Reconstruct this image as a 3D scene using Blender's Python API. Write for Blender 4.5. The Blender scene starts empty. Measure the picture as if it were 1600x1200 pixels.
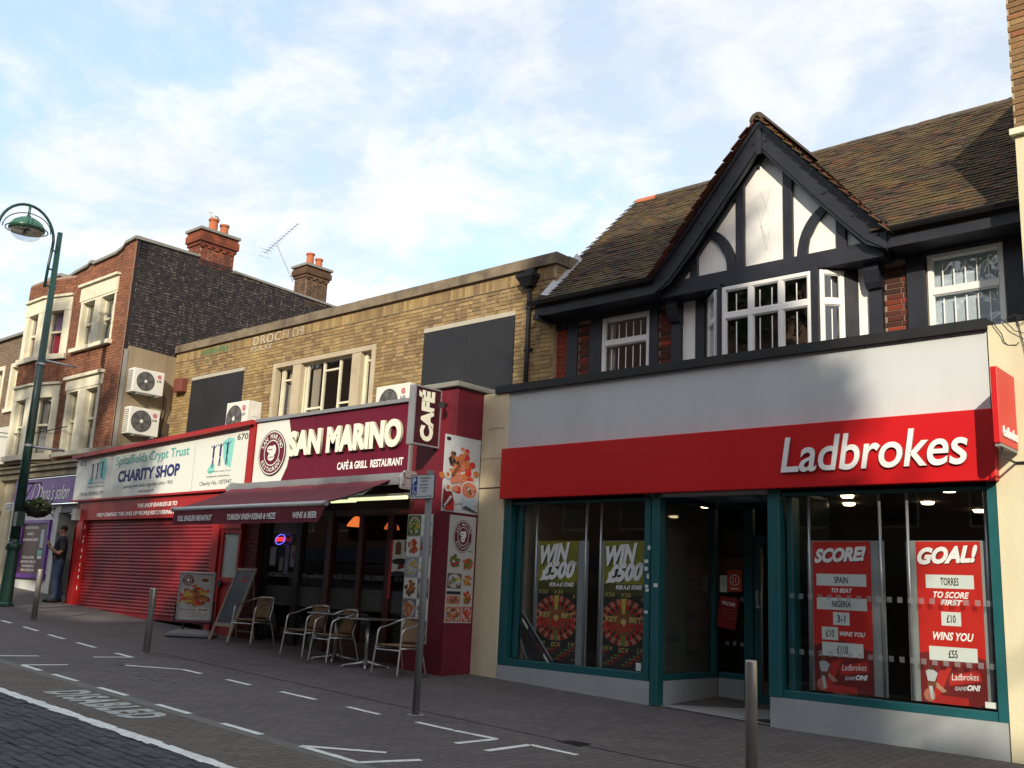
import bpy, math, random
from mathutils import Vector, Matrix
random.seed(7)
R = math.radians
sc = bpy.context.scene
col = sc.collection

# ------------------------------------------------------------------ camera
CAM = Vector((0, 0, 1.67))
def cam_matrix(yaw, pit, rol):
    f = Vector((-math.sin(yaw)*math.cos(pit), math.cos(yaw)*math.cos(pit), math.sin(pit)))
    r = Vector((math.cos(yaw), math.sin(yaw), 0)); u = r.cross(f)
    r2 = r*math.cos(rol) + u*math.sin(rol); u2 = -r*math.sin(rol) + u*math.cos(rol)
    m = Matrix((r2, u2, -f)).transposed().to_4x4(); m.translation = CAM
    return m
cd = bpy.data.cameras.new('camera'); cam = bpy.data.objects.new('camera', cd); col.objects.link(cam)
cam.matrix_world = cam_matrix(R(42.098), R(12.0026), R(2.656))
cd.sensor_width = 36; cd.lens = 36*1536.35/1600; cd.clip_start = .05; cd.clip_end = 2000
sc.camera = cam

# ------------------------------------------------------------------ light
SUN_EL, SUN_AZ = 25.0, 33.0          # elevation; degrees from -y towards +x
to_sun = Vector((math.sin(R(SUN_AZ))*math.cos(R(SUN_EL)), -math.cos(R(SUN_AZ))*math.cos(R(SUN_EL)), math.sin(R(SUN_EL))))
sl = bpy.data.lights.new('sun', 'SUN'); sl.energy = 2.9; sl.angle = R(0.9); sl.color = (1.0, .88, .68)
so = bpy.data.objects.new('sun', sl); col.objects.link(so)
so.rotation_euler = to_sun.to_track_quat('Z', 'Y').to_euler(); so.location = (10, -10, 30)
w = bpy.data.worlds.new('World'); sc.world = w; w.use_nodes = True
nt = w.node_tree; nt.nodes.clear()
def N(nt, t, **k):
    n = nt.nodes.new(t)
    for a, b in k.items(): setattr(n, a, b)
    return n
sky = N(nt, 'ShaderNodeTexSky', sky_type='NISHITA', sun_disc=False)
sky.sun_elevation = R(SUN_EL); sky.sun_rotation = R(180-SUN_AZ); sky.air_density = 1.0; sky.dust_density = .6; sky.ozone_density = 1.6
tc = N(nt, 'ShaderNodeTexCoord'); sx = N(nt, 'ShaderNodeSeparateXYZ'); nt.links.new(tc.outputs['Generated'], sx.inputs[0])
def M(nt, op, a, b=None, c=None, clamp=False):
    n = N(nt, 'ShaderNodeMath', operation=op); n.use_clamp = clamp
    for i, v in enumerate((a, b, c)):
        if v is None: continue
        if isinstance(v, (int, float)): n.inputs[i].default_value = v
        else: nt.links.new(v, n.inputs[i])
    return n.outputs[0]
zz = M(nt, 'ADD', M(nt, 'MAXIMUM', sx.outputs[2], 0.0), .28)
cx = N(nt, 'ShaderNodeCombineXYZ')
nt.links.new(M(nt, 'DIVIDE', sx.outputs[0], zz), cx.inputs[0]); nt.links.new(M(nt, 'DIVIDE', sx.outputs[1], zz), cx.inputs[1])
def cloudnoise(scale, detail, rough, off):
    mp = N(nt, 'ShaderNodeMapping'); mp.inputs['Location'].default_value = off; nt.links.new(cx.outputs[0], mp.inputs[0])
    n = N(nt, 'ShaderNodeTexNoise'); n.inputs['Scale'].default_value = scale; n.inputs['Detail'].default_value = detail
    n.inputs['Roughness'].default_value = rough; n.inputs['Distortion'].default_value = .25
    nt.links.new(mp.outputs[0], n.inputs['Vector']); return n.outputs['Fac']
n1 = cloudnoise(1.15, 7, .55, (3.1, 1.7, 0)); n2 = cloudnoise(5.6, 9, .62, (0.4, 5.2, 0))
mixn = M(nt, 'ADD', M(nt, 'MULTIPLY', n1, .58), M(nt, 'MULTIPLY', n2, .42))
# more cloud towards +x (right of the view), clearer low on the left
bias = M(nt, 'ADD', mixn, M(nt, 'MULTIPLY', sx.outputs[0], .16))
mr = N(nt, 'ShaderNodeMapRange', interpolation_type='SMOOTHSTEP'); nt.links.new(bias, mr.inputs[0])
mr.inputs[1].default_value = .22; mr.inputs[2].default_value = .41; mr.inputs[3].default_value = 0; mr.inputs[4].default_value = .95
shade = N(nt, 'ShaderNodeMapRange'); nt.links.new(n2, shade.inputs[0])
shade.inputs[1].default_value = .40; shade.inputs[2].default_value = .60
mc = N(nt, 'ShaderNodeMix', data_type='RGBA'); mc.inputs[6].default_value = (3.2, 3.75, 4.4, 1); mc.inputs[7].default_value = (4.7, 4.95, 5.15, 1)
nt.links.new(shade.outputs[0], mc.inputs[0])
skb = N(nt, 'ShaderNodeVectorMath', operation='MULTIPLY_ADD'); nt.links.new(sky.outputs[0], skb.inputs[0])
skb.inputs[1].default_value = (.9, .9, .9); skb.inputs[2].default_value = (2.3, 3.1, 3.75)
cgl = N(nt, 'ShaderNodeVectorMath', operation='MULTIPLY_ADD'); nt.links.new(sky.outputs[0], cgl.inputs[0]); cgl.inputs[1].default_value = (.85, .52, .34); nt.links.new(mc.outputs[2], cgl.inputs[2])   # clouds brighten towards the sun
mx = N(nt, 'ShaderNodeMix', data_type='RGBA'); nt.links.new(mr.outputs[0], mx.inputs[0]); nt.links.new(skb.outputs[0], mx.inputs[6]); nt.links.new(cgl.outputs[0], mx.inputs[7])
bg = N(nt, 'ShaderNodeBackground'); bg.inputs[1].default_value = .1; nt.links.new(mx.outputs[2], bg.inputs[0])
wo = N(nt, 'ShaderNodeOutputWorld'); nt.links.new(bg.outputs[0], wo.inputs[0])
sc.view_settings.view_transform = 'Standard'; sc.view_settings.look = 'None'
sc.view_settings.exposure = 0.74; sc.view_settings.gamma = 1.0; sc.view_settings.use_curve_mapping = False
sc.cycles.max_bounces = 6; sc.cycles.transparent_max_bounces = 12; sc.cycles.caustics_reflective = False; sc.cycles.caustics_refractive = False

# ------------------------------------------------------------------ materials
def lin(c): return tuple(((v/255)/12.92 if v/255 <= .04045 else ((v/255+.055)/1.055)**2.4) for v in c)
MATS = {}
def mat(name, c, rough=.7, metal=0.0, var=.12, vs=3.0, bump=.0, bs=60.0, dirt=None, dirt_amt=.0, ds=1.2, spec=.5, streak=False, emit=None):
    """c linear base colour; var tonal variation, dirt a second colour in noise patches"""
    if name in MATS: return MATS[name]
    m = bpy.data.materials.new(name); m.use_nodes = True; t = m.node_tree; b = t.nodes['Principled BSDF']
    b.inputs['Roughness'].default_value = rough; b.inputs['Metallic'].default_value = metal
    b.inputs['Specular IOR Level'].default_value = spec
    g = N(t, 'ShaderNodeNewGeometry'); pos = g.outputs['Position']
    out = None
    rgb = N(t, 'ShaderNodeRGB'); rgb.outputs[0].default_value = (*c, 1); out = rgb.outputs[0]
    if var:
        n = N(t, 'ShaderNodeTexNoise'); n.inputs['Scale'].default_value = vs; n.inputs['Detail'].default_value = 6; t.links.new(pos, n.inputs['Vector'])
        k = M(t, 'ADD', M(t, 'MULTIPLY', n.outputs['Fac'], 2*var*1.6), 1-var*1.6)
        v = N(t, 'ShaderNodeVectorMath', operation='SCALE'); t.links.new(out, v.inputs[0]); t.links.new(k, v.inputs['Scale']); out = v.outputs[0]
        rr = M(t, 'ADD', M(t, 'MULTIPLY', n.outputs['Fac'], .25), rough-.12, clamp=True); t.links.new(rr, b.inputs['Roughness'])
    if dirt:
        vec = pos
        if streak:
            mp = N(t, 'ShaderNodeMapping'); mp.inputs['Scale'].default_value = (1, 1, .12); t.links.new(pos, mp.inputs[0]); vec = mp.outputs[0]
        n = N(t, 'ShaderNodeTexNoise'); n.inputs['Scale'].default_value = ds; n.inputs['Detail'].default_value = 9; n.inputs['Roughness'].default_value = .65; t.links.new(vec, n.inputs['Vector'])
        r_ = N(t, 'ShaderNodeMapRange'); t.links.new(n.outputs['Fac'], r_.inputs[0]); r_.inputs[1].default_value = .45; r_.inputs[2].default_value = .72; r_.inputs[4].default_value = dirt_amt
        x = N(t, 'ShaderNodeMix', data_type='RGBA'); t.links.new(r_.outputs[0], x.inputs[0]); t.links.new(out, x.inputs[6]); x.inputs[7].default_value = (*dirt, 1); out = x.outputs[2]
    t.links.new(out, b.inputs['Base Color'])
    if bump:
        n = N(t, 'ShaderNodeTexNoise'); n.inputs['Scale'].default_value = bs; n.inputs['Detail'].default_value = 5; t.links.new(pos, n.inputs['Vector'])
        bp = N(t, 'ShaderNodeBump'); bp.inputs['Strength'].default_value = bump; bp.inputs['Distance'].default_value = .01; t.links.new(n.outputs['Fac'], bp.inputs['Height']); t.links.new(bp.outputs[0], b.inputs['Normal'])
    if emit:
        b.inputs['Emission Color'].default_value = (*emit[0], 1); b.inputs['Emission Strength'].default_value = emit[1]
    MATS[name] = m; return m
def piece_mat(name, cols, rough=.85, soot=None, soot_amt=0, soot_s=.5, bump=.35, patch=None, patch_amt=0, patch_s=1.0):
    """material for bricks / tiles / blocks: every piece picks its own tone"""
    m = bpy.data.materials.new(name); m.use_nodes = True; t = m.node_tree; b = t.nodes['Principled BSDF']; b.inputs['Roughness'].default_value = rough
    b.inputs['Specular IOR Level'].default_value = .3
    g = N(t, 'ShaderNodeNewGeometry'); oi = N(t, 'ShaderNodeObjectInfo'); pos = g.outputs['Position']
    s = M(t, 'FRACT', M(t, 'ADD', M(t, 'MULTIPLY', g.outputs['Random Per Island'], 7.31), M(t, 'MULTIPLY', oi.outputs['Random'], 3.77)))
    cr = N(t, 'ShaderNodeValToRGB'); cr.color_ramp.interpolation = 'LINEAR'; e = cr.color_ramp.elements
    while len(e) < len(cols): e.new(.5)
    for i, c in enumerate(cols): e[i].position = i/(len(cols)-1) if len(cols) > 1 else 0; e[i].color = (*c, 1)
    t.links.new(s, cr.inputs[0]); out = cr.outputs[0]
    n = N(t, 'ShaderNodeTexNoise'); n.inputs['Scale'].default_value = 28; n.inputs['Detail'].default_value = 6; t.links.new(pos, n.inputs['Vector'])
    k = M(t, 'ADD', M(t, 'MULTIPLY', n.outputs['Fac'], .9), .55)
    v = N(t, 'ShaderNodeVectorMath', operation='SCALE'); t.links.new(out, v.inputs[0]); t.links.new(k, v.inputs['Scale']); out = v.outputs[0]
    for (c, amt, scl) in ((soot, soot_amt, soot_s), (patch, patch_amt, patch_s)):
        if c is None: continue
        n2 = N(t, 'ShaderNodeTexNoise'); n2.inputs['Scale'].default_value = scl; n2.inputs['Detail'].default_value = 7; n2.inputs['Roughness'].default_value = .6; t.links.new(pos, n2.inputs['Vector'])
        r_ = N(t, 'ShaderNodeMapRange'); t.links.new(n2.outputs['Fac'], r_.inputs[0]); r_.inputs[1].default_value = .42; r_.inputs[2].default_value = .66; r_.inputs[4].default_value = amt
        x = N(t, 'ShaderNodeMix', data_type='RGBA'); t.links.new(r_.outputs[0], x.inputs[0]); t.links.new(out, x.inputs[6]); x.inputs[7].default_value = (*c, 1); out = x.outputs[2]
    t.links.new(out, b.inputs['Base Color'])
    bp = N(t, 'ShaderNodeBump'); bp.inputs['Strength'].default_value = bump; bp.inputs['Distance'].default_value = .006; t.links.new(n.outputs['Fac'], bp.inputs['Height']); t.links.new(bp.outputs[0], b.inputs['Normal'])
    MATS[name] = m; return m
def glass_mat(name, tint=(.75, .8, .8), refl=.06, rough=.01, wav=.0):
    m = bpy.data.materials.new(name); m.use_nodes = True; t = m.node_tree; t.nodes.clear()
    tr = N(t, 'ShaderNodeBsdfTransparent'); tr.inputs[0].default_value = (*tint, 1)
    gl = N(t, 'ShaderNodeBsdfGlossy'); gl.inputs['Roughness'].default_value = rough; gl.inputs[0].default_value = (1, 1, 1, 1)
    lw = N(t, 'ShaderNodeFresnel'); lw.inputs[0].default_value = 1.5
    f = M(t, 'ADD', M(t, 'MULTIPLY', lw.outputs[0], 1.0), refl-.04, clamp=True)
    if wav:
        g = N(t, 'ShaderNodeNewGeometry'); n = N(t, 'ShaderNodeTexNoise'); n.inputs['Scale'].default_value = 3.0; n.inputs['Detail'].default_value = 1; t.links.new(g.outputs['Position'], n.inputs['Vector'])
        bp = N(t, 'ShaderNodeBump'); bp.inputs['Strength'].default_value = wav; bp.inputs['Distance'].default_value = .02; t.links.new(n.outputs['Fac'], bp.inputs['Height']); t.links.new(bp.outputs[0], gl.inputs['Normal'])
    gb = N(t, 'ShaderNodeNewGeometry'); f = M(t, 'MULTIPLY', f, M(t, 'SUBTRACT', 1.0, gb.outputs['Backfacing']))
    mx_ = N(t, 'ShaderNodeMixShader'); t.links.new(f, mx_.inputs[0]); t.links.new(tr.outputs[0], mx_.inputs[1]); t.links.new(gl.outputs[0], mx_.inputs[2])
    o = N(t, 'ShaderNodeOutputMaterial'); t.links.new(mx_.outputs[0], o.inputs[0]); MATS[name] = m; return m
def emit_mat(name, c, s):
    m = bpy.data.materials.new(name); m.use_nodes = True; b = m.node_tree.nodes['Principled BSDF']
    b.inputs['Base Color'].default_value = (*c, 1); b.inputs['Emission Color'].default_value = (*c, 1); b.inputs['Emission Strength'].default_value = s; MATS[name] = m; return m

BLACKT = mat('black_timber_paint', (.011, .013, .022), .5, var=.25, vs=2.5, bump=.25, bs=25, dirt=(.030, .033, .045), dirt_amt=.6, ds=2.0)
BLACKB = mat('black_board_paint', (.013, .014, .019), .6, var=.2, vs=1.2, dirt=(.024, .026, .033), dirt_amt=.6, ds=1.3, bump=.1, bs=9)
WPLAST = mat('white_plaster', (.86, .87, .86), .8, var=.03, vs=1.5, bump=.15, bs=40, dirt=(.66, .65, .60), dirt_amt=.35, ds=1.5, streak=True)
UPVC = mat('white_plastic_frame', (.80, .81, .82), .35, var=.03)
CREAM = mat('cream_render', (.66, .60, .43), .85, var=.07, vs=1.5, bump=.35, bs=22, dirt=(.34, .29, .19), dirt_amt=.7, ds=1.1, streak=True)
CREAMP = mat('cream_painted_stone', (.74, .71, .56), .75, var=.06, bump=.1, dirt=(.42, .38, .28), dirt_amt=.5, ds=2.2)
GREYP = mat('grey_fascia_panel', (.56, .605, .635), .45, var=.04, vs=.8, dirt=(.47, .49, .50), dirt_amt=.6, ds=1.6, streak=True)
REDF = mat('red_fascia_plastic', (.56, .010, .014), .35, var=.04, vs=.7)
REDS = mat('red_gloss_paint', (.36, .013, .014), .42, var=.12, vs=2, dirt=(.2, .012, .012), dirt_amt=.4, ds=2)
REDSH = mat('red_shutter_paint', (.22, .010, .016), .38, var=.15, vs=2, dirt=(.16, .012, .016), dirt_amt=.5, ds=1.5)
MAROON = mat('maroon_paint', (.15, .008, .022), .5, var=.15, vs=1.3, bump=.08, bs=15, dirt=(.06, .006, .012), dirt_amt=.5, ds=1.6)
MAROONS = mat('maroon_sign_face', (.125, .008, .026), .3, var=.05, vs=.6)
MAROONF = mat('maroon_awning_fabric', (.15, .018, .032), .85, var=.12, vs=2.2, bump=.1, bs=90)
MAROOND = mat('maroon_frame', (.055, .005, .009), .45, var=.2)
TEAL = mat('teal_painted_frame', (.012, .10, .115), .4, var=.12, vs=3)
WLET = mat('white_letter_face', (.86, .87, .88), .35, var=.02)
WLETC = mat('cream_letter_face', (.88, .87, .72), .35, var=.02)
GREYL = mat('grey_letter_edge', (.25, .26, .28), .5, var=.05)
WSIGN = mat('white_sign_board', (.70, .74, .71), .45, var=.05, vs=.8, dirt=(.58, .60, .56), dirt_amt=.5, ds=.9, streak=True)
NAVY = mat('navy_print', (.010, .018, .13), .5, var=0)
TURQ = mat('turquoise_print', (.05, .38, .36), .5, var=0)
TURQL = mat('pale_turquoise_print', (.22, .62, .58), .5, var=.1)
TXTG = mat('dark_grey_print', (.05, .055, .07), .5, var=0)
BLK = mat('black_matte', (.012, .012, .014), .6, var=.1)
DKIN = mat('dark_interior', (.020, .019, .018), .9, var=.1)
WINT = mat('warm_interior_wall', (.13, .085, .055), .9, var=.1)
ALU = mat('brushed_aluminium', (.50, .50, .51), .3, .8, var=.06)
STEEL = mat('stainless_steel', (.34, .33, .31), .34, .55, var=.1, vs=12)
GALV = mat('grey_painted_post', (.16, .17, .18), .5, var=.12)
SILVER = mat('silver_trim', (.42, .44, .47), .35, .6, var=.05)
GREENP = mat('green_lamp_paint', (.010, .045, .036), .3, var=.15, vs=4)
CONC = mat('grey_concrete', (.27, .26, .24), .9, var=.15, bump=.3, bs=40, dirt=(.14, .13, .11), dirt_amt=.6, ds=1.5)
COPING = mat('weathered_coping_stone', (.21, .17, .12), .9, var=.25, vs=4, bump=.4, bs=40, dirt=(.06, .048, .038), dirt_amt=.9, ds=1.8)
COPG = mat('grey_coping_stone', (.24, .24, .22), .9, var=.18, bump=.3, bs=40, dirt=(.10, .10, .09), dirt_amt=.6, ds=3)
STONE = mat('window_surround_stone', (.46, .40, .29), .9, var=.12, bump=.2, dirt=(.27, .22, .15), dirt_amt=.5, ds=2)
RISER = mat('grey_stall_riser', (.36, .40, .42), .75, var=.08, vs=2, bump=.15, bs=30, dirt=(.22, .23, .22), dirt_amt=.5, ds=1.4)
CEMENT = mat('stained_cement_render', (.27, .215, .14), .9, var=.16, vs=1.6, bump=.3, bs=18, dirt=(.10, .075, .05), dirt_amt=.8, ds=1.1, streak=True)
MORT_Y = mat('yellow_wall_mortar', (.42, .34, .21), .95, var=.12, bump=.3)
MORT_R = mat('pale_mortar', (.30, .23, .18), .95, var=.15, bump=.3)
MORT_D = mat('black_wall_mortar', (.03, .027, .028), .95, var=.3, vs=2, dirt=(.46, .40, .32), dirt_amt=.95, ds=9.0)
TERRA = mat('terracotta', (.46, .14, .06), .85, var=.15, bump=.2, dirt=(.2, .08, .05), dirt_amt=.5, ds=6)
LEAD = mat('lead_flashing', (.45, .47, .50), .6, var=.15)
PURP = mat('purple_sign', (.13, .03, .30), .35, var=.06)
WPAINT = mat('white_masonry_paint', (.66, .69, .70), .8, var=.05, bump=.1, dirt=(.48, .49, .48), dirt_amt=.4, ds=1.5)
ACW = mat('off_white_casing', (.70, .70, .66), .5, var=.05, dirt=(.5, .49, .44), dirt_amt=.4, ds=3, streak=True)
ACG = mat('dark_grey_grille', (.05, .05, .052), .6, var=.1)
WOOD = mat('weathered_wood', (.26, .21, .16), .8, var=.2, vs=8, bump=.2)
CHALK = mat('chalkboard_slate', (.030, .040, .052), .6, var=.25, vs=5, dirt=(.09, .10, .12), dirt_amt=.6, ds=5)
RUBBER = mat('grey_rubber_base', (.19, .20, .21), .8, var=.15)
WICK = mat('woven_wicker', (.20, .13, .065), .7, var=.3, vs=70, bump=.8, bs=180)
MARK = mat('road_paint', (.74, .78, .76), .8, var=.1, vs=6, bump=.2, dirt=(.36, .36, .35), dirt_amt=.5, ds=7)
_t = MARK.node_tree; _g = N(_t, 'ShaderNodeNewGeometry'); _n = N(_t, 'ShaderNodeTexNoise'); _n.inputs['Scale'].default_value = 22; _n.inputs['Detail'].default_value = 7; _n.inputs['Roughness'].default_value = .7; _t.links.new(_g.outputs['Position'], _n.inputs['Vector'])
_r = N(_t, 'ShaderNodeMapRange'); _t.links.new(_n.outputs['Fac'], _r.inputs[0]); _r.inputs[1].default_value = .34; _r.inputs[2].default_value = .40; _r.inputs[3].default_value = .12; _t.links.new(_r.outputs[0], _t.nodes['Principled BSDF'].inputs['Alpha'])   # paint worn through in specks
SHADE_CURT = mat('net_curtain', (.42, .44, .42), .9, var=.12, vs=6)
GL_SHOP = glass_mat('shop_window_glass', (.97, .98, .98), .03)
GL_UP = glass_mat('upper_window_glass', (.93, .94, .95), .13, wav=.12)
GL_CLR = glass_mat('clear_glass', (.9, .92, .92), .05)
def frost_mat(name, c, k):
    m = bpy.data.materials.new(name); m.use_nodes = True; t = m.node_tree; b = t.nodes['Principled BSDF']; b.inputs['Base Color'].default_value = (*c, 1); b.inputs['Roughness'].default_value = .6; b.inputs['Alpha'].default_value = k; MATS[name] = m; return m
FROST = frost_mat('frosted_vinyl', (.30, .34, .36), .28)
RED = mat('bright_red_print', (.46, .025, .02), .45, var=.06, vs=3); ORG = mat('orange_print', (.42, .14, .04), .5, var=.3, vs=30)
YEL = mat('yellow_print', (.50, .38, .07), .5, var=.1, vs=20); GRN = mat('green_print', (.08, .2, .03), .5, var=.4, vs=40)
BRN = mat('brown_print', (.16, .06, .025), .5, var=.4, vs=40); PNK = mat('salmon_print', (.44, .16, .10), .5, var=.35, vs=45)
PLT = mat('plate_print', (.46, .49, .52), .4, var=.06, vs=10); LBL = mat('pale_blue_print', (.36, .47, .56), .4, var=.12, vs=8); DRD = mat('dark_red_print', (.16, .012, .012), .5, var=.15)
OLV = mat('olive_print', (.20, .20, .01), .5, var=.35, vs=4); GLD = mat('gold_print', (.50, .42, .14), .5, var=.1)

# ------------------------------------------------------------------ helpers
WL = {}                                              # world location of each root
def setp(o, label=None, cat=None, group=None, kind=None):
    if label: o['label'] = label
    if cat: o['category'] = cat
    if group: o['group'] = group
    if kind: o['kind'] = kind
    return o
def thing(name, loc, label, cat, group=None, rz=0):
    o = bpy.data.objects.new(name, None); col.objects.link(o); o.location = loc; o.rotation_euler = (0, 0, rz); o.empty_display_size = .2
    WL[o.name] = Vector(loc); return setp(o, label, cat, group)
def wl(o): return WL.get(o.name, Vector((0, 0, 0))) if o else Vector((0, 0, 0))
class Fr:
    """a wall frame: u along, v up, n outward; point(u, v, d)"""
    def __init__(s, o, u, n=None):
        s.o = Vector(o); s.u = Vector(u).normalized(); s.v = Vector((0, 0, 1)); s.n = Vector(n) if n else s.u.cross(s.v)
    def p(s, u, v, d=0): return s.o + s.u*u + s.v*v + s.n*d
def FY(y): return Fr((0, y, 0), (1, 0, 0))           # street-parallel wall, outward -y
def FX(x): return Fr((x, 0, 0), (0, 1, 0))           # wall facing +x, u is y
class MB:
    def __init__(s): s.v = []; s.f = []; s.mi = []; s.mats = []
    def _m(s, m):
        if m is None: return 0
        if m not in s.mats: s.mats.append(m)
        return s.mats.index(m)
    def add(s, vs, fs, m=None):
        b = len(s.v); s.v += [tuple(q) for q in vs]; k = s._m(m)
        for f in fs: s.f.append([b+i for i in f]); s.mi.append(k)
        return s
    def hexa(s, P, m=None): return s.add(P, [(0, 3, 2, 1), (4, 5, 6, 7), (0, 1, 5, 4), (1, 2, 6, 5), (2, 3, 7, 6), (3, 0, 4, 7)], m)
    def box(s, x0, x1, y0, y1, z0, z1, m=None):
        return s.hexa([(x0, y0, z0), (x1, y0, z0), (x1, y1, z0), (x0, y1, z0), (x0, y0, z1), (x1, y0, z1), (x1, y1, z1), (x0, y1, z1)], m)
    def fb(s, F, u0, u1, v0, v1, d0, d1, m=None):    # box on a frame, d outward
        if u1-u0 < 1e-4 or v1-v0 < 1e-4: return s
        return s.hexa([F.p(u0, v0, d1), F.p(u1, v0, d1), F.p(u1, v0, d0), F.p(u0, v0, d0), F.p(u0, v1, d1), F.p(u1, v1, d1), F.p(u1, v1, d0), F.p(u0, v1, d0)], m)
    def prism(s, F, pts, d0, d1, m=None):            # polygon (counter-clockwise seen from outside) extruded
        n = len(pts)
        return s.add([F.p(u, v, d1) for u, v in pts] + [F.p(u, v, d0) for u, v in pts], [tuple(range(n)), tuple(range(2*n-1, n-1, -1))] + [((i+1) % n, i, n+i, n+(i+1) % n) for i in range(n)], m)
    def tube(s, path, r, seg=8, m=None, caps=True):
        path = [Vector(p) for p in path]; rs = r if isinstance(r, (list, tuple)) else [r]*len(path); rings = []; prev = None
        for i, p in enumerate(path):
            t = (path[min(i+1, len(path)-1)] - path[max(i-1, 0)]).normalized()
            a = prev if prev is not None else (Vector((0, 0, 1)) if abs(t.z) < .9 else Vector((1, 0, 0)))
            a = (a - t*a.dot(t)).normalized(); prev = a; b = t.cross(a)
            rings.append([p + (a*math.cos(2*math.pi*k/seg) + b*math.sin(2*math.pi*k/seg))*rs[i] for k in range(seg)])
        vs = [q for rg in rings for q in rg]; fs = []
        for i in range(len(path)-1):
            for k in range(seg): fs.append((i*seg+k, i*seg+(k+1) % seg, (i+1)*seg+(k+1) % seg, (i+1)*seg+k))
        if caps: fs.append(tuple(range(seg-1, -1, -1))); fs.append(tuple((len(path)-1)*seg+k for k in range(seg)))
        return s.add(vs, fs, m)
    def lathe(s, c, prof, seg=24, axis=(0, 0, 1), m=None):   # prof list of (r, h)
        c = Vector(c); ax = Vector(axis).normalized(); a = Vector((1, 0, 0)) if abs(ax.x) < .9 else Vector((0, 1, 0)); a = (a-ax*a.dot(ax)).normalized(); b = ax.cross(a)
        vs = []; fs = []
        for (r, h) in prof:
            for k in range(seg): vs.append(c + ax*h + (a*math.cos(2*math.pi*k/seg) + b*math.sin(2*math.pi*k/seg))*r)
        for i in range(len(prof)-1):
            for k in range(seg): fs.append((i*seg+k, i*seg+(k+1) % seg, (i+1)*seg+(k+1) % seg, (i+1)*seg+k))
        fs.append(tuple(range(seg-1, -1, -1))); fs.append(tuple((len(prof)-1)*seg+k for k in range(seg)))
        return s.add(vs, fs, m)
    def disc(s, F, u, v, ru, rv, d, m=None, seg=24, a0=0, r0=0, a1=None):
        """filled ellipse / ring sector lying on a frame at distance d"""
        a1 = 2*math.pi if a1 is None else a1; full = abs(a1-a0-2*math.pi) < 1e-6; n = seg
        if r0 <= 0 and full: return s.add([F.p(u+ru*math.cos(a0+2*math.pi*k/n), v+rv*math.sin(a0+2*math.pi*k/n), d) for k in range(n)], [tuple(range(n))], m)
        vs = []; fs = []
        for k in range(n+1):
            a = a0+(a1-a0)*k/n
            vs.append(F.p(u+ru*r0*math.cos(a), v+rv*r0*math.sin(a), d)); vs.append(F.p(u+ru*math.cos(a), v+rv*math.sin(a), d))
        for k in range(n): fs.append((2*k, 2*k+1, 2*k+3, 2*k+2))
        return s.add(vs, fs, m)
    def obj(s, name, m=None, parent=None, smooth=False, kind=None, local=False):
        me = bpy.data.meshes.new(name); o0 = Vector((0, 0, 0)) if local else wl(parent)
        me.from_pydata([(x-o0.x, y-o0.y, z-o0.z) for x, y, z in s.v], [], s.f)
        ms = s.mats if s.mats else [m]
        if s.mats and m is not None and m not in ms: pass
        for q in ms: me.materials.append(q)
        if len(ms) > 1: me.polygons.foreach_set('material_index', s.mi)
        if smooth: me.polygons.foreach_set('use_smooth', [True]*len(me.polygons))
        me.update()
        o = bpy.data.objects.new(name, me); col.objects.link(o)
        if parent is not None:
            o.parent = parent; WL[o.name] = wl(parent) if not local else Vector((0, 0, 0))
        else: WL[o.name] = Vector((0, 0, 0))
        if kind: o['kind'] = kind
        return o
def bevel(o, wdt=.01, seg=2):
    b = o.modifiers.new('bevel', 'BEVEL'); b.width = wdt; b.segments = seg; b.limit_method = 'ANGLE'; return o
def smooth_by_angle(o):
    for p in o.data.polygons: p.use_smooth = True
    return o
_deps = bpy.context.evaluated_depsgraph_get
def text(s, F, u0, u1, v0, v1, d, m, parent=None, name='lettering', bold=.0, shear=0.0, depth=.002, edge=None, space=1.0, rot=0, slope=0.0, res=3):
    """lettering whose bounding box fills u0..u1 x v0..v1 on the frame F; slope lifts the right end"""
    cu = bpy.data.curves.new('t', 'FONT'); cu.body = s; cu.size = 1; cu.offset = bold; cu.shear = shear; cu.space_character = space; cu.resolution_u = res; cu.extrude = .5
    ob = bpy.data.objects.new('t', cu); col.objects.link(ob); bpy.context.view_layer.update()
    me = bpy.data.meshes.new_from_object(ob.evaluated_get(_deps()))
    bpy.data.objects.remove(ob); bpy.data.curves.remove(cu)
    xs = [v.co.x for v in me.vertices]; ys = [v.co.y for v in me.vertices]
    x0, x1, y0, y1 = min(xs), max(xs), min(ys), max(ys)
    o0 = wl(parent); cu_, cv_ = (u0+u1)/2, (v0+v1)/2
    for v in me.vertices:
        a = (v.co.x-x0)/(x1-x0); b = (v.co.y-y0)/(y1-y0); dd = d + (depth if v.co.z > 0 else 0)
        if rot:
            W, H = u1-u0, v1-v0; px = (a-.5)*W; py = (b-.5)*H; c, s_ = math.cos(rot), math.sin(rot)
            q = F.p(cu_+px*c-py*s_, cv_+px*s_+py*c, dd)
        else: q = F.p(u0+a*(u1-u0), v0+b*(v1-v0)+slope*a, dd)
        v.co = q - o0
    me.materials.clear(); me.materials.append(m); mi = 0
    if edge is not None:
        me.materials.append(edge)
        me.update()
        for p in me.polygons: p.material_index = 0 if p.normal.dot(F.n) > .7 else 1
    else:
        for p in me.polygons: p.material_index = 0
    o = bpy.data.objects.new(name, me); col.objects.link(o)
    if parent is not None: o.parent = parent
    return o
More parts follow.
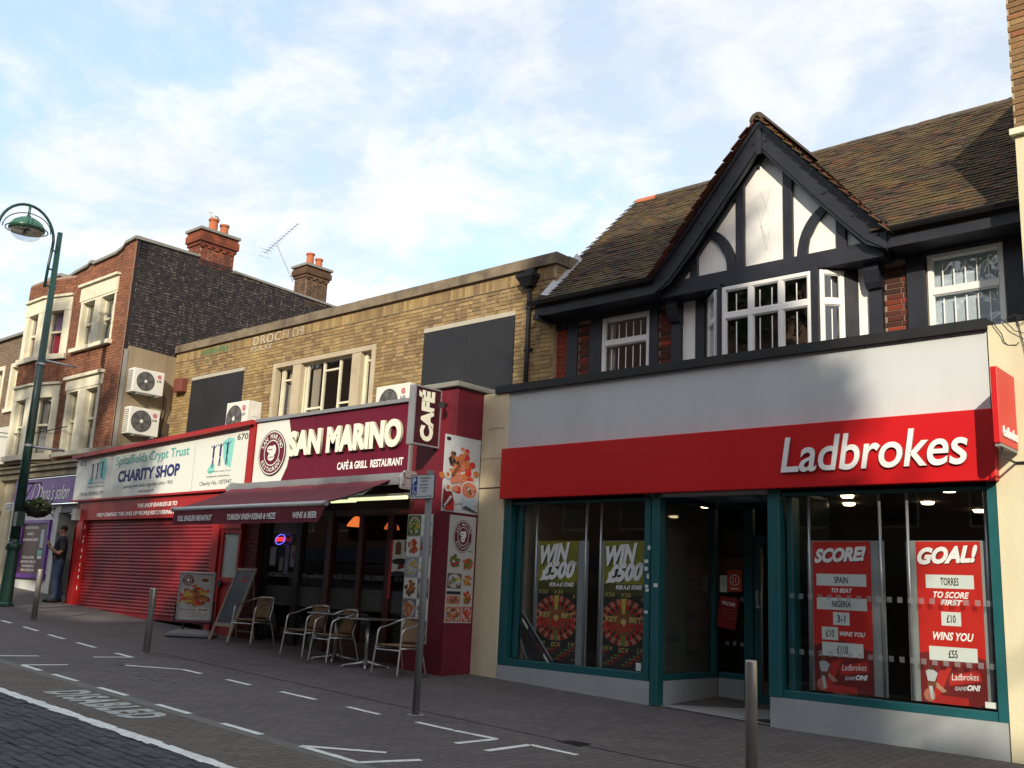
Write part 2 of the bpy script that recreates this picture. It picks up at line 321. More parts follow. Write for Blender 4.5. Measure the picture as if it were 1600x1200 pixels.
def ring_text(s, F, u, v, ru, rv, h, a0, a1, d, m, parent, flip=False):
    """characters set round an ellipse, one mesh"""
    mb = MB(); n = len(s)
    for i, ch in enumerate(s):
        if ch == ' ': continue
        a = a0+(a1-a0)*(i/(n-1)); cu = bpy.data.curves.new('t', 'FONT'); cu.body = ch; cu.size = 1; cu.offset = .02; cu.resolution_u = 2; cu.fill_mode = 'FRONT'
        ob = bpy.data.objects.new('t', cu); col.objects.link(ob); bpy.context.view_layer.update(); me = bpy.data.meshes.new_from_object(ob.evaluated_get(_deps()))
        bpy.data.objects.remove(ob); bpy.data.curves.remove(cu)
        xs = [q.co.x for q in me.vertices]; cx_ = (min(xs)+max(xs))/2
        r = a-math.pi/2 if not flip else a+math.pi/2; c, s_ = math.cos(r), math.sin(r)
        pts = []
        for q in me.vertices:
            x = (q.co.x-cx_)*h*1.25; y = (q.co.y-.35)*h*1.4
            pts.append(F.p(u+ru*math.cos(a)+(x*c-y*s_)*ru/max(ru, rv), v+rv*math.sin(a)+(x*s_+y*c), d))
        mb.add(pts, [tuple(p.vertices) for p in me.polygons]); bpy.data.meshes.remove(me)
    return mb.obj('lettering', m, parent)

_piece = {}
def piece_mesh(name, w_, h_, dp, m, F):
    key = (name, round(w_, 2), round(h_, 3), round(dp, 3), m.name, tuple(round(q, 2) for q in F.u), tuple(round(q, 2) for q in F.v))
    if key not in _piece:
        b = MB(); a, c = round(w_, 2)/2, h_/2; e = .004
        P = lambda u, v, d: F.u*u + F.v*v + F.n*d
        b.add([P(-a+e, -c+e, dp), P(a-e, -c+e, dp), P(a-e, c-e, dp), P(-a+e, c-e, dp), P(-a, -c, dp-e), P(a, -c, dp-e), P(a, c, dp-e), P(-a, c, dp-e), P(-a, -c, 0), P(a, -c, 0), P(a, c, 0), P(-a, c, 0)],
              [(0, 1, 2, 3)] + [(4+i, 4+(i+1) % 4, (i+1) % 4, i) for i in range(4)] + [(8+i, 8+(i+1) % 4, 4+(i+1) % 4, 4+i) for i in range(4)])
        me = bpy.data.meshes.new(name); me.from_pydata([tuple(q) for q in b.v], [], b.f); me.materials.append(m); _piece[key] = me
    return _piece[key]
def lay(name, F, items, m, parent, nobj, d0=0.0, stuffname=None, dp=.012, jit=.003):
    """items (u,v,w,h): nearest nobj become objects of their own, the rest one mesh"""
    items = sorted(items, key=lambda q: (F.p(q[0], q[1])-CAM).length)
    base = wl(parent)
    for (u, v, a, h) in items[:nobj]:
        o = bpy.data.objects.new(name, piece_mesh(name, a, h, dp, m, F)); col.objects.link(o); o.parent = parent
        o.location = F.p(u, v, d0+random.uniform(-jit, jit)) - base
    rest = items[nobj:]
    if rest:
        b = MB()
        for (u, v, a, h) in rest:
            e = random.uniform(-jit, jit); a /= 2; h /= 2; k = d0+dp+e
            b.add([F.p(u-a, v-h, k), F.p(u+a, v-h, k), F.p(u+a, v+h, k), F.p(u-a, v+h, k), F.p(u-a, v-h, d0), F.p(u+a, v-h, d0), F.p(u+a, v+h, d0), F.p(u-a, v+h, d0)],
                  [(0, 1, 2, 3), (4, 5, 1, 0), (5, 6, 2, 1), (6, 7, 3, 2), (7, 4, 0, 3)])
        b.obj(stuffname or 'brickwork', m, parent, kind='stuff')
def bond(u0, u1, v0, v1, holes=(), course=.075, L=.225, flem=True, inside=None, j=.010):
    out = []; row = 0; v = v0
    while v < v1-.02:
        h = min(course-j, v1-v-.002); u = u0; i = 0
        seq = [L, L/2] if flem else [L]
        off = (L*.75/2 if row % 2 else 0) if flem else (L/2 if row % 2 else 0)
        u = u0-off-(L if row % 2 and flem else 0)
        while u < u1:
            wd = seq[i % len(seq)]; a, b = max(u, u0), min(u+wd-j, u1)
            if b-a > .025:
                segs = [(a, b)]
                for (h0, h1, k0, k1) in holes:
                    if v+h > k0 and v < k1:
                        ns = []
                        for (p, q) in segs:
                            if q <= h0 or p >= h1: ns.append((p, q))
                            else:
                                if p < h0: ns.append((p, h0-.004))
                                if q > h1: ns.append((h1+.004, q))
                        segs = ns
                for (p, q) in segs:
                    if q-p > .02 and (inside is None or inside((p+q)/2, v+h/2)): out.append(((p+q)/2, v+h/2, q-p, h))
            u += wd; i += 1
        v += course; row += 1
    return out
def wall(mb, F, u0, u1, v0, v1, holes, thick, m=None, d=0):
    """solid wall with rectangular holes, front face at d"""
    us = sorted({u0, u1, *[h[0] for h in holes], *[h[1] for h in holes]}); us = [u for u in us if u0 <= u <= u1]
    for a, b in zip(us, us[1:]):
        mid = (a+b)/2; hs = sorted([(max(h[2], v0), min(h[3], v1)) for h in holes if h[0] < mid < h[1]]); v = v0
        for (p, q) in hs:
            if p > v: mb.fb(F, a, b, v, p, d-thick, d, m)
            v = max(v, q)
        if v < v1: mb.fb(F, a, b, v, v1, d-thick, d, m)
def g(x, y): return -0.0365*x+0.04*max(0, y-8.7)+0.015*max(0, -17-x)+0.0265*max(0, x+5.5)
#===PART2===
# ------------------------------------------------------------------ ground
PAVE = mat('pavement_surface', (.082, .072, .068), .85, var=.13, vs=2.2, bump=.35, bs=35, dirt=(.055, .05, .048), dirt_amt=.6, ds=.7)
def paver_mat(name, c1, c2, mort, bw, bh, rot=0):
    m = mat(name, c1, .85, var=0); t = m.node_tree; b = t.nodes['Principled BSDF']
    g_ = N(t, 'ShaderNodeNewGeometry'); mp = N(t, 'ShaderNodeMapping'); mp.inputs['Rotation'].default_value = (0, 0, rot); t.links.new(g_.outputs['Position'], mp.inputs[0])
    br = N(t, 'ShaderNodeTexBrick'); br.inputs['Scale'].default_value = 1; br.inputs['Brick Width'].default_value = bw; br.inputs['Row Height'].default_value = bh; br.inputs['Mortar Size'].default_value = .004; br.inputs['Bias'].default_value = 0
    br.inputs['Color1'].default_value = (*c1, 1); br.inputs['Color2'].default_value = (*c2, 1); br.inputs['Mortar'].default_value = (*mort, 1); t.links.new(mp.outputs[0], br.inputs['Vector'])
    n = N(t, 'ShaderNodeTexNoise'); n.inputs['Scale'].default_value = .8; n.inputs['Detail'].default_value = 9; n.inputs['Roughness'].default_value = .65; t.links.new(g_.outputs['Position'], n.inputs['Vector'])
    n3 = N(t, 'ShaderNodeTexNoise'); n3.inputs['Scale'].default_value = 60; n3.inputs['Detail'].default_value = 3; t.links.new(g_.outputs['Position'], n3.inputs['Vector'])
    k = M(t, 'ADD', M(t, 'ADD', M(t, 'MULTIPLY', n.outputs['Fac'], .75), .35), M(t, 'MULTIPLY', n3.outputs['Fac'], .5))
    v = N(t, 'ShaderNodeVectorMath', operation='SCALE'); t.links.new(br.outputs[0], v.inputs[0]); t.links.new(k, v.inputs['Scale']); t.links.new(v.outputs[0], b.inputs['Base Color'])
    bp = N(t, 'ShaderNodeBump'); bp.inputs['Strength'].default_value = .8; bp.inputs['Distance'].default_value = .006; t.links.new(M(t, 'MULTIPLY', br.outputs['Fac'], -1), bp.inputs['Height']); t.links.new(bp.outputs[0], b.inputs['Normal'])
    return m
PV1 = paver_mat('pavement_blocks', (.118, .103, .099), (.090, .080, .079), (.032, .028, .027), .21, .105, R(90))
PV2 = paver_mat('parking_strip_blocks', (.128, .110, .093), (.098, .085, .074), (.034, .029, .026), .21, .105, R(90))
ROADM = mat('road_bedding', (.030, .030, .034), .9, var=.2, vs=3, bump=.4)
BAND = mat('grey_channel_band', (.14, .14, .13), .85, var=.15, vs=5, bump=.2, dirt=(.08, .08, .075), dirt_amt=.5)
XB = [-90, -60, -40, -30, -24, -20, -17, -14, -10, -7.5, -5.5, -3, 0, 5, 12, 25, 60]
def strip(name, y0, y1, m, dz=0.0, label=None):
    ys = [y0] + ([8.7] if y0 < 8.7 < y1 else []) + [y1]; b = MB()
    for i in range(len(XB)-1):
        for j in range(len(ys)-1):
            P = [(XB[i], ys[j]), (XB[i+1], ys[j]), (XB[i+1], ys[j+1]), (XB[i], ys[j+1])]
            b.add([(x, y, g(x, y)+dz) for x, y in P], [(0, 1, 2, 3)])
    return setp(b.obj(name, m), kind='structure', label=label)
gr = MB(); gr.box(-900, 900, -900, 900, -3.0, -2.6); setp(gr.obj('ground', mat('earth', (.09, .08, .06), .95)), kind='structure')
strip('pavement', 5.66, 14.5, PV1); strip('kerb_band', 5.50, 5.66, BAND); strip('parking_strip', 4.66, 5.50, PV2)
road = strip('road', -6.0, 4.66, ROADM, -.022)
strip('opposite_pavement', -10.4, -6.0, PAVE, .1)
# road blocks: individual setts, staggered rows running across the road
SETT = piece_mat('road_setts', [(.044, .047, .060), (.070, .073, .090), (.055, .057, .070), (.080, .080, .094)], .8, soot=(.02, .02, .024), soot_amt=.5, soot_s=2, bump=.6)
sb = []
row = 0; y = 4.55
while y > -3.2:
    x = -16.5 + (.1 if row % 2 else 0)
    while x < 3:
        sb.append((x+.1, y)); x += .2
    y -= .1; row += 1
sb = [(x, y) for x, y in sb if abs(math.atan2(-x, y) - R(42)) < R(40) or y > 1.0]
sb.sort(key=lambda q: (q[0]+7.4)**2+(q[1]-4.1)**2 if q[1] < 4.56 else 99)
sm = MB(); a, c, h, e = .0955, .0455, .030, .006
sm.add([(-a+e, -c+e, h), (a-e, -c+e, h), (a-e, c-e, h), (-a+e, c-e, h), (-a, -c, h-e), (a, -c, h-e), (a, c, h-e), (-a, c, h-e), (-a, -c, 0), (a, -c, 0), (a, c, 0), (-a, c, 0)],
       [(0, 1, 2, 3)] + [(4+i, 4+(i+1) % 4, (i+1) % 4, i) for i in range(4)] + [(8+i, 8+(i+1) % 4, 4+(i+1) % 4, 4+i) for i in range(4)])
sme = bpy.data.meshes.new('sett'); sme.from_pydata(sm.v, [], sm.f); sme.materials.append(SETT)
for x, y in sb[:300]:
    o = bpy.data.objects.new('sett', sme); col.objects.link(o); o.parent = road
    o.location = (x+random.uniform(-.003, .003), y+random.uniform(-.003, .003), g(x, y)-.030+random.uniform(-.004, .003)); o.rotation_euler = (random.uniform(-.02, .02), math.atan(.0365)+random.uniform(-.015, .015), random.uniform(-.02, .02))
b = MB()
for x, y in sb[300:]:
    k = g(x, y)-.030+.03+random.uniform(-.004, .003); s_ = .0365*a
    b.add([(x-a, y-c, k+s_), (x+a, y-c, k-s_), (x+a, y+c, k-s_), (x-a, y+c, k+s_), (x-a, y-c, k-.03), (x+a, y-c, k-.03), (x+a, y+c, k-.03), (x-a, y+c, k-.03)], [(0, 1, 2, 3), (4, 5, 1, 0), (5, 6, 2, 1), (6, 7, 3, 2), (7, 4, 0, 3)])
b.obj('setts', SETT, road, kind='stuff')
# painted markings, 4 mm above the paving
def quadline(b, p, q, wd):
    p = Vector((*p, 0)); q = Vector((*q, 0)); t = (q-p).normalized(); n = Vector((-t.y, t.x, 0))*wd/2; L_ = (q-p).length; k = max(1, int(L_/.25))
    for i in range(k):
        a = p.lerp(q, i/k); c = p.lerp(q, (i+1)/k); P = []
        for s, n_ in ((a, -n), (c, -n), (c, n), (a, n)): r = s+n_*(1+random.uniform(-.12, .12)); P.append((r.x, r.y, g(r.x, r.y)+.004))
        b.add(P, [(0, 1, 2, 3)])
def marking(name, segs, label, wd=.075):
    b = MB()
    for p, q in segs: quadline(b, p, q, wd)
    return setp(b.obj(name, MARK), kind='structure', label=label)
inner = [((-22.5, 7.75), (-21.7, 7.75)), ((-20.9, 7.75), (-20.3, 7.75)), ((-19.45, 7.76), (-19.0, 7.75)), ((-18.4, 7.73), (-17.75, 7.71)), ((-17.2, 7.66), (-16.5, 7.61)), ((-15.95, 7.57), (-15.2, 7.52)), ((-14.45, 7.47), (-13.9, 7.45)),
         ((-12.5, 7.43), (-12.03, 7.44)), ((-11.44, 7.45), (-10.9, 7.45)), ((-10.3, 7.48), (-9.62, 7.49)), ((-9.05, 7.50), (-8.5, 7.50)), ((-7.95, 7.54), (-7.42, 7.56)), ((-7.4, 7.56), (-6.86, 7.62)), ((-6.5, 7.70), (-5.94, 7.72))]
marking('bay_line', inner, 'white dashed inner line of the disabled parking bays')
marking('bay_line', [((-16.9, 5.62), (-16.2, 5.62)), ((-15.6, 5.62), (-15.0, 5.62)), ((-13.3, 5.64), (-12.75, 5.64)), ((-12.4, 5.64), (-11.75, 5.64)), ((-11.2, 5.64), (-10.55, 5.64)), ((-9.9, 5.64), (-9.25, 5.64)), ((-8.65, 5.64), (-8.0, 5.64)), ((-7.4, 5.64), (-6.6, 5.64))], 'white dashed outer line of the disabled parking bays')
marking('bay_end', [((-14.02, 6.92), (-13.92, 7.45)), ((-12.5, 7.42), (-13.05, 6.9)), ((-14.35, 5.7), (-14.25, 6.25)), ((-13.32, 5.64), (-13.24, 6.2))], 'white end lines between two parking bays')
marking('bay_end', [((-6.86, 7.60), (-6.88, 7.05)), ((-6.5, 7.70), (-6.48, 7.05)), ((-7.4, 5.64), (-6.83, 6.14)), ((-6.62, 5.62), (-6.45, 6.2))], 'white end lines of the nearest parking bay')
b = MB(); x = -26.0
while x < -1:
    yy = 4.60; dx = random.uniform(.12, .22); wd = random.uniform(.050, .072)
    P = [(x, yy-wd+random.uniform(-.02, .01)), (x+dx, yy-wd+random.uniform(-.02, .01)), (x+dx, yy+wd+random.uniform(-.01, .01)), (x, yy+wd+random.uniform(-.01, .01))]
    b.add([(p, q, g(p, q)+.005) for p, q in P], [(0, 1, 2, 3)]); x += dx
setp(b.obj('road_edge_line', MARK), kind='structure', label='worn white line along the edge of the block-paved road')
FG = Fr((0, 0, 0), (1, 0, 0), (0, 0, 1)); FG.v = Vector((0, 1, 0))
t = text('DISABLED', FG, -11.05, -9.17, 4.93, 5.42, 0, MARK, None, 'road_lettering', bold=.045, space=1.18, depth=0)
for v in t.data.vertices: v.co.z = g(v.co.x, v.co.y)+.0045
setp(t, kind='structure', label='worn white word DISABLED painted beside the parking bay')
# dark drainage channel, gum spots
b = MB(); 
for i in range(60):
    x = -14.5+i*.25; p = (x, 8.14+max(0, x+8.5)*.03)
    q = (x+.25, 8.14+max(0, x+.25+8.5)*.03)
    b.add([(p[0], p[1]-.012, g(*p)+.003), (q[0], q[1]-.012, g(*q)+.003), (q[0], q[1]+.012, g(*q)+.003), (p[0], p[1]+.012, g(*p)+.003)], [(0, 1, 2, 3)])
setp(b.obj('drain_channel', BLK), kind='structure', label='thin dark channel line along the pavement')
b = MB()
for k in range(7): b.box(-6.52+k*.045, -6.50+k*.045, 8.12, 8.32, g(-6.35, 8.2)+.001, g(-6.35, 8.2)+.008)
b.box(-6.54, -6.20, 8.115, 8.13, g(-6.35, 8.2)+.001, g(-6.35, 8.2)+.007)
setp(b.obj('drain_grate', BLK), 'small dark iron drain grate in the pavement before the shop entrance', 'drain cover')
b = MB(); GUM = mat('gum_spot', (.20, .19, .18), .8, var=.3, vs=9)
for i in range(420):
    x = random.uniform(-20, -2.5); y = random.choice((random.uniform(5.7, 10.3), random.uniform(4.8, 5.45), random.uniform(6, 8.8)))
    r = random.choice((.012, .016, .02, .028)); a0 = random.random()*6; st = random.uniform(.5, 1)
    b.add([(x+r*math.cos(a0+k*1.05), y+r*st*math.sin(a0+k*1.05), g(x, y)+.0045) for k in range(6)], [tuple(range(6))])
for i in range(46):
    x = random.choice((random.gauss(-11.9, .35), random.gauss(-13.4, .3))); y = random.gauss(6.6 if x > -12.6 else 6.95, .07); r = random.uniform(.02, .06)
    b.add([(x+r*1.8*math.cos(k*1.05), y+r*.35*math.sin(k*1.05), g(x, y)+.0048) for k in range(6)], [tuple(range(6))])
setp(b.obj('gum_spots', GUM), kind='stuff', label='pale gum spots and litter specks on the pavement', cat='litter')

# ------------------------------------------------------------------ half-timbered building with the betting shop
BR_T = piece_mat('dark_red_bricks', [(.075, .022, .016), (.12, .030, .018), (.055, .022, .018), (.10, .028, .020), (.30, .045, .02)], .85, soot=(.035, .022, .018), soot_amt=.5, soot_s=1.5)
BR_R = piece_mat('bright_red_bricks', [(.30, .050, .030), (.24, .042, .028), (.34, .065, .035), (.20, .035, .026)], .85, soot=(.12, .03, .02), soot_amt=.4, soot_s=2.5)
tb = thing('half_timbered_building', (-6.7, 12.5, .3), 'black and white half-timbered house with a tiled gable above the red betting shop', 'building')
F = FY(12.5)
holesT = [(-9.35, -8.42, 4.7, 6.14), (-7.37, -5.12, 4.7, 6.18), (-4.17, -3.24, 4.7, 6.19)]
b = MB(); wall(b, F, -10.36, -2.80, 4.6, 6.5, holesT, .22, None, -.005); b.obj('wall', MORT_R, tb)
bk = []
for (u0, u1, v1) in ((-9.83, -9.59, 6.10), (-8.25, -7.98, 6.12), (-4.72, -4.43, 6.12)): bk += bond(u0, u1, 4.70, v1, course=.075, L=.22)
lay('brick', F, bk, BR_T, tb, 150, -.005, 'brickwork')
lay('brick', F, bond(-10.35, -10.06, 4.7, 6.12, L=.22), BR_R, tb, 90, -.005, 'brickwork')
b = MB()
for (u0, u1) in ((-7.81, -7.59), (-5.14, -4.91)): b.fb(F, u0, u1, 4.66, 6.2, -.01, .02)
b.obj('plaster_panel', WPLAST, tb)
def timber(F, u0, u1, v0, v1, d1, d0=0, name='timber', mtl=None): return MB().fb(F, u0, u1, v0, v1, d0, d1).obj(name, mtl or BLACKT, tb)
for (u0, u1, d) in ((-10.06, -9.84, .05), (-9.585, -9.355, .05), (-8.415, -8.255, .05), (-7.585, -7.42, .05), (-5.36, -5.145, .05), (-4.425, -4.175, .05), (-3.235, -2.82, .05)):
    bevel(timber(F, u0, u1, 4.66, 6.20, d), .012, 1)
for (u0, u1) in ((-7.975, -7.815), (-4.905, -4.725)):
    timber(F, u0, u1, 4.66, 6.12, .09)
    b = MB(); P = [(0, 5.80), (.14, 5.83), (.19, 5.90), (.23, 6.06), (.23, 6.165), (0, 6.165)]
    b.add([F.p(u0-.012, v, d) for d, v in P] + [F.p(u1+.012, v, d) for d, v in P], [tuple(range(6)), tuple(range(11, 5, -1))] + [(i, (i+1) % 6, 6+(i+1) % 6, 6+i) for i in range(6)])
    b.obj('corbel', BLACKT, tb)
timber(F, -10.36, -7.42, 6.155, 6.44, .07, name='wall_plate'); timber(F, -5.13, -2.82, 6.20, 6.44, .07, name='wall_plate')
timber(F, -10.36, -10.07, 6.06, 6.155, .045, name='wall_plate')
# windows with white plastic frames and white upright bars
def upvc_window(F, u0, u1, v0, v1, tr, nb, parent, back=.45, mull=(), fw=.06, curt=None):
    f = MB(); d0, d1 = -.06, .0
    f.fb(F, u0, u0+fw, v0, v1, d0, d1); f.fb(F, u1-fw, u1, v0, v1, d0, d1); f.fb(F, u0+fw, u1-fw, v1-fw, v1, d0, d1); f.fb(F, u0+fw, u1-fw, v0, v0+fw, d0, d1)
    f.fb(F, u0+fw, u1-fw, tr-.045, tr+.045, d0, d1+.002)
    for q in mull: f.fb(F, q-.035, q+.035, v0+fw, tr-.045, d0, d1+.001); f.fb(F, q-.035, q+.035, tr+.045, v1-fw, d0, d1+.001)
    us = [u0+fw] + [z for q in mull for z in (q-.035, q+.035)] + [u1-fw]
    for i in range(0, len(us), 2):          # slim inner casement beads
        for (p, q) in ((v0+fw, tr-.045), (tr+.045, v1-fw)):
            a, c = us[i], us[i+1]
            f.fb(F, a, a+.014, p, q, d0, d1-.014); f.fb(F, c-.014, c, p, q, d0, d1-.014); f.fb(F, a+.014, c-.014, q-.014, q, d0, d1-.014); f.fb(F, a+.014, c-.014, p, p+.014, d0, d1-.014)
    wn = bevel(f.obj('window', UPVC, parent), .006, 1)
    for i in range(0, len(us), 2):
        for (p, q) in ((v0+fw, tr-.045), (tr+.045, v1-fw)):
            MB().fb(F, us[i]+.012, us[i+1]-.012, p+.012, q-.012, -.040, -.034).obj('pane', GL_UP, wn)
    if nb:
        bb = MB()
        for k in range(nb):
            u = u0+fw+(u1-u0-2*fw)*(k+.9)/(nb+.8)
            bb.fb(F, u-.007, u+.007, v0+.03, tr-.10, -.033, -.027); bb.fb(F, u-.007, u+.007, tr+.05, v1-.13, -.033, -.027)
        bb.obj('bar', mat('white_bar', (.85, .86, .86), .4, var=0), wn)
    return wn
upvc_window(FY(12.48), -9.35, -8.42, 4.72, 6.13, 5.70, 5, tb)
upvc_window(FY(12.48), -4.16, -3.245, 4.72, 6.18, 5.68, 5, tb)
upvc_window(FY(12.10), -6.93, -5.56, 4.72, 6.14, 5.70, 6, tb, mull=(-6.475, -6.015))
s2 = math.sqrt(.5)
FB1 = Fr((-5.46, 12.1, 0), (s2, s2, 0)); FB2 = Fr((-7.41, 12.48, 0), (s2, -s2, 0))
upvc_window(FB1, .02, .36, 4.72, 6.14, 5.70, 1, tb); upvc_window(FB2, .08, .50, 4.72, 6.14, 5.70, 1, tb)
b = MB(); b.box(-6.99, -6.935, 12.08, 12.16, 4.66, 6.2); b.box(-5.555, -5.455, 12.07, 12.17, 4.66, 6.2); b.fb(FB1, .36, .56, 4.66, 6.2, -.12, .01); b.obj('bay_post', BLACKT, tb)
b = MB(); b.box(-7.36, -5.14, 12.16, 12.7, 6.16, 6.2); b.obj('bay_soffit', BLACKT, tb)
# dark rooms behind the glass
b = MB()
for (x0, x1) in ((-9.6, -8.2), (-7.6, -4.95), (-4.4, -2.95)):
    b.box(x0, x1, 14.4, 14.45, 4.6, 6.5); b.box(x0-.03, x0, 12.7, 14.4, 4.6, 6.5); b.box(x1, x1+.03, 12.7, 14.4, 4.6, 6.5); b.box(x0, x1, 12.72, 14.4, 6.42, 6.45)
b.obj('room_wall', mat('dim_room', (.10, .10, .095), .9), tb)
b = MB(); b.box(-4.14, -3.26, 12.575, 12.58, 4.75, 6.16); b.obj('sky_reflection_sheet', mat('pale_sky_reflection', (.60, .70, .76), .8), tb)  # pale blue sheet behind the panes, standing in for reflected sky
b = MB(); b.box(-9.3, -9.18, 12.62, 12.64, 4.75, 6.1); b.fb(FB2, .1, .48, 4.8, 6.1, -.2, -.19); b.obj('curtain', SHADE_CURT, tb)
# gable
G2 = FY(12.22); AX, AZ = -6.265, 8.50; SL = 1.19
def rz(x, off=0): return AZ-SL*abs(x-AX)+off
GP = [(-7.95, 6.38), (-4.58, 6.38), (AX, AZ-.12)]
MB().prism(G2, GP, -.25, 0).obj('gable_plaster', WPLAST, tb)
def gt(u0, u1, v0, v1, d=.05):
    return bevel(MB().prism(G2, [(u0, v0), (u1, v0), (u1, min(v1, rz(u1, -.25))), (u0, min(v1, rz(u0, -.25)))], 0, d).obj('timber', BLACKT, tb), .01, 1)
gt(-6.745, -6.60, 6.40, 9); gt(-6.0, -5.85, 6.40, 9); gt(-7.51, -7.375, 6.38, 9); gt(-5.235, -5.09, 6.38, 9)
for s in (-1, 1):                                   # raking rafters against the wall
    e = 1.45
    P = [(AX, rz(AX, -.45)), (AX+s*e, rz(AX+s*e, -.45)), (AX+s*1.70, rz(AX+s*1.45, -.45)), (AX+s*1.70, rz(AX+s*1.70, -.12)), (AX, rz(AX, -.12))]
    if s < 0: P = P[::-1]
    MB().prism(G2, P, 0, .07).obj('rafter', BLACKT, tb)
    # curved brace from the post foot out to the rafter
    pts = []; x0 = AX+s*.47; ro = []
    for k in range(9):
        a = k/8; ang = R(90)*a
        xo = x0+s*.0+s*(.62*(1-math.cos(ang*.85))); zo = 6.40+.74*math.sin(ang*.85)*1.0
        ro.append((xo, zo))
    ri = [(x+s*.15, z-.045 if k > 2 else z) for k, (x, z) in enumerate(ro)]
    P = ro + ri[::-1]
    if s > 0: P = P[::-1]
    b = MB()
    for k in range(8):
        Q = [ro[k], ro[k+1], ri[k+1], ri[k]]
        if s > 0: Q = Q[::-1]
        Q = Q[::-1]
        b.prism(G2, Q, 0, .045)
    b.obj('curved_brace', BLACKT, tb)
timber(G2, -8.0, -4.58, 6.165, 6.40, .08, d0=-.25, name='tie_beam')
b = MB(); WG = mat('scratched_line', (.64, .65, .62), .9)
for (p, q) in (((-6.42, 7.30), (-6.28, 6.62)), ((-6.28, 6.62), (-6.14, 7.30)), ((-6.36, 7.0), (-6.28, 6.78)), ((-6.36, 7.52), (-6.20, 7.05)), ((-6.20, 7.52), (-6.36, 7.05))):
    a = Vector((p[0], p[1])); c = Vector((q[0], q[1])); n = Vector((-(c-a).y, (c-a).x)).normalized()*.005
    b.add([G2.p(a.x-n.x, a.y-n.y, .002), G2.p(c.x-n.x, c.y-n.y, .002), G2.p(c.x+n.x, c.y+n.y, .002), G2.p(a.x+n.x, a.y+n.y, .002)], [(0, 1, 2, 3)])
b.obj('scratched_motif', WG, tb)
# barge boards, slightly belled at the feet
BG = FY(12.0)
def barge(s, off0, off1, d0, d1, name):
    b = MB(); us = [0, .4, .8, 1.2, 1.5, 1.78]; f = [0, 0, 0, .02, .07, .17]
    top = [(AX+s*u, rz(AX+s*u, off0+f[i])) for i, u in enumerate(us)]; bot = [(AX+s*u, max(6.20, rz(AX+s*u, off1+f[i]*.6))) for i, u in enumerate(us)]
    for i in range(len(us)-1):
        Q = [bot[i], bot[i+1], top[i+1], top[i]]
        if s < 0: Q = Q[::-1]
        b.prism(BG, Q, d0, d1)
    return b.obj(name, BLACKT, tb)
for s in (-1, 1):
    barge(s, .0, -.37, -.035, .0, 'barge_board'); barge(s, .03, -.05, -.05, .03, 'barge_capping'); barge(s, -.37, -.43, -.06, -.02, 'barge_moulding'); 
    sp = MB()
    for i in range(6):
        u = [0, .4, .8, 1.2, 1.5, 1.78][i]
    for (u_, o_) in ((.1, -.2), (.95, -.2), (1.35, -.14), (1.66, -.1)):
        x = AX+s*u_; z = rz(x, o_); sp.disc(BG, x, z, .022, .022, .012, None, 8); sp.fb(BG, x-.035, x+.035, z-.005, z+.005, 0, .01)
    sp.obj('bolt', mat('iron_bolt', (.01, .01, .011), .5), tb)
MB().fb(BG, AX-.04, AX+.04, AZ-.50, AZ+.0, 0, .02).obj('king_post', BLACKT, tb)
b = MB()                                            # soffit boards under the gable overhang
for s in (-1, 1):
    P = [(AX, AZ-.02), (AX+s*1.78, rz(AX+s*1.78, .05)), (AX+s*1.78, rz(AX+s*1.78, .10)), (AX, AZ+.03)]
    if s < 0: P = P[::-1]
    b.prism(FY(12.04), P, -.5, .0)
b.obj('soffit', BLACKT, tb)
# roof planes + tiles
TILE = piece_mat('clay_roof_tiles', [(.055, .038, .028), (.10, .062, .040), (.032, .026, .023), (.080, .056, .038), (.14, .062, .036), (.042, .034, .029), (.11, .09, .055)], .9, soot=(.024, .021, .019), soot_amt=.5, soot_s=1.3, patch=(.15, .115, .036), patch_amt=.5, patch_s=2.3, bump=1.0)
TILER = piece_mat('reddish_verge_tiles', [(.10, .034, .022), (.15, .050, .030), (.07, .028, .02), (.12, .045, .03)], .9, bump=.7)
EY, EZ, RY, RZ = 12.0, 6.46, 14.9, 9.22; ms = (RZ-EZ)/(RY-EY)
b = MB()
for (xa, xb, ya) in ((-10.36, -8.10, EY), (-4.43, -2.75, EY), (-8.10, -4.43, 12.52)):
    za = EZ+(ya-EY)*ms; b.add([(xa, ya, za-.03), (xb, ya, za-.03), (xb, RY, RZ-.03), (xa, RY, RZ-.03), (xa, ya, za-.09), (xb, ya, za-.09), (xb, RY, RZ-.09), (xa, RY, RZ-.09)], [(0, 1, 2, 3), (7, 6, 5, 4), (0, 4, 5, 1), (3, 7, 4, 0), (1, 5, 6, 2)])
b.add([(-10.36, RY, RZ-.03), (-2.75, RY, RZ-.03), (-2.75, RY+3, RZ-2.9), (-10.36, RY+3, RZ-2.9)], [(0, 1, 2, 3)])
for s in (-1, 1):
    b.add([(AX, 12.0, AZ+.0), (AX+s*1.80, 12.0, rz(AX+s*1.8, .07)), (AX+s*1.80, 12.2, rz(AX+s*1.8, .07)), (AX, 14.6, AZ)], [(0, 1, 2, 3)])
roof = b.obj('roof', mat('roof_underlay', (.03, .025, .02), .9), tb)
def tile_items(o, u, sdir, W, H, keep, gauge=.1, tw=.165):
    out = []; r = 0; v = -.02
    while v < H:
        k = -1 + (0 if r % 2 else .5)
        while k*tw < W:
            c = o+u*(k*tw+tw/2)+sdir*(v+gauge)
            if 0 <= k*tw+tw/2 <= W and keep(c): out.append((k*tw+tw/2, v, c))
            k += 1
        v += gauge; r += 1
    return out
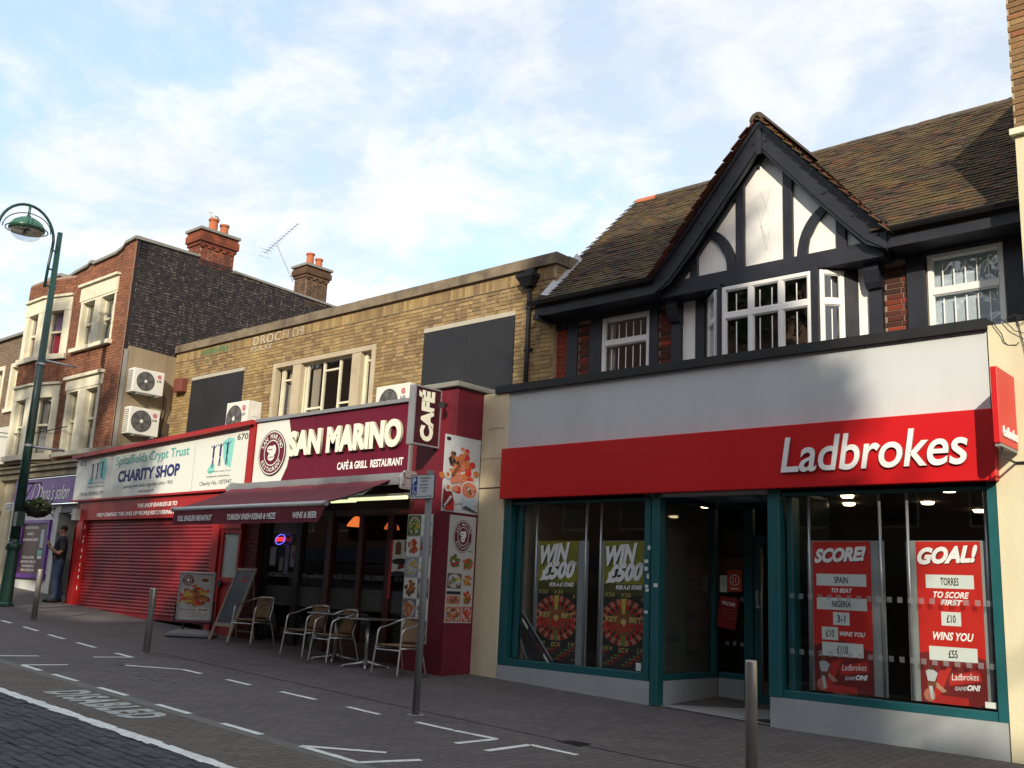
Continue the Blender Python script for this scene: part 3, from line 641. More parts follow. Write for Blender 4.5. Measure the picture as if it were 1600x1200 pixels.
def tile_objs(o, u, sdir, items, m, parent, nobj, tw=.165):
    n = u.cross(sdir).normalized()
    L_ = .19; th = .013; w2 = tw/2-.003
    def verts(j=0):
        lift0, lift1 = .030, .004              # tail rests on the course below, proud of the plane
        return [u*-w2+n*lift0, u*w2+n*lift0, u*w2+sdir*L_+n*lift1, u*-w2+sdir*L_+n*lift1, u*-w2+n*(lift0+th), u*w2+n*(lift0+th), u*w2+sdir*L_+n*(lift1+th), u*-w2+sdir*L_+n*(lift1+th)]
    fs = [(4, 5, 6, 7), (0, 1, 5, 4), (1, 2, 6, 5), (3, 0, 4, 7), (0, 3, 2, 1)]
    me = bpy.data.meshes.new('tile'); me.from_pydata([tuple(q) for q in verts()], [], fs); me.materials.append(m)
    items = sorted(items, key=lambda q: (q[2]-CAM).length); base = wl(parent)
    for (a, v, c) in items[:nobj]:
        ob = bpy.data.objects.new('tile', me); col.objects.link(ob); ob.parent = parent; ob.location = o+u*a+sdir*(v+random.uniform(-.006, .006))+n*random.uniform(0, .009)-base
    b = MB(); V = verts()
    for (a, v, c) in items[nobj:]:
        q = o+u*a+sdir*(v+random.uniform(-.006, .006))+n*random.uniform(0, .009); s_ = random.uniform(-.004, .004)
        b.add([q+x+(n*s_ if i in (1, 5) else n*0) for i, x in enumerate(V)], fs)
    if b.v: b.obj('tiles', m, parent, kind='stuff')
sd = Vector((0, RY-EY, RZ-EZ)).normalized(); HL = math.hypot(RY-EY, RZ-EZ)
it = tile_items(Vector((-10.38, EY, EZ)), Vector((1, 0, 0)), sd, 7.62, HL, lambda c: (c.z > rz(c.x, -.02) or abs(c.x-AX) > 1.86))
tile_objs(Vector((-10.38, EY, EZ)), Vector((1, 0, 0)), sd, it, TILE, roof, 240)
for s in (-1, 1):
    foot = Vector((AX+s*1.84, 11.93, rz(AX+s*1.84, .06))); sdg = Vector((AX-foot.x, 0, AZ+.02-foot.z)).normalized(); hg = (Vector((AX, 11.93, AZ+.02))-foot).length
    u = Vector((0, 1, 0)) if s > 0 else Vector((0, -1, 0)); o = foot if s > 0 else foot+Vector((0, 2.9, 0))
    keep = lambda c: EZ+(c.y-EY)*ms < c.z+.02 and c.z < AZ-.02
    itg = tile_items(o, u, sdg, 2.9, hg, keep)
    tile_objs(o, u, sdg, itg, TILE if s > 0 else TILER, roof, 30)
    # verge tiles seen edge-on along the barge
    b = MB()
    for k in range(26):
        t_ = k/26; p = foot.lerp(Vector((AX, 11.93, AZ+.02)), t_); q = foot.lerp(Vector((AX, 11.93, AZ+.02)), (k+1.5)/26); n = Vector((s*SL, 0, 1)).normalized()
        b.add([p+n*.035, q+n*.008, q+n*.026, p+n*.060, p+n*.035+Vector((0, .2, 0)), q+n*.008+Vector((0, .2, 0)), q+n*.026+Vector((0, .2, 0)), p+n*.060+Vector((0, .2, 0))], [(0, 1, 2, 3), (3, 2, 6, 7), (0, 3, 7, 4), (0, 4, 5, 1)])
    b.obj('verge_tiles', TILER, roof, kind='stuff')
RIDGE = mat('ridge_tile_clay', (.062, .048, .036), .9, var=.3, vs=5, bump=.4, dirt=(.10, .095, .04), dirt_amt=.6, ds=4)
def ridge_tile(p, q, m, r=.11):
    b = MB(); p, q = Vector(p), Vector(q); t = (q-p).normalized(); sd_ = t.cross(Vector((0, 0, 1))).normalized(); vs = []
    for e in (p, q):
        for k in range(7): a = math.pi*k/6; vs.append(e+sd_*r*math.cos(a)+Vector((0, 0, 1))*(r*math.sin(a)-.04))
    b.add(vs, [(k, k+1, 8+k, 7+k) for k in range(6)] + [tuple(range(6, -1, -1)), tuple(range(7, 14))])
    return b.obj('ridge_tile', m, roof, smooth=False)
x = -10.36
while x < -2.8:
    dz = -.05*math.sin((x+10.4)/7.6*math.pi)
    ridge_tile((x, RY, RZ+dz+random.uniform(-.008, .008)), (min(x+.44, -2.76), RY, RZ+dz+random.uniform(-.008, .008)), mat('orange_ridge_tile', (.42, .13, .06), .85, var=.2) if x < -9.95 else RIDGE); x += .45
y = 11.93
while y < 13.7: ridge_tile((AX, y, AZ+.05), (AX, y+.44, AZ+.05), RIDGE, .12); y += .45
# eaves: gutters, fascia boards, soffit
def half_gutter(x0, x1, y, z):
    b = MB(); r = .065; n = 8; vs = []
    for x in (x0, x1):
        for k in range(n+1): a = math.pi+math.pi*k/n; vs.append((x, y+r*math.cos(a), z+r*math.sin(a)))
        for k in range(n+1): a = 2*math.pi-math.pi*k/n; vs.append((x, y+(r-.012)*math.cos(a), z+(r-.012)*math.sin(a)))
    m_ = 2*(n+1); b.add(vs, [(k, (k+1) % m_, m_+(k+1) % m_, m_+k) for k in range(m_)] + [tuple(range(m_-1, -1, -1)), tuple(range(m_, 2*m_))])
    return b.obj('gutter', mat('black_gutter', (.012, .012, .014), .35, var=.1), tb)
half_gutter(-10.50, -8.06, 11.95, 6.46); half_gutter(-4.47, -2.78, 11.95, 6.46)
b = MB(); b.box(-10.42, -8.02, 12.02, 12.05, 6.22, 6.44); b.box(-4.5, -2.78, 12.02, 12.05, 6.22, 6.44); b.obj('fascia_board', BLACKT, tb)
b = MB(); b.box(-10.36, -8.0, 12.05, 12.5, 6.24, 6.27); b.box(-4.5, -2.78, 12.05, 12.5, 6.24, 6.27); b.obj('soffit', BLACKT, tb)
MB().box(-10.42, -10.30, 11.98, 12.48, 6.16, 6.24).obj('eaves_bracket', BLACKT, tb)
# flashing between roof and brick parapet
b = MB(); b.add([(-10.34, 12.05, 6.60), (-10.16, 12.05, 6.56), (-10.20, 13.0, 7.46), (-10.34, 13.0, 7.62)], [(0, 1, 2, 3)]); b.obj('lead_flashing', LEAD, tb)
# flat roof over the shop and upper grey panel
MB().box(-10.5, -3.07, 11.02, 12.49, 4.50, 4.66).obj('flat_roof', CONC, tb)
FS = FY(11.0)
MB().fb(FS, -9.97, -3.075, 3.0, 4.69, -.10, 0).obj('upper_panel', GREYP, tb)
MB().fb(FS, -10.22, -3.05, 4.685, 4.80, -.2, .07).obj('panel_capping', mat('black_capping', (.012, .013, .015), .45, var=.1), tb)
# shop front
b = MB()                                            # teal frame members as separate parts
def tf(u0, u1, v0, v1, d0=-.10, d1=.0, Fq=FS): return bevel(MB().fb(Fq, u0, u1, v0, v1, d0, d1).obj('shopfront_frame', TEAL, tb), .006, 1)
tf(-9.96, -9.82, .66, 3.04, -.12, .02); tf(-9.80, -9.70, .75, 3.02, -.22, -.10)
tf(-9.82, -7.45, .645, .745); tf(-7.45, -7.35, .645, 3.04); tf(-7.32, -7.20, .36, 3.04, -.12, .03); tf(-9.82, -7.45, 2.96, 3.06)
tf(-5.655, -5.50, .633, 3.04, -.12, .034); tf(-5.50, -3.16, .63, .72); tf(-3.16, -3.06, .63, 3.04, -.1, .02); tf(-5.50, -3.16, 2.96, 3.06)
tf(-5.47, -5.40, .72, 2.96, -.3, -.1)
MB().fb(FS, -9.95, -7.32, .30, .645, -.10, .03).obj('stall_riser', RISER, tb)
MB().fb(FS, -5.64, -3.07, .10, .63, -.10, .03).obj('stall_riser', RISER, tb)
def big_pane(F, u0, u1, v0, v1, parent, name='shop_window', m=GL_SHOP, rows=()):
    p = MB().fb(F, u0, u1, v0, v1, -.06, -.052).obj(name, m, parent)
    if rows:
        b = MB()
        for v in rows:
            u = u0+.08
            while u < u1-.06: b.fb(F, u, u+.055, v, v+.06, -.0515, -.0505); u += .115
        b.obj('frosted_squares', FROST, p, kind='stuff')
    return p
big_pane(FS, -9.70, -7.45, .745, 2.96, tb); big_pane(FS, -5.50, -3.16, .72, 2.96, tb, rows=(1.76, 1.13))
# recessed entrance: side screens, back screen, door
FE = FX(-7.21)
MB().fb(FE, 11.13, 12.5, .30, .66, -.08, 0).obj('stall_riser', RISER, tb)
tf(11.12, 12.46, .66, .74, -.06, 0, FE); tf(11.12, 12.46, 2.98, 3.06, -.06, 0, FE); tf(12.40, 12.50, .66, 3.02, -.06, .002, FE)
sg = big_pane(FE, 11.12, 12.40, .74, 2.98, tb); MB().fb(FE, 11.13, 12.39, .75, 2.97, -.066, -.064).obj('tinted_film', frost_mat('greenish_grey_film', (.16, .17, .15), .35), sg)
for i, (u, v) in enumerate(((11.30, 2.62), (11.72, 2.35), (11.25, 2.05), (11.75, 1.92), (11.3, 1.65), (11.7, 1.45), (11.25, 1.15), (11.75, .98), (12.1, 2.2), (12.1, 1.25))):
    text('Ladbrokes', FE, u, u+.34, v, v+.075, -.050, mat('smoked_vinyl', (.03, .045, .05), .6), sg, shear=.25, depth=.001)
FK = FY(12.5)
MB().fb(FK, -7.20, -6.75, .30, .66, -.08, 0).obj('stall_riser', RISER, tb)
tf(-7.20, -6.80, .66, .74, -.06, 0, FK); tf(-6.80, -6.66, .36, 3.06, -.06, .02, FK); big_pane(FK, -7.20, -6.80, .74, 2.98, tb, rows=(1.70, 1.10)); tf(-7.20, -5.6, 2.98, 3.08, -.06, .02, FK)
tf(-5.72, -5.62, .3, 3.0, -.06, .02, FK)
dr = MB(); 
dr.fb(FK, -6.64, -6.54, .34, 2.6, -.05, .01); dr.fb(FK, -5.84, -5.74, .34, 2.6, -.05, .01); dr.fb(FK, -6.54, -5.84, 2.5, 2.6, -.05, .01); dr.fb(FK, -6.54, -5.84, .34, .50, -.05, .01)
door = dr.obj('door', TEAL, tb); MB().fb(FK, -6.54, -5.84, .50, 2.5, -.03, -.022).obj('pane', GL_SHOP, door)
h_ = MB(); h_.tube([FK.p(-6.50, .52, .07), FK.p(-6.50, 2.42, .07)], .018, 10)
for v in (.62, 2.3): h_.tube([FK.p(-6.50, v, .07), FK.p(-6.50, v, 0)], .009, 6)
h_.obj('handle', STEEL, door, smooth=True)
text('PULL', FK, -6.62, -6.57, 1.62, 1.86, .012, WLET, door, rot=0)
b = MB(); b.add([(-7.20, 11.02, g(-7.2, 11)+.012), (-5.64, 11.02, g(-5.64, 11)+.012), (-5.64, 12.55, .36), (-7.20, 12.55, .36)], [(0, 1, 2, 3)]); b.obj('entrance_floor', mat('pale_entrance_tiles', (.30, .31, .31), .6, var=.1), tb)
MB().box(-7.2, -5.62, 11.02, 12.6, 3.06, 3.10).obj('entrance_ceiling', mat('soffit_grey', (.30, .32, .33), .7), tb)
b = MB(); b.lathe((-6.35, 11.7, 3.00), [(.16, 0), (.20, .03), (.20, .06)], 24); b.obj('ceiling_light', mat('unlit_lamp_bowl', (.35, .38, .38), .4), tb)
FE2 = FX(-5.62); MB().box(-5.62, -5.58, 11.1, 12.55, .3, 3.05).obj('side_screen', mat('dark_glass_screen', (.02, .03, .033), .1), tb)
# interior
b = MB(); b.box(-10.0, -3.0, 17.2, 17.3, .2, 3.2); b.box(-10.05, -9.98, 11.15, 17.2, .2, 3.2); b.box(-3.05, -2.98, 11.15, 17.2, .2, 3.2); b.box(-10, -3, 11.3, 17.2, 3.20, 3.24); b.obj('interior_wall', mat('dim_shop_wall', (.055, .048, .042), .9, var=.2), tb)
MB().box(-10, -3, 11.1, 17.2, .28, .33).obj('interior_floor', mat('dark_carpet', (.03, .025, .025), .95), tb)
b = MB(); b.box(-9.68, -9.60, 11.15, 12.5, .7, 3.0); b.obj('window_return', mat('beige_return', (.16, .14, .10), .9), tb)
b = MB(); b.box(-9.0, -7.9, 14.6, 14.7, 1.9, 2.4); b.box(-8.2, -7.0, 15.2, 16.2, .3, 1.3); b.box(-5.2, -4.2, 15, 15.8, .3, 1.35); b.obj('counter', mat('dark_counter', (.05, .02, .018), .6), tb)
b = MB(); b.box(-4.35, -4.15, 13.5, 13.7, .9, 1.25); b.obj('paper_bin', mat('pale_yellow_tub', (.45, .40, .20), .6), tb)
DL = emit_mat('lit_downlight', (1.0, .74, .42), 6)
for (x, y) in ((-5.1, 12.1), (-3.75, 12.1), (-4.15, 12.9), (-5.6, 13.2), (-3.9, 14.1), (-4.9, 14.3), (-6.0, 14.2), (-4.6, 15.6), (-7.6, 12.6), (-8.3, 14.0)):
    b = MB(); b.lathe((x, y, 3.165), [(.070, 0), (.08, .01), (.09, .035)], 20); b.obj('downlight', DL, tb)
# grey display boards hanging on cables in the windows
for (u0, u1) in ((-9.47, -8.50), (-8.30, -7.47), (-5.24, -4.33), (-4.08, -3.20)):
    t = thing('display_board', (u0, 11.18, .75), {-9.47: 'grey hanging display board behind the leftmost roulette poster', -8.30: 'grey hanging display board beside the teal corner post', -5.24: 'grey hanging display board carrying the SCORE poster', -4.08: 'grey hanging display board carrying the GOAL poster'}[u0], 'display board', 'grey display boards in the betting shop windows')
    MB().box(u0, u1, 11.16, 11.18, .74, 2.44).obj('board', mat('grey_display_board', (.24, .27, .28), .6, var=.05), t)
    b = MB()
    for u in (u0+.03, u1-.03): b.tube([(u, 11.15, .74), (u, 11.15, 3.0)], .017, 8)
    b.obj('upright', SILVER, t, smooth=True)
# pilaster between the shops and the right-hand party wall
pil = thing('cream_pilaster', (-10.2, 11, .4), 'cracked cream rendered pilaster between the maroon pillar and the teal window', 'pilaster')
b = MB(); b.box(-10.50, -9.965, 10.97, 11.3, .2, 4.70); bevel(b.obj('shaft', CREAM, pil), .015, 2)
b = MB(); b.fb(FY(10.97), -10.50, -9.965, 3.215, 3.235, 0, .004); b.obj('crack', mat('dark_joint', (.05, .045, .03), .9), pil)
b = MB()
for v0, uu in ((3.66, (-10.48, -10.38, -10.3, -10.2, -10.12, -10.0)), (4.12, (-10.36, -10.25, -10.16, -10.02))):
    pts = [(u, v0+random.uniform(-.02, .02)) for u in uu]
    for p, q in zip(pts, pts[1:]): b.add([FY(10.968).p(p[0], p[1], 0), FY(10.968).p(q[0], q[1], 0), FY(10.968).p(q[0], q[1]+.007, 0), FY(10.968).p(p[0], p[1]+.007, 0)], [(0, 1, 2, 3)])
b.obj('crack', mat('dark_joint', (.05, .045, .03), .9), pil)
# ------------------------------------------------------------------ neighbour on the right
BR_N = piece_mat('brown_stock_bricks', [(.20, .12, .06), (.26, .16, .075), (.15, .085, .05), (.24, .17, .09), (.30, .20, .09), (.24, .07, .04)], .88, soot=(.10, .07, .045), soot_amt=.4, soot_s=1.2)
nb = thing('neighbour_building', (1, 11.2, .2), 'brick building with cream rendered front at the right edge of the photo', 'building')
b = MB(); b.box(-3.055, 6, 10.97, 11.9, -.2, 4.72); b.box(-2.72, 6, 11.215, 15.0, 4.72, 7.0); b.obj('rendered_wall', mat('sunlit_cream_render', (.66, .62, .44), .85, var=.07, vs=1.5, bump=.3, bs=22, dirt=(.46, .41, .28), dirt_amt=.5, ds=1.3, streak=True), nb)
b = MB(); b.hexa([(-2.72, 11.215, 7.0), (6, 11.215, 7.0), (6, 15, 7.0), (-2.72, 15, 7.0), (-2.72, 11.215, 8.9), (6, 11.215, 8.9), (6, 15, 10.4), (-2.72, 15, 10.4)]); b.obj('wall', MORT_Y, nb)
MB().box(-2.76, 6, 11.15, 11.5, 6.93, 7.0).obj('string_course', CREAMP, nb)
lay('brick', FY(11.215), bond(-2.72, -2.0, 7.01, 8.88, L=.225), BR_N, nb, 200, 0)
lay('brick', FX(-2.72) if False else Fr((-2.72, 0, 0), (0, -1, 0)), [], BR_N, nb, 0)
MB().box(-2.80, 6, 11.13, 11.30, 8.9, 9.0).obj('coping', COPING, nb)
# ------------------------------------------------------------------ signs of the betting shop
fs = thing('shop_sign', (-6.5, 10.93, 3.4), 'long red fascia sign with white 3D shop name above the betting shop', 'shop sign')
bevel(MB().box(-9.955, -3.02, 10.85, 10.995, 3.04, 3.795).obj('board', REDF, fs), .008, 2)
text('Ladbrokes', FY(10.85), -5.40, -3.27, 3.215, 3.635, .012, WLET, fs, bold=.012, shear=.18, depth=.022, edge=GREYL, space=.98, res=6)
ps = thing('projecting_sign', (-2.9, 10.8, 3.7), 'red projecting box sign at the right end of the betting shop fascia', 'sign')
bevel(MB().box(-2.885, -2.82, 10.36, 10.966, 3.345, 4.125).obj('box', REDF, ps), .008, 2)
text('Ladbrokes', FX(-2.82), 10.44, 10.93, 3.42, 3.53, .002, WLET, ps, bold=.02, shear=.18, depth=.012)
b = MB(); b.box(-2.88, -2.825, 10.38, 10.95, 3.315, 3.343, GREYL); b.obj('tray', GREYL, ps)
b = MB(); b.tube([(-2.85, 10.97, 3.22), (-2.85, 10.42, 3.22)], .012, 8); b.tube([(-2.85, 10.5, 3.22), (-2.85, 10.5, 3.33)], .010, 6); b.tube([(-2.85, 10.96, 3.22), (-2.5, 10.95, 3.22)], .014, 8); b.obj('bracket', BLK, ps)
b = MB()
random.seed(3)
for k in range(5):
    p = Vector((-3.0+.05*k, 10.94, 4.76)); pts = [p]
    for i in range(6): p = p+Vector((random.uniform(.01, .10), random.uniform(-.03, .02), random.uniform(-.12, .05))); pts.append(p)
    b.tube(pts, .005, 5)
b.tube([(-2.75, 10.95, 4.74), (-2.66, 10.94, 4.2), (-2.70, 10.95, 3.9), (-2.6, 10.95, 3.7)], .005, 5)
setp(b.obj('loose_cables', BLK), 'tangle of thin black cables on top of the cream wall at the right edge', 'cables')
# ------------------------------------------------------------------ posters in the betting shop
def poster(name, F, u0, u1, v0, v1, m, label, cat='poster', group=None, thick=.004, d=0):
    t = thing(name, F.p((u0+u1)/2, v0, 0), label, cat, group); MB().fb(F, u0, u1, v0, v1, d, d+thick).obj('sheet', m, t); return t
def roulette(u0, u1, v0, v1, label):
    F = FY(11.155); W = u1-u0; H = v1-v0; t = poster('roulette_poster', F, u0, u1, v0, v1, mat('black_poster_paper', (.018, .018, .014), .5, var=.3, vs=5), label, group='roulette posters in the left shop window')
    b = MB(); b.add([F.p(u0, v0+H*.66, .005), F.p(u1, v0+H*.66, .005), F.p(u1, v1, .005), F.p(u0, v1, .005)], [(0, 1, 2, 3)], OLV)
    b.add([F.p(u0, v0+H*.57, .0048), F.p(u1, v0+H*.57, .0048), F.p(u1, v0+H*.67, .0048), F.p(u0, v0+H*.67, .0048)], [(0, 1, 2, 3)], mat('dark_olive_print', (.06, .06, .008), .5, var=.4, vs=6))
    b.obj('background', None, t)
    X = lambda f: u0+W*f
    Y = lambda f: v0+H*f
    for (s, a, c, e, f) in (('WIN', .04, .80, .80, .96), ('£500', .05, .95, .66, .81)):
        text(s, F, X(a)+.012, X(c)+.012, Y(e)-.012, Y(f)-.012, .006, BLK, t, bold=.09, shear=.3, depth=.001, slope=.05); text(s, F, X(a), X(c), Y(e), Y(f), .008, WLET, t, bold=.055, shear=.3, depth=.001, slope=.05)
    text('UP TO', F, X(.82), X(.98), Y(.80), Y(.825), .008, WLET, t, bold=.04, depth=.001); text('FOR A £1 STAKE', F, X(.30), X(.93), Y(.615), Y(.65), .008, WLET, t, bold=.05, shear=.3, depth=.001, slope=.01)
    cu_, cv_ = X(.5), Y(.36); ru, rv = W*.56, H*.185
    b = MB(); n = 37
    for k in range(n):
        a0, a1 = 2*math.pi*k/n+math.pi/2, 2*math.pi*(k+1)/n+math.pi/2
        c = (GRN if k in (0, 18) else (RED if k % 2 else BLK))
        for (r0, r1, cc) in ((.80, 1.0, PNK if k % 2 else DRD), (.58, .80, c)):
            P = []
            for (a, r) in ((a0, r0), (a0, r1), (a1, r1), (a1, r0)):
                P.append(F.p(min(max(cu_+ru*r*math.cos(a), u0), u1), cv_+rv*r*math.sin(a), .006))
            b.add(P, [(3, 2, 1, 0)], cc)
    for (r, m_, dd) in ((.80, GLD, .0065),): b.disc(F, cu_, cv_, min(ru*r, W/2), rv*r, dd, m_, 40, r0=.985)
    b.disc(F, cu_, cv_, ru*.58, rv*.58, .0062, BRN, 32); b.disc(F, cu_, cv_, ru*.46, rv*.46, .0066, mat('wheel_wood_print', (.22, .08, .03), .4, var=.3, vs=12), 32); b.disc(F, cu_, cv_, ru*.12, rv*.14, .0072, GLD, 16)
    b.add([F.p(cu_-.022, cv_+rv*.35, .0074), F.p(cu_+.022, cv_+rv*.35, .0074), F.p(cu_+.045, cv_+rv*1.0, .0074), F.p(cu_-.045, cv_+rv*1.0, .0074)], [(0, 1, 2, 3)], YEL)
    b.add([F.p(cu_-.035, cv_-rv*.98, .0074), F.p(cu_+.035, cv_-rv*.98, .0074), F.p(cu_+.025, cv_-rv*.55, .0074), F.p(cu_-.025, cv_-rv*.55, .0074)], [(0, 1, 2, 3)], GRN)
    b.obj('wheel', None, t)
    text('KEY', F, X(.08), X(.36), cv_+.005, cv_+.075, .009, GLD, t, bold=.03, depth=.001); text('BET', F, X(.64), X(.94), cv_+.005, cv_+.075, .009, GLD, t, bold=.03, depth=.001)
    text('ROULETTE', F, X(.03), X(.97), cv_-.12, cv_-.015, .009, RED, t, bold=.04, depth=.001)
    for s, f in (('X50', .03), ('X30', .42)): text(s, F, X(f), X(f+.24), cv_+rv+.02, cv_+rv+.075, .008, GLD, t, depth=.001)
    text('X', F, X(.90), X(.98), cv_+rv-.03, cv_+rv+.02, .008, GLD, t, depth=.001)
    for s, f in (('X20', .40), ('X50', .02), ('X1', .84)): text(s, F, X(f), X(f+(.24 if f < .8 else .15)), cv_-rv-(.075 if f > .3 and f < .8 else .06), cv_-rv-(.02 if f > .3 and f < .8 else .01), .008, GLD, t, depth=.001, rot=math.pi)
    b = MB()
    for r_ in range(5):
        for k in range(11): b.fb(F, X(.03+k*.088), X(.03+k*.088)+W*.065, Y(.025+r_*.024), Y(.025+r_*.024)+H*.013, .005, .006, (GRN, DRD, BLK, RED, BLK)[(k*3+r_*2) % 5])
    b.obj('betting_table', None, t)
roulette(-9.385, -8.67, .75, 2.44, 'tall roulette poster WIN UP TO £500, left one in the left shop window')
roulette(-8.205, -7.52, .75, 2.43, 'tall roulette poster WIN UP TO £500, right one beside the teal post')
WBOX = mat('white_box_print', (.62, .68, .66), .5, var=.03)
def football(u0, u1, rows, label):
    F = FY(11.155); v0, v1 = .74, 2.43; W = u1-u0; H = v1-v0; t = poster('football_poster', F, u0, u1, v0, v1, mat('red_poster_paper', (.50, .018, .012), .45, var=.12, vs=2.5), label, group='red football betting posters')
    X = lambda f: u0+W*f
    Y = lambda f: v0+H*f
    b = MB(); b.add([F.p(u0, v0, .0045), F.p(u1, v0, .0045), F.p(u1, Y(.28), .0045), F.p(X(.5), Y(.34), .0045), F.p(u0, Y(.30), .0045)], [(0, 1, 2, 3, 4)], DRD)
    b.add([F.p(X(.15), Y(0), .005), F.p(X(.72), Y(0), .005), F.p(X(.72), Y(.045), .005), F.p(X(.30), Y(.05), .005), F.p(X(.48), Y(.22), .005), F.p(X(.30), Y(.20), .005)], [(0, 1, 2, 3, 4, 5)], RED)
    b.add([F.p(X(.44), Y(.11), .0055), F.p(X(.93), Y(.15), .0055), F.p(X(.90), Y(.22), .0055), F.p(X(.44), Y(.17), .0055)], [(0, 1, 2, 3)], RED)
    b.obj('background', None, t)
    # running player with a ball
    b = MB(); SK = mat('skin_print', (.42, .24, .16), .6, var=.1)
    b.disc(F, X(.17), Y(.215), W*.035, H*.018, .007, BRN, 10)
    b.add([F.p(X(.08), Y(.19), .006), F.p(X(.11), Y(.13), .006), F.p(X(.22), Y(.13), .006), F.p(X(.27), Y(.18), .006), F.p(X(.2), Y(.20), .006), F.p(X(.13), Y(.20), .006)], [(0, 1, 2, 3, 4, 5)], PLT)
    b.add([F.p(X(.11), Y(.13), .0062), F.p(X(.10), Y(.10), .0062), F.p(X(.25), Y(.10), .0062), F.p(X(.22), Y(.13), .0062)], [(0, 1, 2, 3)], BRN)
    b.add([F.p(X(.12), Y(.10), .006), F.p(X(.15), Y(.02), .006), F.p(X(.20), Y(.02), .006), F.p(X(.18), Y(.10), .006)], [(0, 1, 2, 3)], PLT)
    b.add([F.p(X(.19), Y(.11), .006), F.p(X(.33), Y(.065), .006), F.p(X(.40), Y(.075), .006), F.p(X(.25), Y(.125), .006)], [(0, 1, 2, 3)], SK)
    b.disc(F, X(.13), Y(.045), W*.09, H*.04, .0058, PNK, 16); b.obj('player', None, t)
    text('Ladbrokes', F, X(.48), X(.88), Y(.145), Y(.185), .006, WLET, t, depth=.001, shear=.1, slope=.02); text('GAME', F, X(.52), X(.70), Y(.085), Y(.11), .006, PLT, t, bold=.04, depth=.001, shear=.25, slope=.008)
    text('ON!', F, X(.70), X(.90), Y(.09), Y(.125), .006, WLET, t, bold=.06, depth=.001, shear=.25, slope=.008)
    for (kind, s, a, c, e, f) in rows:
        if kind == 'h':
            text(s, F, X(a)+.008, X(c)+.008, Y(e)-.01, Y(f)-.01, .006, DRD, t, bold=.07, shear=.3, depth=.001, slope=.035); text(s, F, X(a), X(c), Y(e), Y(f), .008, WLET, t, bold=.055, shear=.3, depth=.001, slope=.035)
        elif kind == 'w': text(s, F, X(a), X(c), Y(e), Y(f), .006, WLET, t, bold=.03, shear=.3, depth=.001)
        else:
            MB().fb(F, X(a), X(c), Y(e), Y(f), .0045, .0055).obj('label_strip', WBOX, t)
            n = len(s)*W*.055/2; m_ = (X(a)+X(c))/2; text(s, F, m_-n*.85, m_+n*.85, Y(e)+H*.018, Y(f)-H*.018, .0058, BLK, t, bold=.02, depth=.0006)
football(-5.17, -4.48, [('h', 'SCORE!', .03, .93, .85, .95), ('b', 'SPAIN', .06, .92, .70, .78), ('w', 'TO BEAT', .32, .68, .655, .685), ('b', 'NIGERIA', .06, .92, .54, .62), ('b', '3-1', .34, .62, .44, .525),
          ('b', '£10', .14, .42, .34, .425), ('w', 'WINS YOU', .45, .88, .37, .40), ('b', '£110', .14, .84, .235, .325)], 'red SCORE! poster with SPAIN TO BEAT NIGERIA in the right shop window')
football(-3.97, -3.30, [('h', 'GOAL!', .02, .96, .85, .96), ('b', 'TORRES', .14, .88, .705, .79), ('w', 'TO SCORE', .25, .80, .645, .685), ('w', 'FIRST', .36, .70, .60, .635), ('b', '£10', .36, .66, .475, .56),
          ('w', 'WINS YOU', .22, .84, .385, .435), ('b', '£55', .15, .88, .26, .345)], 'red GOAL! poster with TORRES TO SCORE FIRST at the right end')
# small notices on the entrance
FNT = FY(12.49)
def notice(u0, u1, v0, v1, m, label, txt=None, tm=None, F=FNT, rot=0, d=.004, cat='notice', group=None):
    t = thing('notice', F.p((u0+u1)/2, v0, 0), label, cat, group)
    if rot:
        cu_, cv_ = (u0+u1)/2, (v0+v1)/2; c, s = math.cos(rot), math.sin(rot); P = [(cu_+(x-cu_)*c-(y-cv_)*s, cv_+(x-cu_)*s+(y-cv_)*c) for x, y in ((u0, v0), (u1, v0), (u1, v1), (u0, v1))]
        MB().prism(F, P, d, d+.002).obj('sheet', m, t)
    else: MB().fb(F, u0, u1, v0, v1, d, d+.002).obj('sheet', m, t)
    for (s, a, c_, e, f) in (txt or []): text(s, F, u0+(u1-u0)*a, u0+(u1-u0)*c_, v0+(v1-v0)*e, v0+(v1-v0)*f, d+.003, tm, t, bold=.02, depth=.0006)
    return t
n_ = notice(-7.17, -7.06, 1.82, 2.05, WBOX, 'small white notice on the glass beside the red symbol notice'); 
MB().disc(FNT, -7.115, 1.95, .03, .03, .008, TXTG, 16, r0=.8).obj('symbol', None, n_)
n_ = notice(-7.05, -6.83, 1.83, 2.13, mat('orange_red_notice', (.52, .07, .03), .5), 'orange-red notice with white circle symbol on the entrance glass'); b = MB(); b.disc(FNT, -6.94, 1.99, .075, .075, .008, WLET, 24, r0=.86); b.fb(FNT, -6.97, -6.96, 1.95, 2.03, .007, .008, WLET); b.fb(FNT, -6.93, -6.92, 1.95, 2.03, .007, .008, WLET); b.fb(FNT, -7.0, -6.88, 1.865, 1.88, .007, .008, WLET); b.obj('symbol', None, n_)
n_ = notice(-7.20, -6.90, 1.33, 1.75, mat('dark_red_notice', (.26, .015, .02), .5), 'tilted dark red WELCOME notice on the entrance glass', rot=R(-8))
text('WELCOME', FNT, -7.14, -6.93, 1.64, 1.69, .008, WLET, n_, bold=.03, depth=.0006, rot=R(-8)); b = MB()
for k in range(4): b.fb(FNT, -7.15+.01*k, -6.94+.01*k, 1.585-k*.04, 1.592-k*.04, .007, .008)
b.obj('print_lines', PNK, n_)
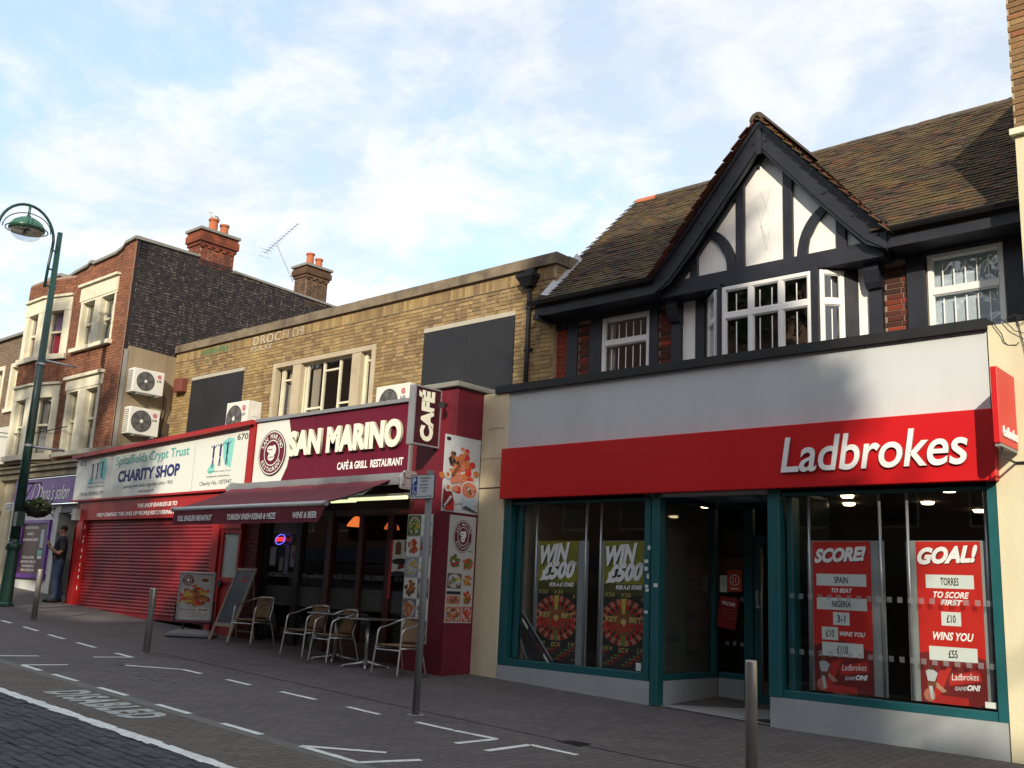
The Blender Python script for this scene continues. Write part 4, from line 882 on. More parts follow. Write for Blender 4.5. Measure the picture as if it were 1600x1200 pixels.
for i, (u, v, w_, h__) in enumerate(((-7.37, 2.31, .045, .055), (-7.41, 2.14, .06, .045), (-7.41, 2.04, .05, .05), (-7.38, 1.94, .035, .06), (-7.40, 1.82, .05, .04), (-7.39, 1.77, .05, .04), (-7.40, 1.49, .05, .04))):
    notice(u-w_/2, u+w_/2, v, v+h__, WBOX, ('pale sticker with red lines, topmost on the teal post', 'second white sticker down the teal post', 'torn white sticker on the teal post', 'narrow white sticker on the teal post', 'white sticker above another on the teal post', 'white sticker directly under another on the teal post', 'lowest lone white sticker on the teal post')[i], F=FS, d=.003, cat='sticker', group='stickers on the teal post')
notice(-7.27, -7.21, 1.83, 1.88, WBOX, 'torn white sticker on the teal corner post of the entrance', F=FS, d=.033, cat='sticker')
notice(-3.30, -3.19, .75, .81, WBOX, 'small white label at the bottom right corner of the GOAL window', F=FS, d=-.05, cat='sticker')
notice(-7.58, -7.50, .76, .86, WBOX, 'small pale sticker at the bottom right of the roulette window', F=FS, d=-.05, cat='sticker')
pb = thing('leaning_placard', (-9.5, 11.12, .75), 'dark slanted placard with white strips leaning in the window corner', 'placard')
FQ = FY(11.1); MB().prism(FQ, [(-9.62, 1.02), (-9.50, .76), (-9.02, .76), (-9.62, 1.42)][::1], 0, .012).obj('panel', BLK, pb)
b = MB()
for k, m_ in enumerate((WBOX, TXTG, DRD, WBOX)):
    p = Vector((-9.60+.14*k, 1.33-.155*k)); b.prism(FQ, [(p.x, p.y-.045), (p.x+.105, p.y-.16), (p.x+.105, p.y-.115), (p.x, p.y)], .012, .014, m_)
b.prism(FQ, [(-9.62, 1.02), (-9.50, .76), (-9.485, .76), (-9.605, 1.03)], .012, .014, SILVER); b.prism(FQ, [(-9.62, 1.42), (-9.02, .76), (-9.0, .775), (-9.61, 1.44)], .012, .014, SILVER); b.obj('strip', None, pb)
# ------------------------------------------------------------------ yellow brick building with the two red shops
random.seed(11)
BR_Y = piece_mat('yellow_stock_bricks', [(.31, .225, .115), (.36, .27, .145), (.25, .175, .095), (.19, .13, .08), (.33, .245, .135), (.37, .265, .125), (.16, .115, .07), (.28, .18, .095)], .88, soot=(.13, .088, .05), soot_amt=.5, soot_s=1.1, patch=(.47, .33, .13), patch_amt=.4, patch_s=.7)
yb = thing('yellow_brick_building', (-16.5, 12.4, .6), 'long low yellow brick building with boarded windows above the charity shop and cafe', 'building')
F = FY(12.4)
hY = [(-21.86, -19.57, 4.7, 6.44), (-13.52, -11.19, 4.7, 6.46), (-18.40, -14.90, 4.7, 6.44)]
b = MB(); wall(b, F, -22.745, -10.30, 4.5, 7.24, hY, .3, None, 0); b.box(-10.32, -10.301, 12.41, 16, 4.5, 7.24); b.obj('wall', MORT_Y, yb)
lay('brick', F, bond(-22.74, -10.31, 4.74, 6.985, [(a-.0, c+.0, d_, e+(.08 if a != -18.40 else 0)) for a, c, d_, e in hY]), BR_Y, yb, 230, 0)
lay('brick', F, [(-22.70+i*.0765, 7.10, .066, .215) for i in range(162)], BR_Y, yb, 60, 0, 'soldier_course')
lay('brick', FX(-10.301), bond(12.41, 14.5, 6.2, 7.2), BR_Y, yb, 10, 0)
x = -22.74
while x < -10.3:
    x1 = min(x+.9, -10.24); MB().box(x, x1-.008, 12.33, 12.66, 7.245, 7.435+random.uniform(-.004, .004)).obj('coping_stone', COPING, yb); x += .9
for k in range(4): MB().box(-10.55, -10.24, 12.67+k*.8, 13.46+k*.8, 7.235, 7.45).obj('coping_stone', COPING, yb)
MB().box(-22.74, -10.3, 12.375, 12.40, 6.985, 6.998).obj('drip_course', COPING, yb)
for (u0, u1, v1, lb) in ((-21.86, -19.57, 6.44, 'black boarded window on the left of the yellow wall'), (-13.52, -11.19, 6.46, 'black boarded window on the right of the yellow wall')):
    u = u0+.004; n_b = 2 if u1-u0 < 2.3 else 2
    for k in range(n_b):
        w_ = (u1-u0-.008)/n_b; bd = MB().fb(F, u+.003, u+w_-.003, 4.66, v1, -.05, .012+.003*k).obj('window_board', BLACKB, yb)
        sc_ = MB()
        for q in range(6):
            for uu in (u+.05, u+w_-.05): sc_.disc(F, uu, 4.85+q*.3, .010, .010, .0165+.003*k, None, 6)
        sc_.obj('screw_heads', mat('rusty_screw', (.10, .07, .05), .6), bd, kind='stuff'); u += w_
    MB().fb(F, u0, u1, v1+.003, v1+.085, -.05, .02).obj('lintel', mat('pale_lintel', (.42, .40, .34), .9, var=.1), yb)
b = MB()
wf = MB().fb(F, -18.40, -18.28, 4.7, 6.44, -.12, .03).fb(F, -15.02, -14.90, 4.7, 6.44, -.12, .03).fb(F, -18.28, -15.02, 6.34, 6.44, -.12, .03).fb(F, -17.66, -17.36, 4.7, 6.34, -.12, .02).fb(F, -15.64, -15.36, 4.7, 6.34, -.12, .02).obj('stone_frame', STONE, yb)
def steel_win(u0, u1, vs, hs):
    f = MB(); t_ = .022; v0, v1 = 4.75, 6.335
    for u in (u0+t_, u1-t_): f.fb(F, u-t_, u+t_, v0, v1, -.13, -.09)
    f.fb(F, u0+2*t_, u1-2*t_, v1-.03, v1, -.13, -.09)
    for u in vs: f.fb(F, u-.026, u+.026, v0, v1-.03, -.13, -.085)
    for (a, c, z) in hs: f.fb(F, a, c, z-.02, z+.02, -.13, -.088)
    w_ = f.obj('window', CREAMP, yb); us = [u0+.04]+list(vs)+[u1-.04]
    for a, c in zip(us, us[1:]): MB().fb(F, a, c, v0, v1-.02, -.118, -.114).obj('pane', GL_UP, w_)
    return w_
steel_win(-18.20, -17.66, [-18.10], [(-18.09, -17.67, 6.05)])
steel_win(-17.36, -15.64, [-17.24, -16.68, -16.14], [(-16.66, -16.16, 6.11), (-17.22, -16.70, 5.33), (-16.12, -15.66, 5.36)])
steel_win(-15.36, -15.02, [-15.29], [(-15.27, -15.03, 6.16)])
b = MB(); b.box(-18.5, -14.8, 13.9, 13.95, 4.6, 6.6); b.box(-18.5, -18.45, 12.72, 13.9, 4.6, 6.6); b.box(-14.85, -14.8, 12.72, 13.9, 4.6, 6.6); b.box(-18.5, -14.8, 12.72, 13.9, 6.5, 6.55); b.obj('room_wall', mat('grey_room', (.12, .12, .13), .9), yb)
b = MB(); b.box(-18.06, -17.85, 12.60, 12.62, 4.7, 6.3); b.box(-17.2, -16.95, 12.60, 12.62, 4.7, 6.3); b.box(-15.24, -15.1, 12.60, 12.62, 4.7, 6.3); b.obj('curtain', mat('beige_curtain', (.40, .36, .28), .9, var=.15), yb)
MB().box(-22.74, -10.52, 10.5, 12.38, 4.40, 4.55).obj('flat_roof', CONC, yb)
# painted graffiti and stains on the brickwork
random.seed(5)
text('DROC', F, -19.30, -18.25, 6.99, 7.20, .019, frost_mat('pale_graffiti', (.66, .64, .56), .55), yb, 'graffiti', bold=.004, depth=.001, space=1.15); text('PASL', F, -19.42, -18.5, 6.84, 6.96, .019, MATS['pale_graffiti'], yb, 'graffiti', bold=-.01, depth=.001, shear=.3)
text('FLO9', F, -18.15, -17.40, 6.98, 7.20, .019, MATS['pale_graffiti'], yb, 'graffiti', bold=-.012, depth=.001, space=1.25)
b = MB()
for (u0, u1, v0, v1) in ((-21.55, -20.4, 7.02, 7.19), (-21.3, -21.0, 6.85, 6.93), (-21.9, -21.5, 6.86, 6.90)):
    a = u0
    while a < u1: b.fb(F, a, a+.066, v0+random.uniform(0, .04), v1-random.uniform(0, .04), .018, .020); a += .0765
b.obj('green_paint_stain', frost_mat('faded_green_paint', (.16, .30, .14), .38), yb, kind='stuff')
b = MB(); b.box(-10.95, -10.72, 12.30, 12.42, 7.10, 7.22); b.obj('parapet_hole_shade', BLK, yb)  # solid black block painted for the dark inside the parapet hole
hp = thing('downpipe', (-10.83, 12.3, 4.7), 'black cast iron downpipe with hopper on the right of the yellow wall', 'downpipe')
b = MB(); b.hexa([(-10.93, 12.24, 6.90), (-10.74, 12.24, 6.90), (-10.74, 12.38, 6.90), (-10.93, 12.38, 6.90), (-11.02, 12.18, 7.05), (-10.66, 12.18, 7.05), (-10.66, 12.38, 7.05), (-11.02, 12.38, 7.05)]); b.box(-11.03, -10.65, 12.17, 12.38, 7.05, 7.12); b.obj('hopper', BLK, hp)
b = MB(); b.tube([(-10.83, 12.33, 6.92), (-10.83, 12.33, 4.72)], .042, 12); b.obj('pipe', BLK, hp, smooth=True)
b = MB()
for z in (6.5, 5.75, 5.0): b.tube([(-10.83, 12.33, z), (-10.83, 12.33, z+.06)], .054, 12); b.box(-10.92, -10.74, 12.35, 12.40, z+.01, z+.05)
b.obj('pipe_collar', BLK, hp)
ab = thing('alarm_box', (-22.2, 12.25, 6.2), 'weathered dark red alarm box at the left end of the yellow wall', 'alarm box')
bevel(MB().box(-22.42, -22.04, 12.22, 12.39, 6.18, 6.52).obj('box', mat('faded_dark_red_box', (.17, .05, .035), .6, var=.2, vs=8), ab), .015, 2)
# ---- charity shop
FC = FY(10.4)
cs = thing('charity_shop', (-19.4, 10.4, .8), 'red charity shop front with closed roller shutter', 'shop front')
b = MB(); b.prism(FC, [(-23.12, 4.29), (-15.80, 4.545), (-15.80, 4.63), (-23.12, 4.37)], -.15, .13); b.obj('top_trim', REDS, cs)
b = MB(); b.prism(FC, [(-15.97, 3.36), (-15.81, 3.39), (-15.81, 4.54), (-15.97, 4.54)], -.1, .05); b.prism(FC, [(-23.08, 3.285), (-15.97, 3.33), (-15.97, 3.375), (-23.08, 3.325)], -.1, .05); b.obj('sign_frame', REDS, cs)
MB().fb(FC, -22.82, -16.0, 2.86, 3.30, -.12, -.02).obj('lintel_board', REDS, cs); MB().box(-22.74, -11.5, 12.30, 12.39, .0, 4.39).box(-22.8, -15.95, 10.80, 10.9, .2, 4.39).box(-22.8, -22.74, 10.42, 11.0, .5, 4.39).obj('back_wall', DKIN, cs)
b = MB(); b.fb(FC, -22.82, -22.44, .6, 2.86, -.4, -.02); b.obj('pier', REDS, cs)
b = MB(); b.fb(FC, -17.0, -16.76, .3, 2.86, -.3, -.02); b.obj('pier', REDS, cs)
b = MB(); b.fb(FC, -22.44, -22.36, .8, 2.86, -.14, -.06); b.fb(FC, -17.06, -17.0, .5, 2.86, -.14, -.06); b.obj('shutter_guide', REDS, cs)
shut = MB().fb(FC, -22.36, -17.06, .86, 2.86, -.16, -.13).obj('roller_shutter', REDSH, cs)
zs = .90; k = 0
while zs < 2.84:
    b = MB(); h = .066; n = 6; vs = []
    for xx in (-22.36, -17.06):
        for i in range(n+1): a = math.pi*i/n; vs.append((xx, 10.535-.022*math.sin(a), zs+h*(1-math.cos(a))/2))
    b.add(vs, [(i, n+1+i, n+2+i, i+1) for i in range(n)]); o = b.obj('slat', REDSH, shut, smooth=True); zs += .070
MB().fb(FC, -22.36, -17.06, .82, .895, -.16, -.10).obj('bottom_rail', REDSH, shut)
b = MB(); random.seed(2)
for u, L_ in ((-22.40, 9), (-17.03, 9)):
    v = 2.75
    for k in range(L_):
        h = random.uniform(.03, .09); b.fb(FC, u-.012, u+.012, v-h, v, -.06, -.055); v -= h+random.uniform(.04, .16)
b.obj('tape_remnant', WLET, cs)
cg = thing('charity_sign', (-19.4, 10.38, 3.4), 'white charity shop sign board with blue and turquoise lettering', 'shop sign')
MB().prism(FC, [(-23.08, 3.325), (-15.97, 3.375), (-15.97, 4.54), (-23.08, 4.29)], -.06, .0).obj('board', WSIGN, cg)
b = MB()
for u in (-21.35, -19.6, -17.9): b.fb(FC, u-.004, u+.004, 3.34, 4.32, .0, .0015)
b.obj('board_joint', SILVER, cg)
text('Spitalfields Crypt Trust', FC, -21.18, -18.12, 3.985, 4.245, .003, TURQ, cg, bold=.012, slope=.07, depth=.001)
text('CHARITY SHOP', FC, -21.0, -18.42, 3.66, 3.92, .003, NAVY, cg, bold=.045, slope=.05, depth=.001)
text('putting lives back together since 1965', FC, -20.70, -18.64, 3.50, 3.60, .003, TXTG, cg, slope=.03, depth=.001)
text('www.sct.org.uk', FC, -20.02, -19.36, 3.40, 3.47, .003, TXTG, cg, slope=.01, depth=.001)
text('Charity No. 1075947', FC, -17.60, -16.48, 3.44, 3.545, .003, TXTG, cg, slope=.015, depth=.001)
text('670', FC, -16.42, -16.06, 4.30, 4.42, .003, TXTG, cg, bold=.01, depth=.001); text('672', FC, -22.92, -22.62, 4.12, 4.24, .003, TXTG, cg, bold=.01, depth=.001)
text('Tel. No. 020 8558 2777', FC, -22.72, -21.62, 3.42, 3.50, .003, TXTG, cg, depth=.001)
def people_logo(u0, v0, W, H):
    b = MB(); b.prism(FC, [(u0+W*.55, v0+H*.95), (u0+W*.62, v0+H*.5), (u0+W*.72, v0+H*.28), (u0+W*.95, v0+H*.2), (u0+W*1.02, v0+H), (u0+W*.8, v0+H*1.05)], .001, .0022); b.prism(FC, [(u0, v0+H*.15), (u0+W*.12, v0+H*.05), (u0+W*.3, v0+H*.12), (u0+W*.28, v0+H*.35), (u0+W*.1, v0+H*.32)], .001, .0022); b.obj('logo_patch', TURQL, cg)
    b = MB()
    def st(p, q, w_):
        a = Vector(p); c = Vector(q); n = Vector((-(c-a).y, (c-a).x)).normalized()*w_/2
        b.prism(FC, [(a.x+n.x, a.y+n.y), (a.x-n.x, a.y-n.y), (c.x-n.x, c.y-n.y), (c.x+n.x, c.y+n.y)], .0025, .0035)
    for k in range(3):
        x = u0+W*(.2+.28*k); y = v0+H*(.62+.03*k)
        b.disc(FC, x, y+H*.22, W*.03, W*.035, .0035, None, 10)
        st((x, y+H*.16), (x, y-H*.1), W*.07); st((x, y-H*.1), (x-W*.03, y-H*.38), W*.03); st((x, y-H*.1), (x+W*.04, y-H*.38), W*.03)
        st((x, y+H*.15), (x-W*.12, y+H*.24), W*.022); st((x, y+H*.15), (x+W*.12, y+H*.26), W*.022)
    b.obj('logo_figures', NAVY, cg)
    text('Spitalfields Crypt Trust', FC, u0+W*.05, u0+W*.98, v0+H*.10, v0+H*.15, .003, TXTG, cg, depth=.001); text('changing lives, building futures', FC, u0+W*.0, u0+W*.96, v0-H*.04, v0+H*.02, .003, TXTG, cg, depth=.001)
people_logo(-22.42, 3.62, .82, .60); people_logo(-17.38, 3.64, .86, .70)
text('THIS SHOP ENABLES US TO', FC, -20.02, -18.40, 3.085, 3.175, -.017, WLET, cs, bold=.03, slope=.02, depth=.003)
text('HELP CHANGE THE LIVES OF PEOPLE RECOVERING FROM ADDICTION', FC, -21.80, -17.3, 2.925, 3.01, -.017, WLET, cs, bold=.03, slope=.015, depth=.003)
# side door with pale glass
MB().fb(FC, -16.74, -16.05, 2.62, 2.86, -.14, -.03).obj('door_head', REDS, cs)
d = MB(); d.fb(FC, -16.72, -16.64, .5, 2.62, -.14, -.05); d.fb(FC, -16.12, -16.05, .5, 2.62, -.14, -.05); d.fb(FC, -16.64, -16.12, 1.62, 1.72, -.14, -.06); d.fb(FC, -16.64, -16.12, 2.54, 2.62, -.14, -.06); d.fb(FC, -16.64, -16.12, .5, 1.62, -.14, -.09)
door = d.obj('door', REDS, cs); MB().fb(FC, -16.64, -16.12, 1.72, 2.54, -.11, -.10).obj('pane', mat('pale_door_glass', (.40, .46, .44), .25, var=.08), door); MB().fb(FC, -16.66, -16.54, 1.55, 1.66, -.06, -.03).obj('letter_box', BLK, door)
MB().fb(FC, -16.64, -16.58, 2.47, 2.53, -.10, -.098).obj('label', WLET, door)
# ---- cafe shop front
cf = thing('cafe', (-13.5, 10.6, .5), 'dark maroon cafe shop front with glass doors under the awning', 'shop front')
BR_M = piece_mat('maroon_painted_bricks', [(.10, .012, .018), (.13, .014, .022), (.08, .010, .015)], .6, bump=.2)
FM = FY(10.55)
MB().fb(FM, -16.04, -15.62, .4, 3.3, -.2, 0).obj('pilaster', mat('dark_maroon_joint', (.05, .008, .011), .8), cf)
lay('brick', FM, bond(-16.04, -15.62, .55, 2.95, flem=False, L=.215), BR_M, cf, 90, 0)
FF = FY(10.66)
def cfr(u0, u1, v0, v1, m=MAROOND, d1=0, d0=-.08): return MB().fb(FF, u0, u1, v0, v1, d0, d1).obj('shopfront_frame', m, cf)
cfr(-15.6, -15.48, .45, 2.9, BLK); cfr(-14.60, -14.46, .45, 2.9, BLK, .02); cfr(-13.74, -13.60, .45, 2.9, MAROOND, .02); cfr(-12.92, -12.80, .45, 2.9); cfr(-12.20, -12.06, .45, 2.9); cfr(-11.60, -11.46, .45, 2.9)
cfr(-15.48, -11.46, 2.82, 2.92, MAROOND, .01); cfr(-15.48, -14.60, .45, .60, BLK); cfr(-13.60, -12.92, .45, .78); cfr(-12.80, -12.20, .45, .78); cfr(-12.06, -11.60, .45, .78); cfr(-14.46, -13.74, .45, .55, BLK, -.02)
cfr(-16.0, -11.46, 2.92, 3.42, mat('very_dark_maroon', (.02, .004, .006), .8), .0, -.2)
for i, (u0, u1, s) in enumerate(((-15.48, -14.60, 'HOT DRINKS & TOASTIES'), (-14.46, -13.74, 'Breakfast'), (-13.60, -12.92, 'BAGELS & ROLLS'), (-12.80, -12.20, 'GRILL & STEAKS'), (-12.06, -11.60, 'BEER & WINE'))):
    p = MB().fb(FF, u0, u1, .56, 2.82, -.05, -.043).obj('glass_door' if i == 1 else 'shop_window', GL_SHOP, cf)
    MB().fb(FF, u0, u1, 1.28, 1.62, -.042, -.0412).obj('frosted_band', frost_mat('smoky_frosted_band', (.20, .22, .23), .28), p)
    text(s, FF, u0+.06, u1-.06, 1.77, 1.85, -.042, mat('dim_white_vinyl', (.22, .23, .24), .6), p, bold=.02, depth=.001)
    b = MB(); b.disc(FF, (u0+u1)/2, 1.45, .055, .07, -.0405, TXTG, 16, r0=.7); b.disc(FF, (u0+u1)/2, 1.45, .025, .03, -.0405, TXTG, 12); b.obj('logo', None, p)
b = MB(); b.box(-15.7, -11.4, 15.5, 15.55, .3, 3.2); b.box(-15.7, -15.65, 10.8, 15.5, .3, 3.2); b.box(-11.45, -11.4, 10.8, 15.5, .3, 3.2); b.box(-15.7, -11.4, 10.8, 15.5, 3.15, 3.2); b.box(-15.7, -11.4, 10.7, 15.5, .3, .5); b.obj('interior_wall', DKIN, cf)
for (x, y, z, s) in ((-14.02, 11.5, 2.72, 1), (-13.05, 11.5, 2.66, .8)):
    t = thing('pendant_lamp', (x, y, z), 'glowing orange pendant shade inside the cafe, %s one' % ('larger left' if s == 1 else 'smaller right'), 'lamp', 'orange pendant lamps in the cafe')
    b = MB(); b.lathe((x, y, z), [(.17*s, 0), (.15*s, .05), (.07*s, .15), (.03, .18)], 20); b.obj('shade', emit_mat('glowing_orange_shade%s' % ('' if s == 1 else '_small'), (1.0, .22, .05), .55 if s == 1 else .3), t, smooth=True)
    MB().tube([(x, y, z+.17), (x, y, 3.15)], .006, 5).obj('cord', BLK, t)
# white papers stuck in the window, open sign
n_ = notice(-15.42, -15.24, 1.97, 2.30, mat('pale_paper', (.30, .31, .31), .8), 'blank white sheet stuck on the cafe window left of the neon sign', F=FF, d=-.035)
n_ = notice(-15.12, -15.0, 1.88, 2.12, mat('yellowish_paper', (.24, .23, .17), .8), 'small yellowish notice low on the cafe window', F=FF, d=-.035)
n_ = notice(-14.96, -14.84, 1.83, 2.33, mat('bluish_paper', (.16, .19, .24), .8), 'tall narrow bluish notice on the cafe window', F=FF, d=-.035)
n_ = notice(-14.80, -14.64, 1.95, 2.33, MATS['pale_paper'], 'pale notice with a dark square beside the cafe door', F=FF, d=-.035); MB().fb(FF, -14.75, -14.68, 2.10, 2.2, -.033, -.031).obj('print', DRD, n_)
MB().fb(FF, -15.2, -14.62, 2.52, 2.80, -.035, -.03).obj('window_banner', mat('dim_grey_banner', (.10, .10, .10), .7), cf)
op = thing('neon_open_sign', (-15.08, 10.62, 2.4), 'small red and blue neon OPEN sign in the cafe window', 'neon sign')
FO = FY(10.63); NR = emit_mat('neon_red', (1.0, .03, .03), 1.6); NBL = emit_mat('neon_blue', (.10, .12, 1.0), 1.3)
b = MB(); pts = [FO.p(-15.06+.145*math.cos(a), 2.43+.085*math.sin(a)*1.0+.02*math.cos(a), 0) for a in [2*math.pi*k/28 for k in range(29)]]; b.tube(pts, .007, 6, caps=False); b.obj('ring', NBL, op)
text('OPEN', FO, -15.17, -14.95, 2.39, 2.465, .0, NR, op, bold=-.01, depth=.01, slope=.01)
# sign
sm = thing('cafe_sign', (-13.6, 10.4, 3.5), 'maroon and white cafe sign with raised cream letters and round logo', 'shop sign')
FSM = FY(10.40)
MB().fb(FSM, -15.79, -11.48, 3.44, 4.59, -.12, 0).obj('board', MAROONS, sm)
E1 = [(-14.80, 4.585), (-14.70, 4.3), (-14.67, 4.0), (-14.74, 3.7), (-14.90, 3.445)]
MB().prism(FSM, [(-15.785, 3.445), (-14.90, 3.445), (-14.74, 3.7), (-14.67, 4.0), (-14.70, 4.3), (-14.80, 4.585), (-15.785, 4.585)], 0, .004).obj('white_panel', WSIGN, sm)
b = MB(); b.fb(FSM, -15.80, -11.44, 4.59, 4.65, -.14, .05); b.fb(FSM, -15.80, -11.44, 3.39, 3.44, -.14, .05); b.fb(FSM, -11.48, -11.44, 3.44, 4.59, -.14, .05); b.obj('frame', SILVER, sm)
b = MB(); b.fb(FSM, -13.99, -13.985, 3.44, 4.59, 0, .002); b.obj('joint', MAROOND, sm)
text('SAN MARINO', FSM, -14.66, -11.66, 3.87, 4.33, .02, WLETC, sm, bold=.055, depth=.05, edge=mat('cream_letter_return', (.52, .51, .42), .5), space=1.03, res=5)
text('CAFÉ & GRILL  RESTAURANT', FSM, -13.30, -11.64, 3.575, 3.735, .002, WLET, sm, bold=.03, depth=.002)
def bean_logo(F, u, v, ru, rv, d, parent, white=WSIGN, sm_=True):
    b = MB(); b.disc(F, u, v, ru*1.04, rv*1.04, d, MAROOND, 40); b.disc(F, u, v, ru, rv, d+.002, white, 40); b.disc(F, u, v, ru*.95, rv*.95, d+.003, MAROONS, 40); b.disc(F, u, v, ru*.60, rv*.60, d+.004, white, 32); b.disc(F, u, v, ru*.55, rv*.55, d+.005, MAROONS, 32)
    for (a, e, r1, r2) in ((-.12, .16, .26, .17), (.14, .12, .18, .24), (-.03, -.18, .25, .19)): b.disc(F, u+ru*a, v+rv*e, ru*r1, rv*r2, d+.006+.0005*e, white, 16)
    b.fb(F, u-ru*.30, u+ru*.05, v+rv*.13, v+rv*.17, d+.0065, d+.007, MAROONS); b.fb(F, u-ru*.2, u+ru*.15, v-rv*.22, v-rv*.18, d+.0065, d+.007, MAROONS)
    o = b.obj('logo', None, parent)
    ring_text('SAN MARINO', F, u, v, ru*.77, rv*.77, ru*.22, R(158), R(22), d+.006, white, parent); ring_text('RESTAURANT', F, u, v, ru*.77, rv*.77, ru*.2, R(212), R(328), d+.006, white, parent, flip=True)
bean_logo(FSM, -15.20, 3.98, .40, .40, .03, sm)
# awning
aw = thing('awning', (-13.5, 9.6, 2.8), 'maroon retractable awning over the cafe tables with menu words on its valance', 'awning')
b = MB(); b.box(-15.98, -11.22, 10.06, 10.34, 3.33, 3.40); b.box(-15.98, -11.22, 10.04, 10.08, 3.22, 3.40); b.obj('cassette', SILVER, aw)
b = MB()
for x in (-11.24, -15.98): b.prism(FX(x), [(10.02, 3.16), (10.30, 3.14), (10.36, 3.30), (10.34, 3.44), (10.10, 3.44), (10.0, 3.34)], -.04, .0)
bevel(b.obj('end_cap', SILVER, aw), .01, 2)
nx, ny = 24, 8; b = MB(); vs = []
for j in range(ny+1):
    t_ = j/ny
    for i in range(nx+1):
        s = i/nx; x0 = -15.92+s*4.42; x1 = -15.60+s*4.10
        vs.append((x0+(x1-x0)*t_, 10.12-1.32*t_, 3.33-.50*t_-.035*math.sin(math.pi*t_)+.006*math.sin(s*40)))
b.add(vs, [(j*(nx+1)+i, j*(nx+1)+i+1, (j+1)*(nx+1)+i+1, (j+1)*(nx+1)+i) for j in range(ny) for i in range(nx)]); b.obj('canopy', MAROONF, aw, smooth=True)
b = MB(); b.tube([(-15.62, 8.80, 2.815), (-11.47, 8.80, 2.815)], .036, 14); b.obj('front_bar', mat('white_front_bar', (.62, .64, .65), .35), aw, smooth=True)
b = MB(); b.tube([(-11.47, 8.80, 2.815), (-11.43, 8.80, 2.815)], .042, 14); b.tube([(-15.66, 8.80, 2.815), (-15.62, 8.80, 2.815)], .042, 14); b.obj('bar_cap', SILVER, aw)
vs = []; nx = 40
for i in range(nx+1):
    s = i/nx; x = -15.60+s*4.18; xb = -15.60+s*4.02
    vs += [(x, 8.79, 2.79), (xb, 8.785+.010*math.sin(s*31), 2.545)]
MB().add(vs, [(2*i, 2*i+1, 2*i+3, 2*i+2) for i in range(nx)]).obj('valance', MAROONF, aw, smooth=True)
FV = FY(8.77)
for s, u0, u1 in (('FULL ENGLISH BREAKFAST', -15.42, -14.36), ('TURKISH SHISH KEBAB & MEZE', -13.92, -12.60), ('WINE & BEER', -12.18, -11.60)): text(s, FV, u0, u1, 2.605, 2.70, 0, WLET, aw, bold=.03, shear=.15, depth=.001)
b = MB()
for x in (-15.2, -12.0): b.tube([(x, 10.1, 3.2), (x+.45, 9.5, 3.02), (x, 8.86, 2.8)], .022, 8)
b.obj('folding_arm', SILVER, aw)
tu = thing('fluorescent_tube', (-11.9, 10.15, 3.05), 'lit yellowish fluorescent tube light under the awning box', 'light')
MB().tube([(-12.60, 10.15, 3.03), (-11.22, 10.15, 3.03)], .028, 10).obj('tube', emit_mat('lit_tube', (.80, .86, .46), .75), tu)
MB().box(-12.98, -11.2, 10.16, 10.22, 3.06, 3.10).obj('batten', SILVER, tu)
tu2 = thing('fluorescent_tube', (-13.0, 10.35, 3.05), 'short visible end of a second lit tube behind the awning', 'light'); MB().tube([(-13.35, 10.38, 3.04), (-12.72, 10.38, 3.04)], .026, 10).obj('tube', MATS['lit_tube'], tu2)
# maroon pillar with food posters
mp_ = thing('maroon_pillar', (-11, 10.7, .4), 'tall maroon rendered pillar at the right end of the cafe', 'pillar')
bevel(MB().box(-11.44, -10.50, 10.40, 11.6, .1, 4.72).obj('shaft', MAROON, mp_), .012, 2)
b = MB(); b.box(-11.50, -10.44, 10.33, 11.66, 4.725, 4.81); bevel(b.obj('coping', COPG, mp_), .015, 2)
sl_ = thing('security_light', (-10.8, 10.38, 4.45), 'small dark spotlight on the maroon pillar', 'light'); b = MB(); b.tube([(-10.72, 10.40, 4.47), (-10.72, 10.30, 4.46), (-10.68, 10.24, 4.44)], .02, 8); b.obj('arm', BLK, sl_); b = MB(); b.lathe((-10.68, 10.26, 4.44), [(.03, 0), (.05, .09), (.05, .12)], 14, axis=(.5, -.6, -.2)); b.obj('head', BLK, sl_)
cs2 = thing('projecting_sign', (-10.9, 10.1, 4.2), 'vertical maroon projecting sign reading CAFÉ at the top of the maroon pillar', 'sign')
MB().box(-10.965, -10.865, 9.86, 10.40, 3.81, 4.68).obj('panel', MAROOND, cs2)
MB().box(-10.862, -10.855, 9.87, 10.385, 3.825, 4.67).obj('face', mat('dark_brown_maroon_face', (.045, .008, .014), .35), cs2)
b = MB(); F_ = FX(-10.85); b.fb(F_, 9.84, 9.865, 3.79, 4.70, -.13, .004); b.fb(F_, 10.385, 10.40, 3.79, 4.70, -.13, .004); b.fb(F_, 9.865, 10.385, 4.675, 4.70, -.13, .004); b.fb(F_, 9.865, 10.385, 3.79, 3.815, -.13, .004); b.obj('frame', SILVER, cs2)
text('CAFÉ', F_, 9.70, 10.48, 4.085, 4.415, .001, mat('cream_sign_letter', (.80, .82, .68), .4), cs2, bold=.06, depth=.004, rot=math.pi/2)
def blob(b, F, u, v, ru, rv, d, m, n=9, seed=None):
    b.add([F.p(u+ru*(.75+.35*random.random())*math.cos(2*math.pi*k/n), v+rv*(.75+.35*random.random())*math.sin(2*math.pi*k/n), d) for k in range(n)], [tuple(range(n))], m)
def dish(b, F, u, v, ru, rv, d, cols, n=14, plate=PLT):
    n = int(n*2.4)
    if plate: b.disc(F, u, v, ru, rv, d, plate, 24); b.disc(F, u, v, ru*.8, rv*.8, d+.0004, mat('plate_shade_print', (.50, .53, .55), .4, var=.05), 24)
    for k in range(n):
        a = random.random()*6.3; r = random.random()**.5*.80
        blob(b, F, u+ru*r*math.cos(a), v+rv*r*math.sin(a), ru*random.uniform(.14, .34), rv*random.uniform(.13, .30), d+.0008+.0001*k, random.choice(cols))
random.seed(21)
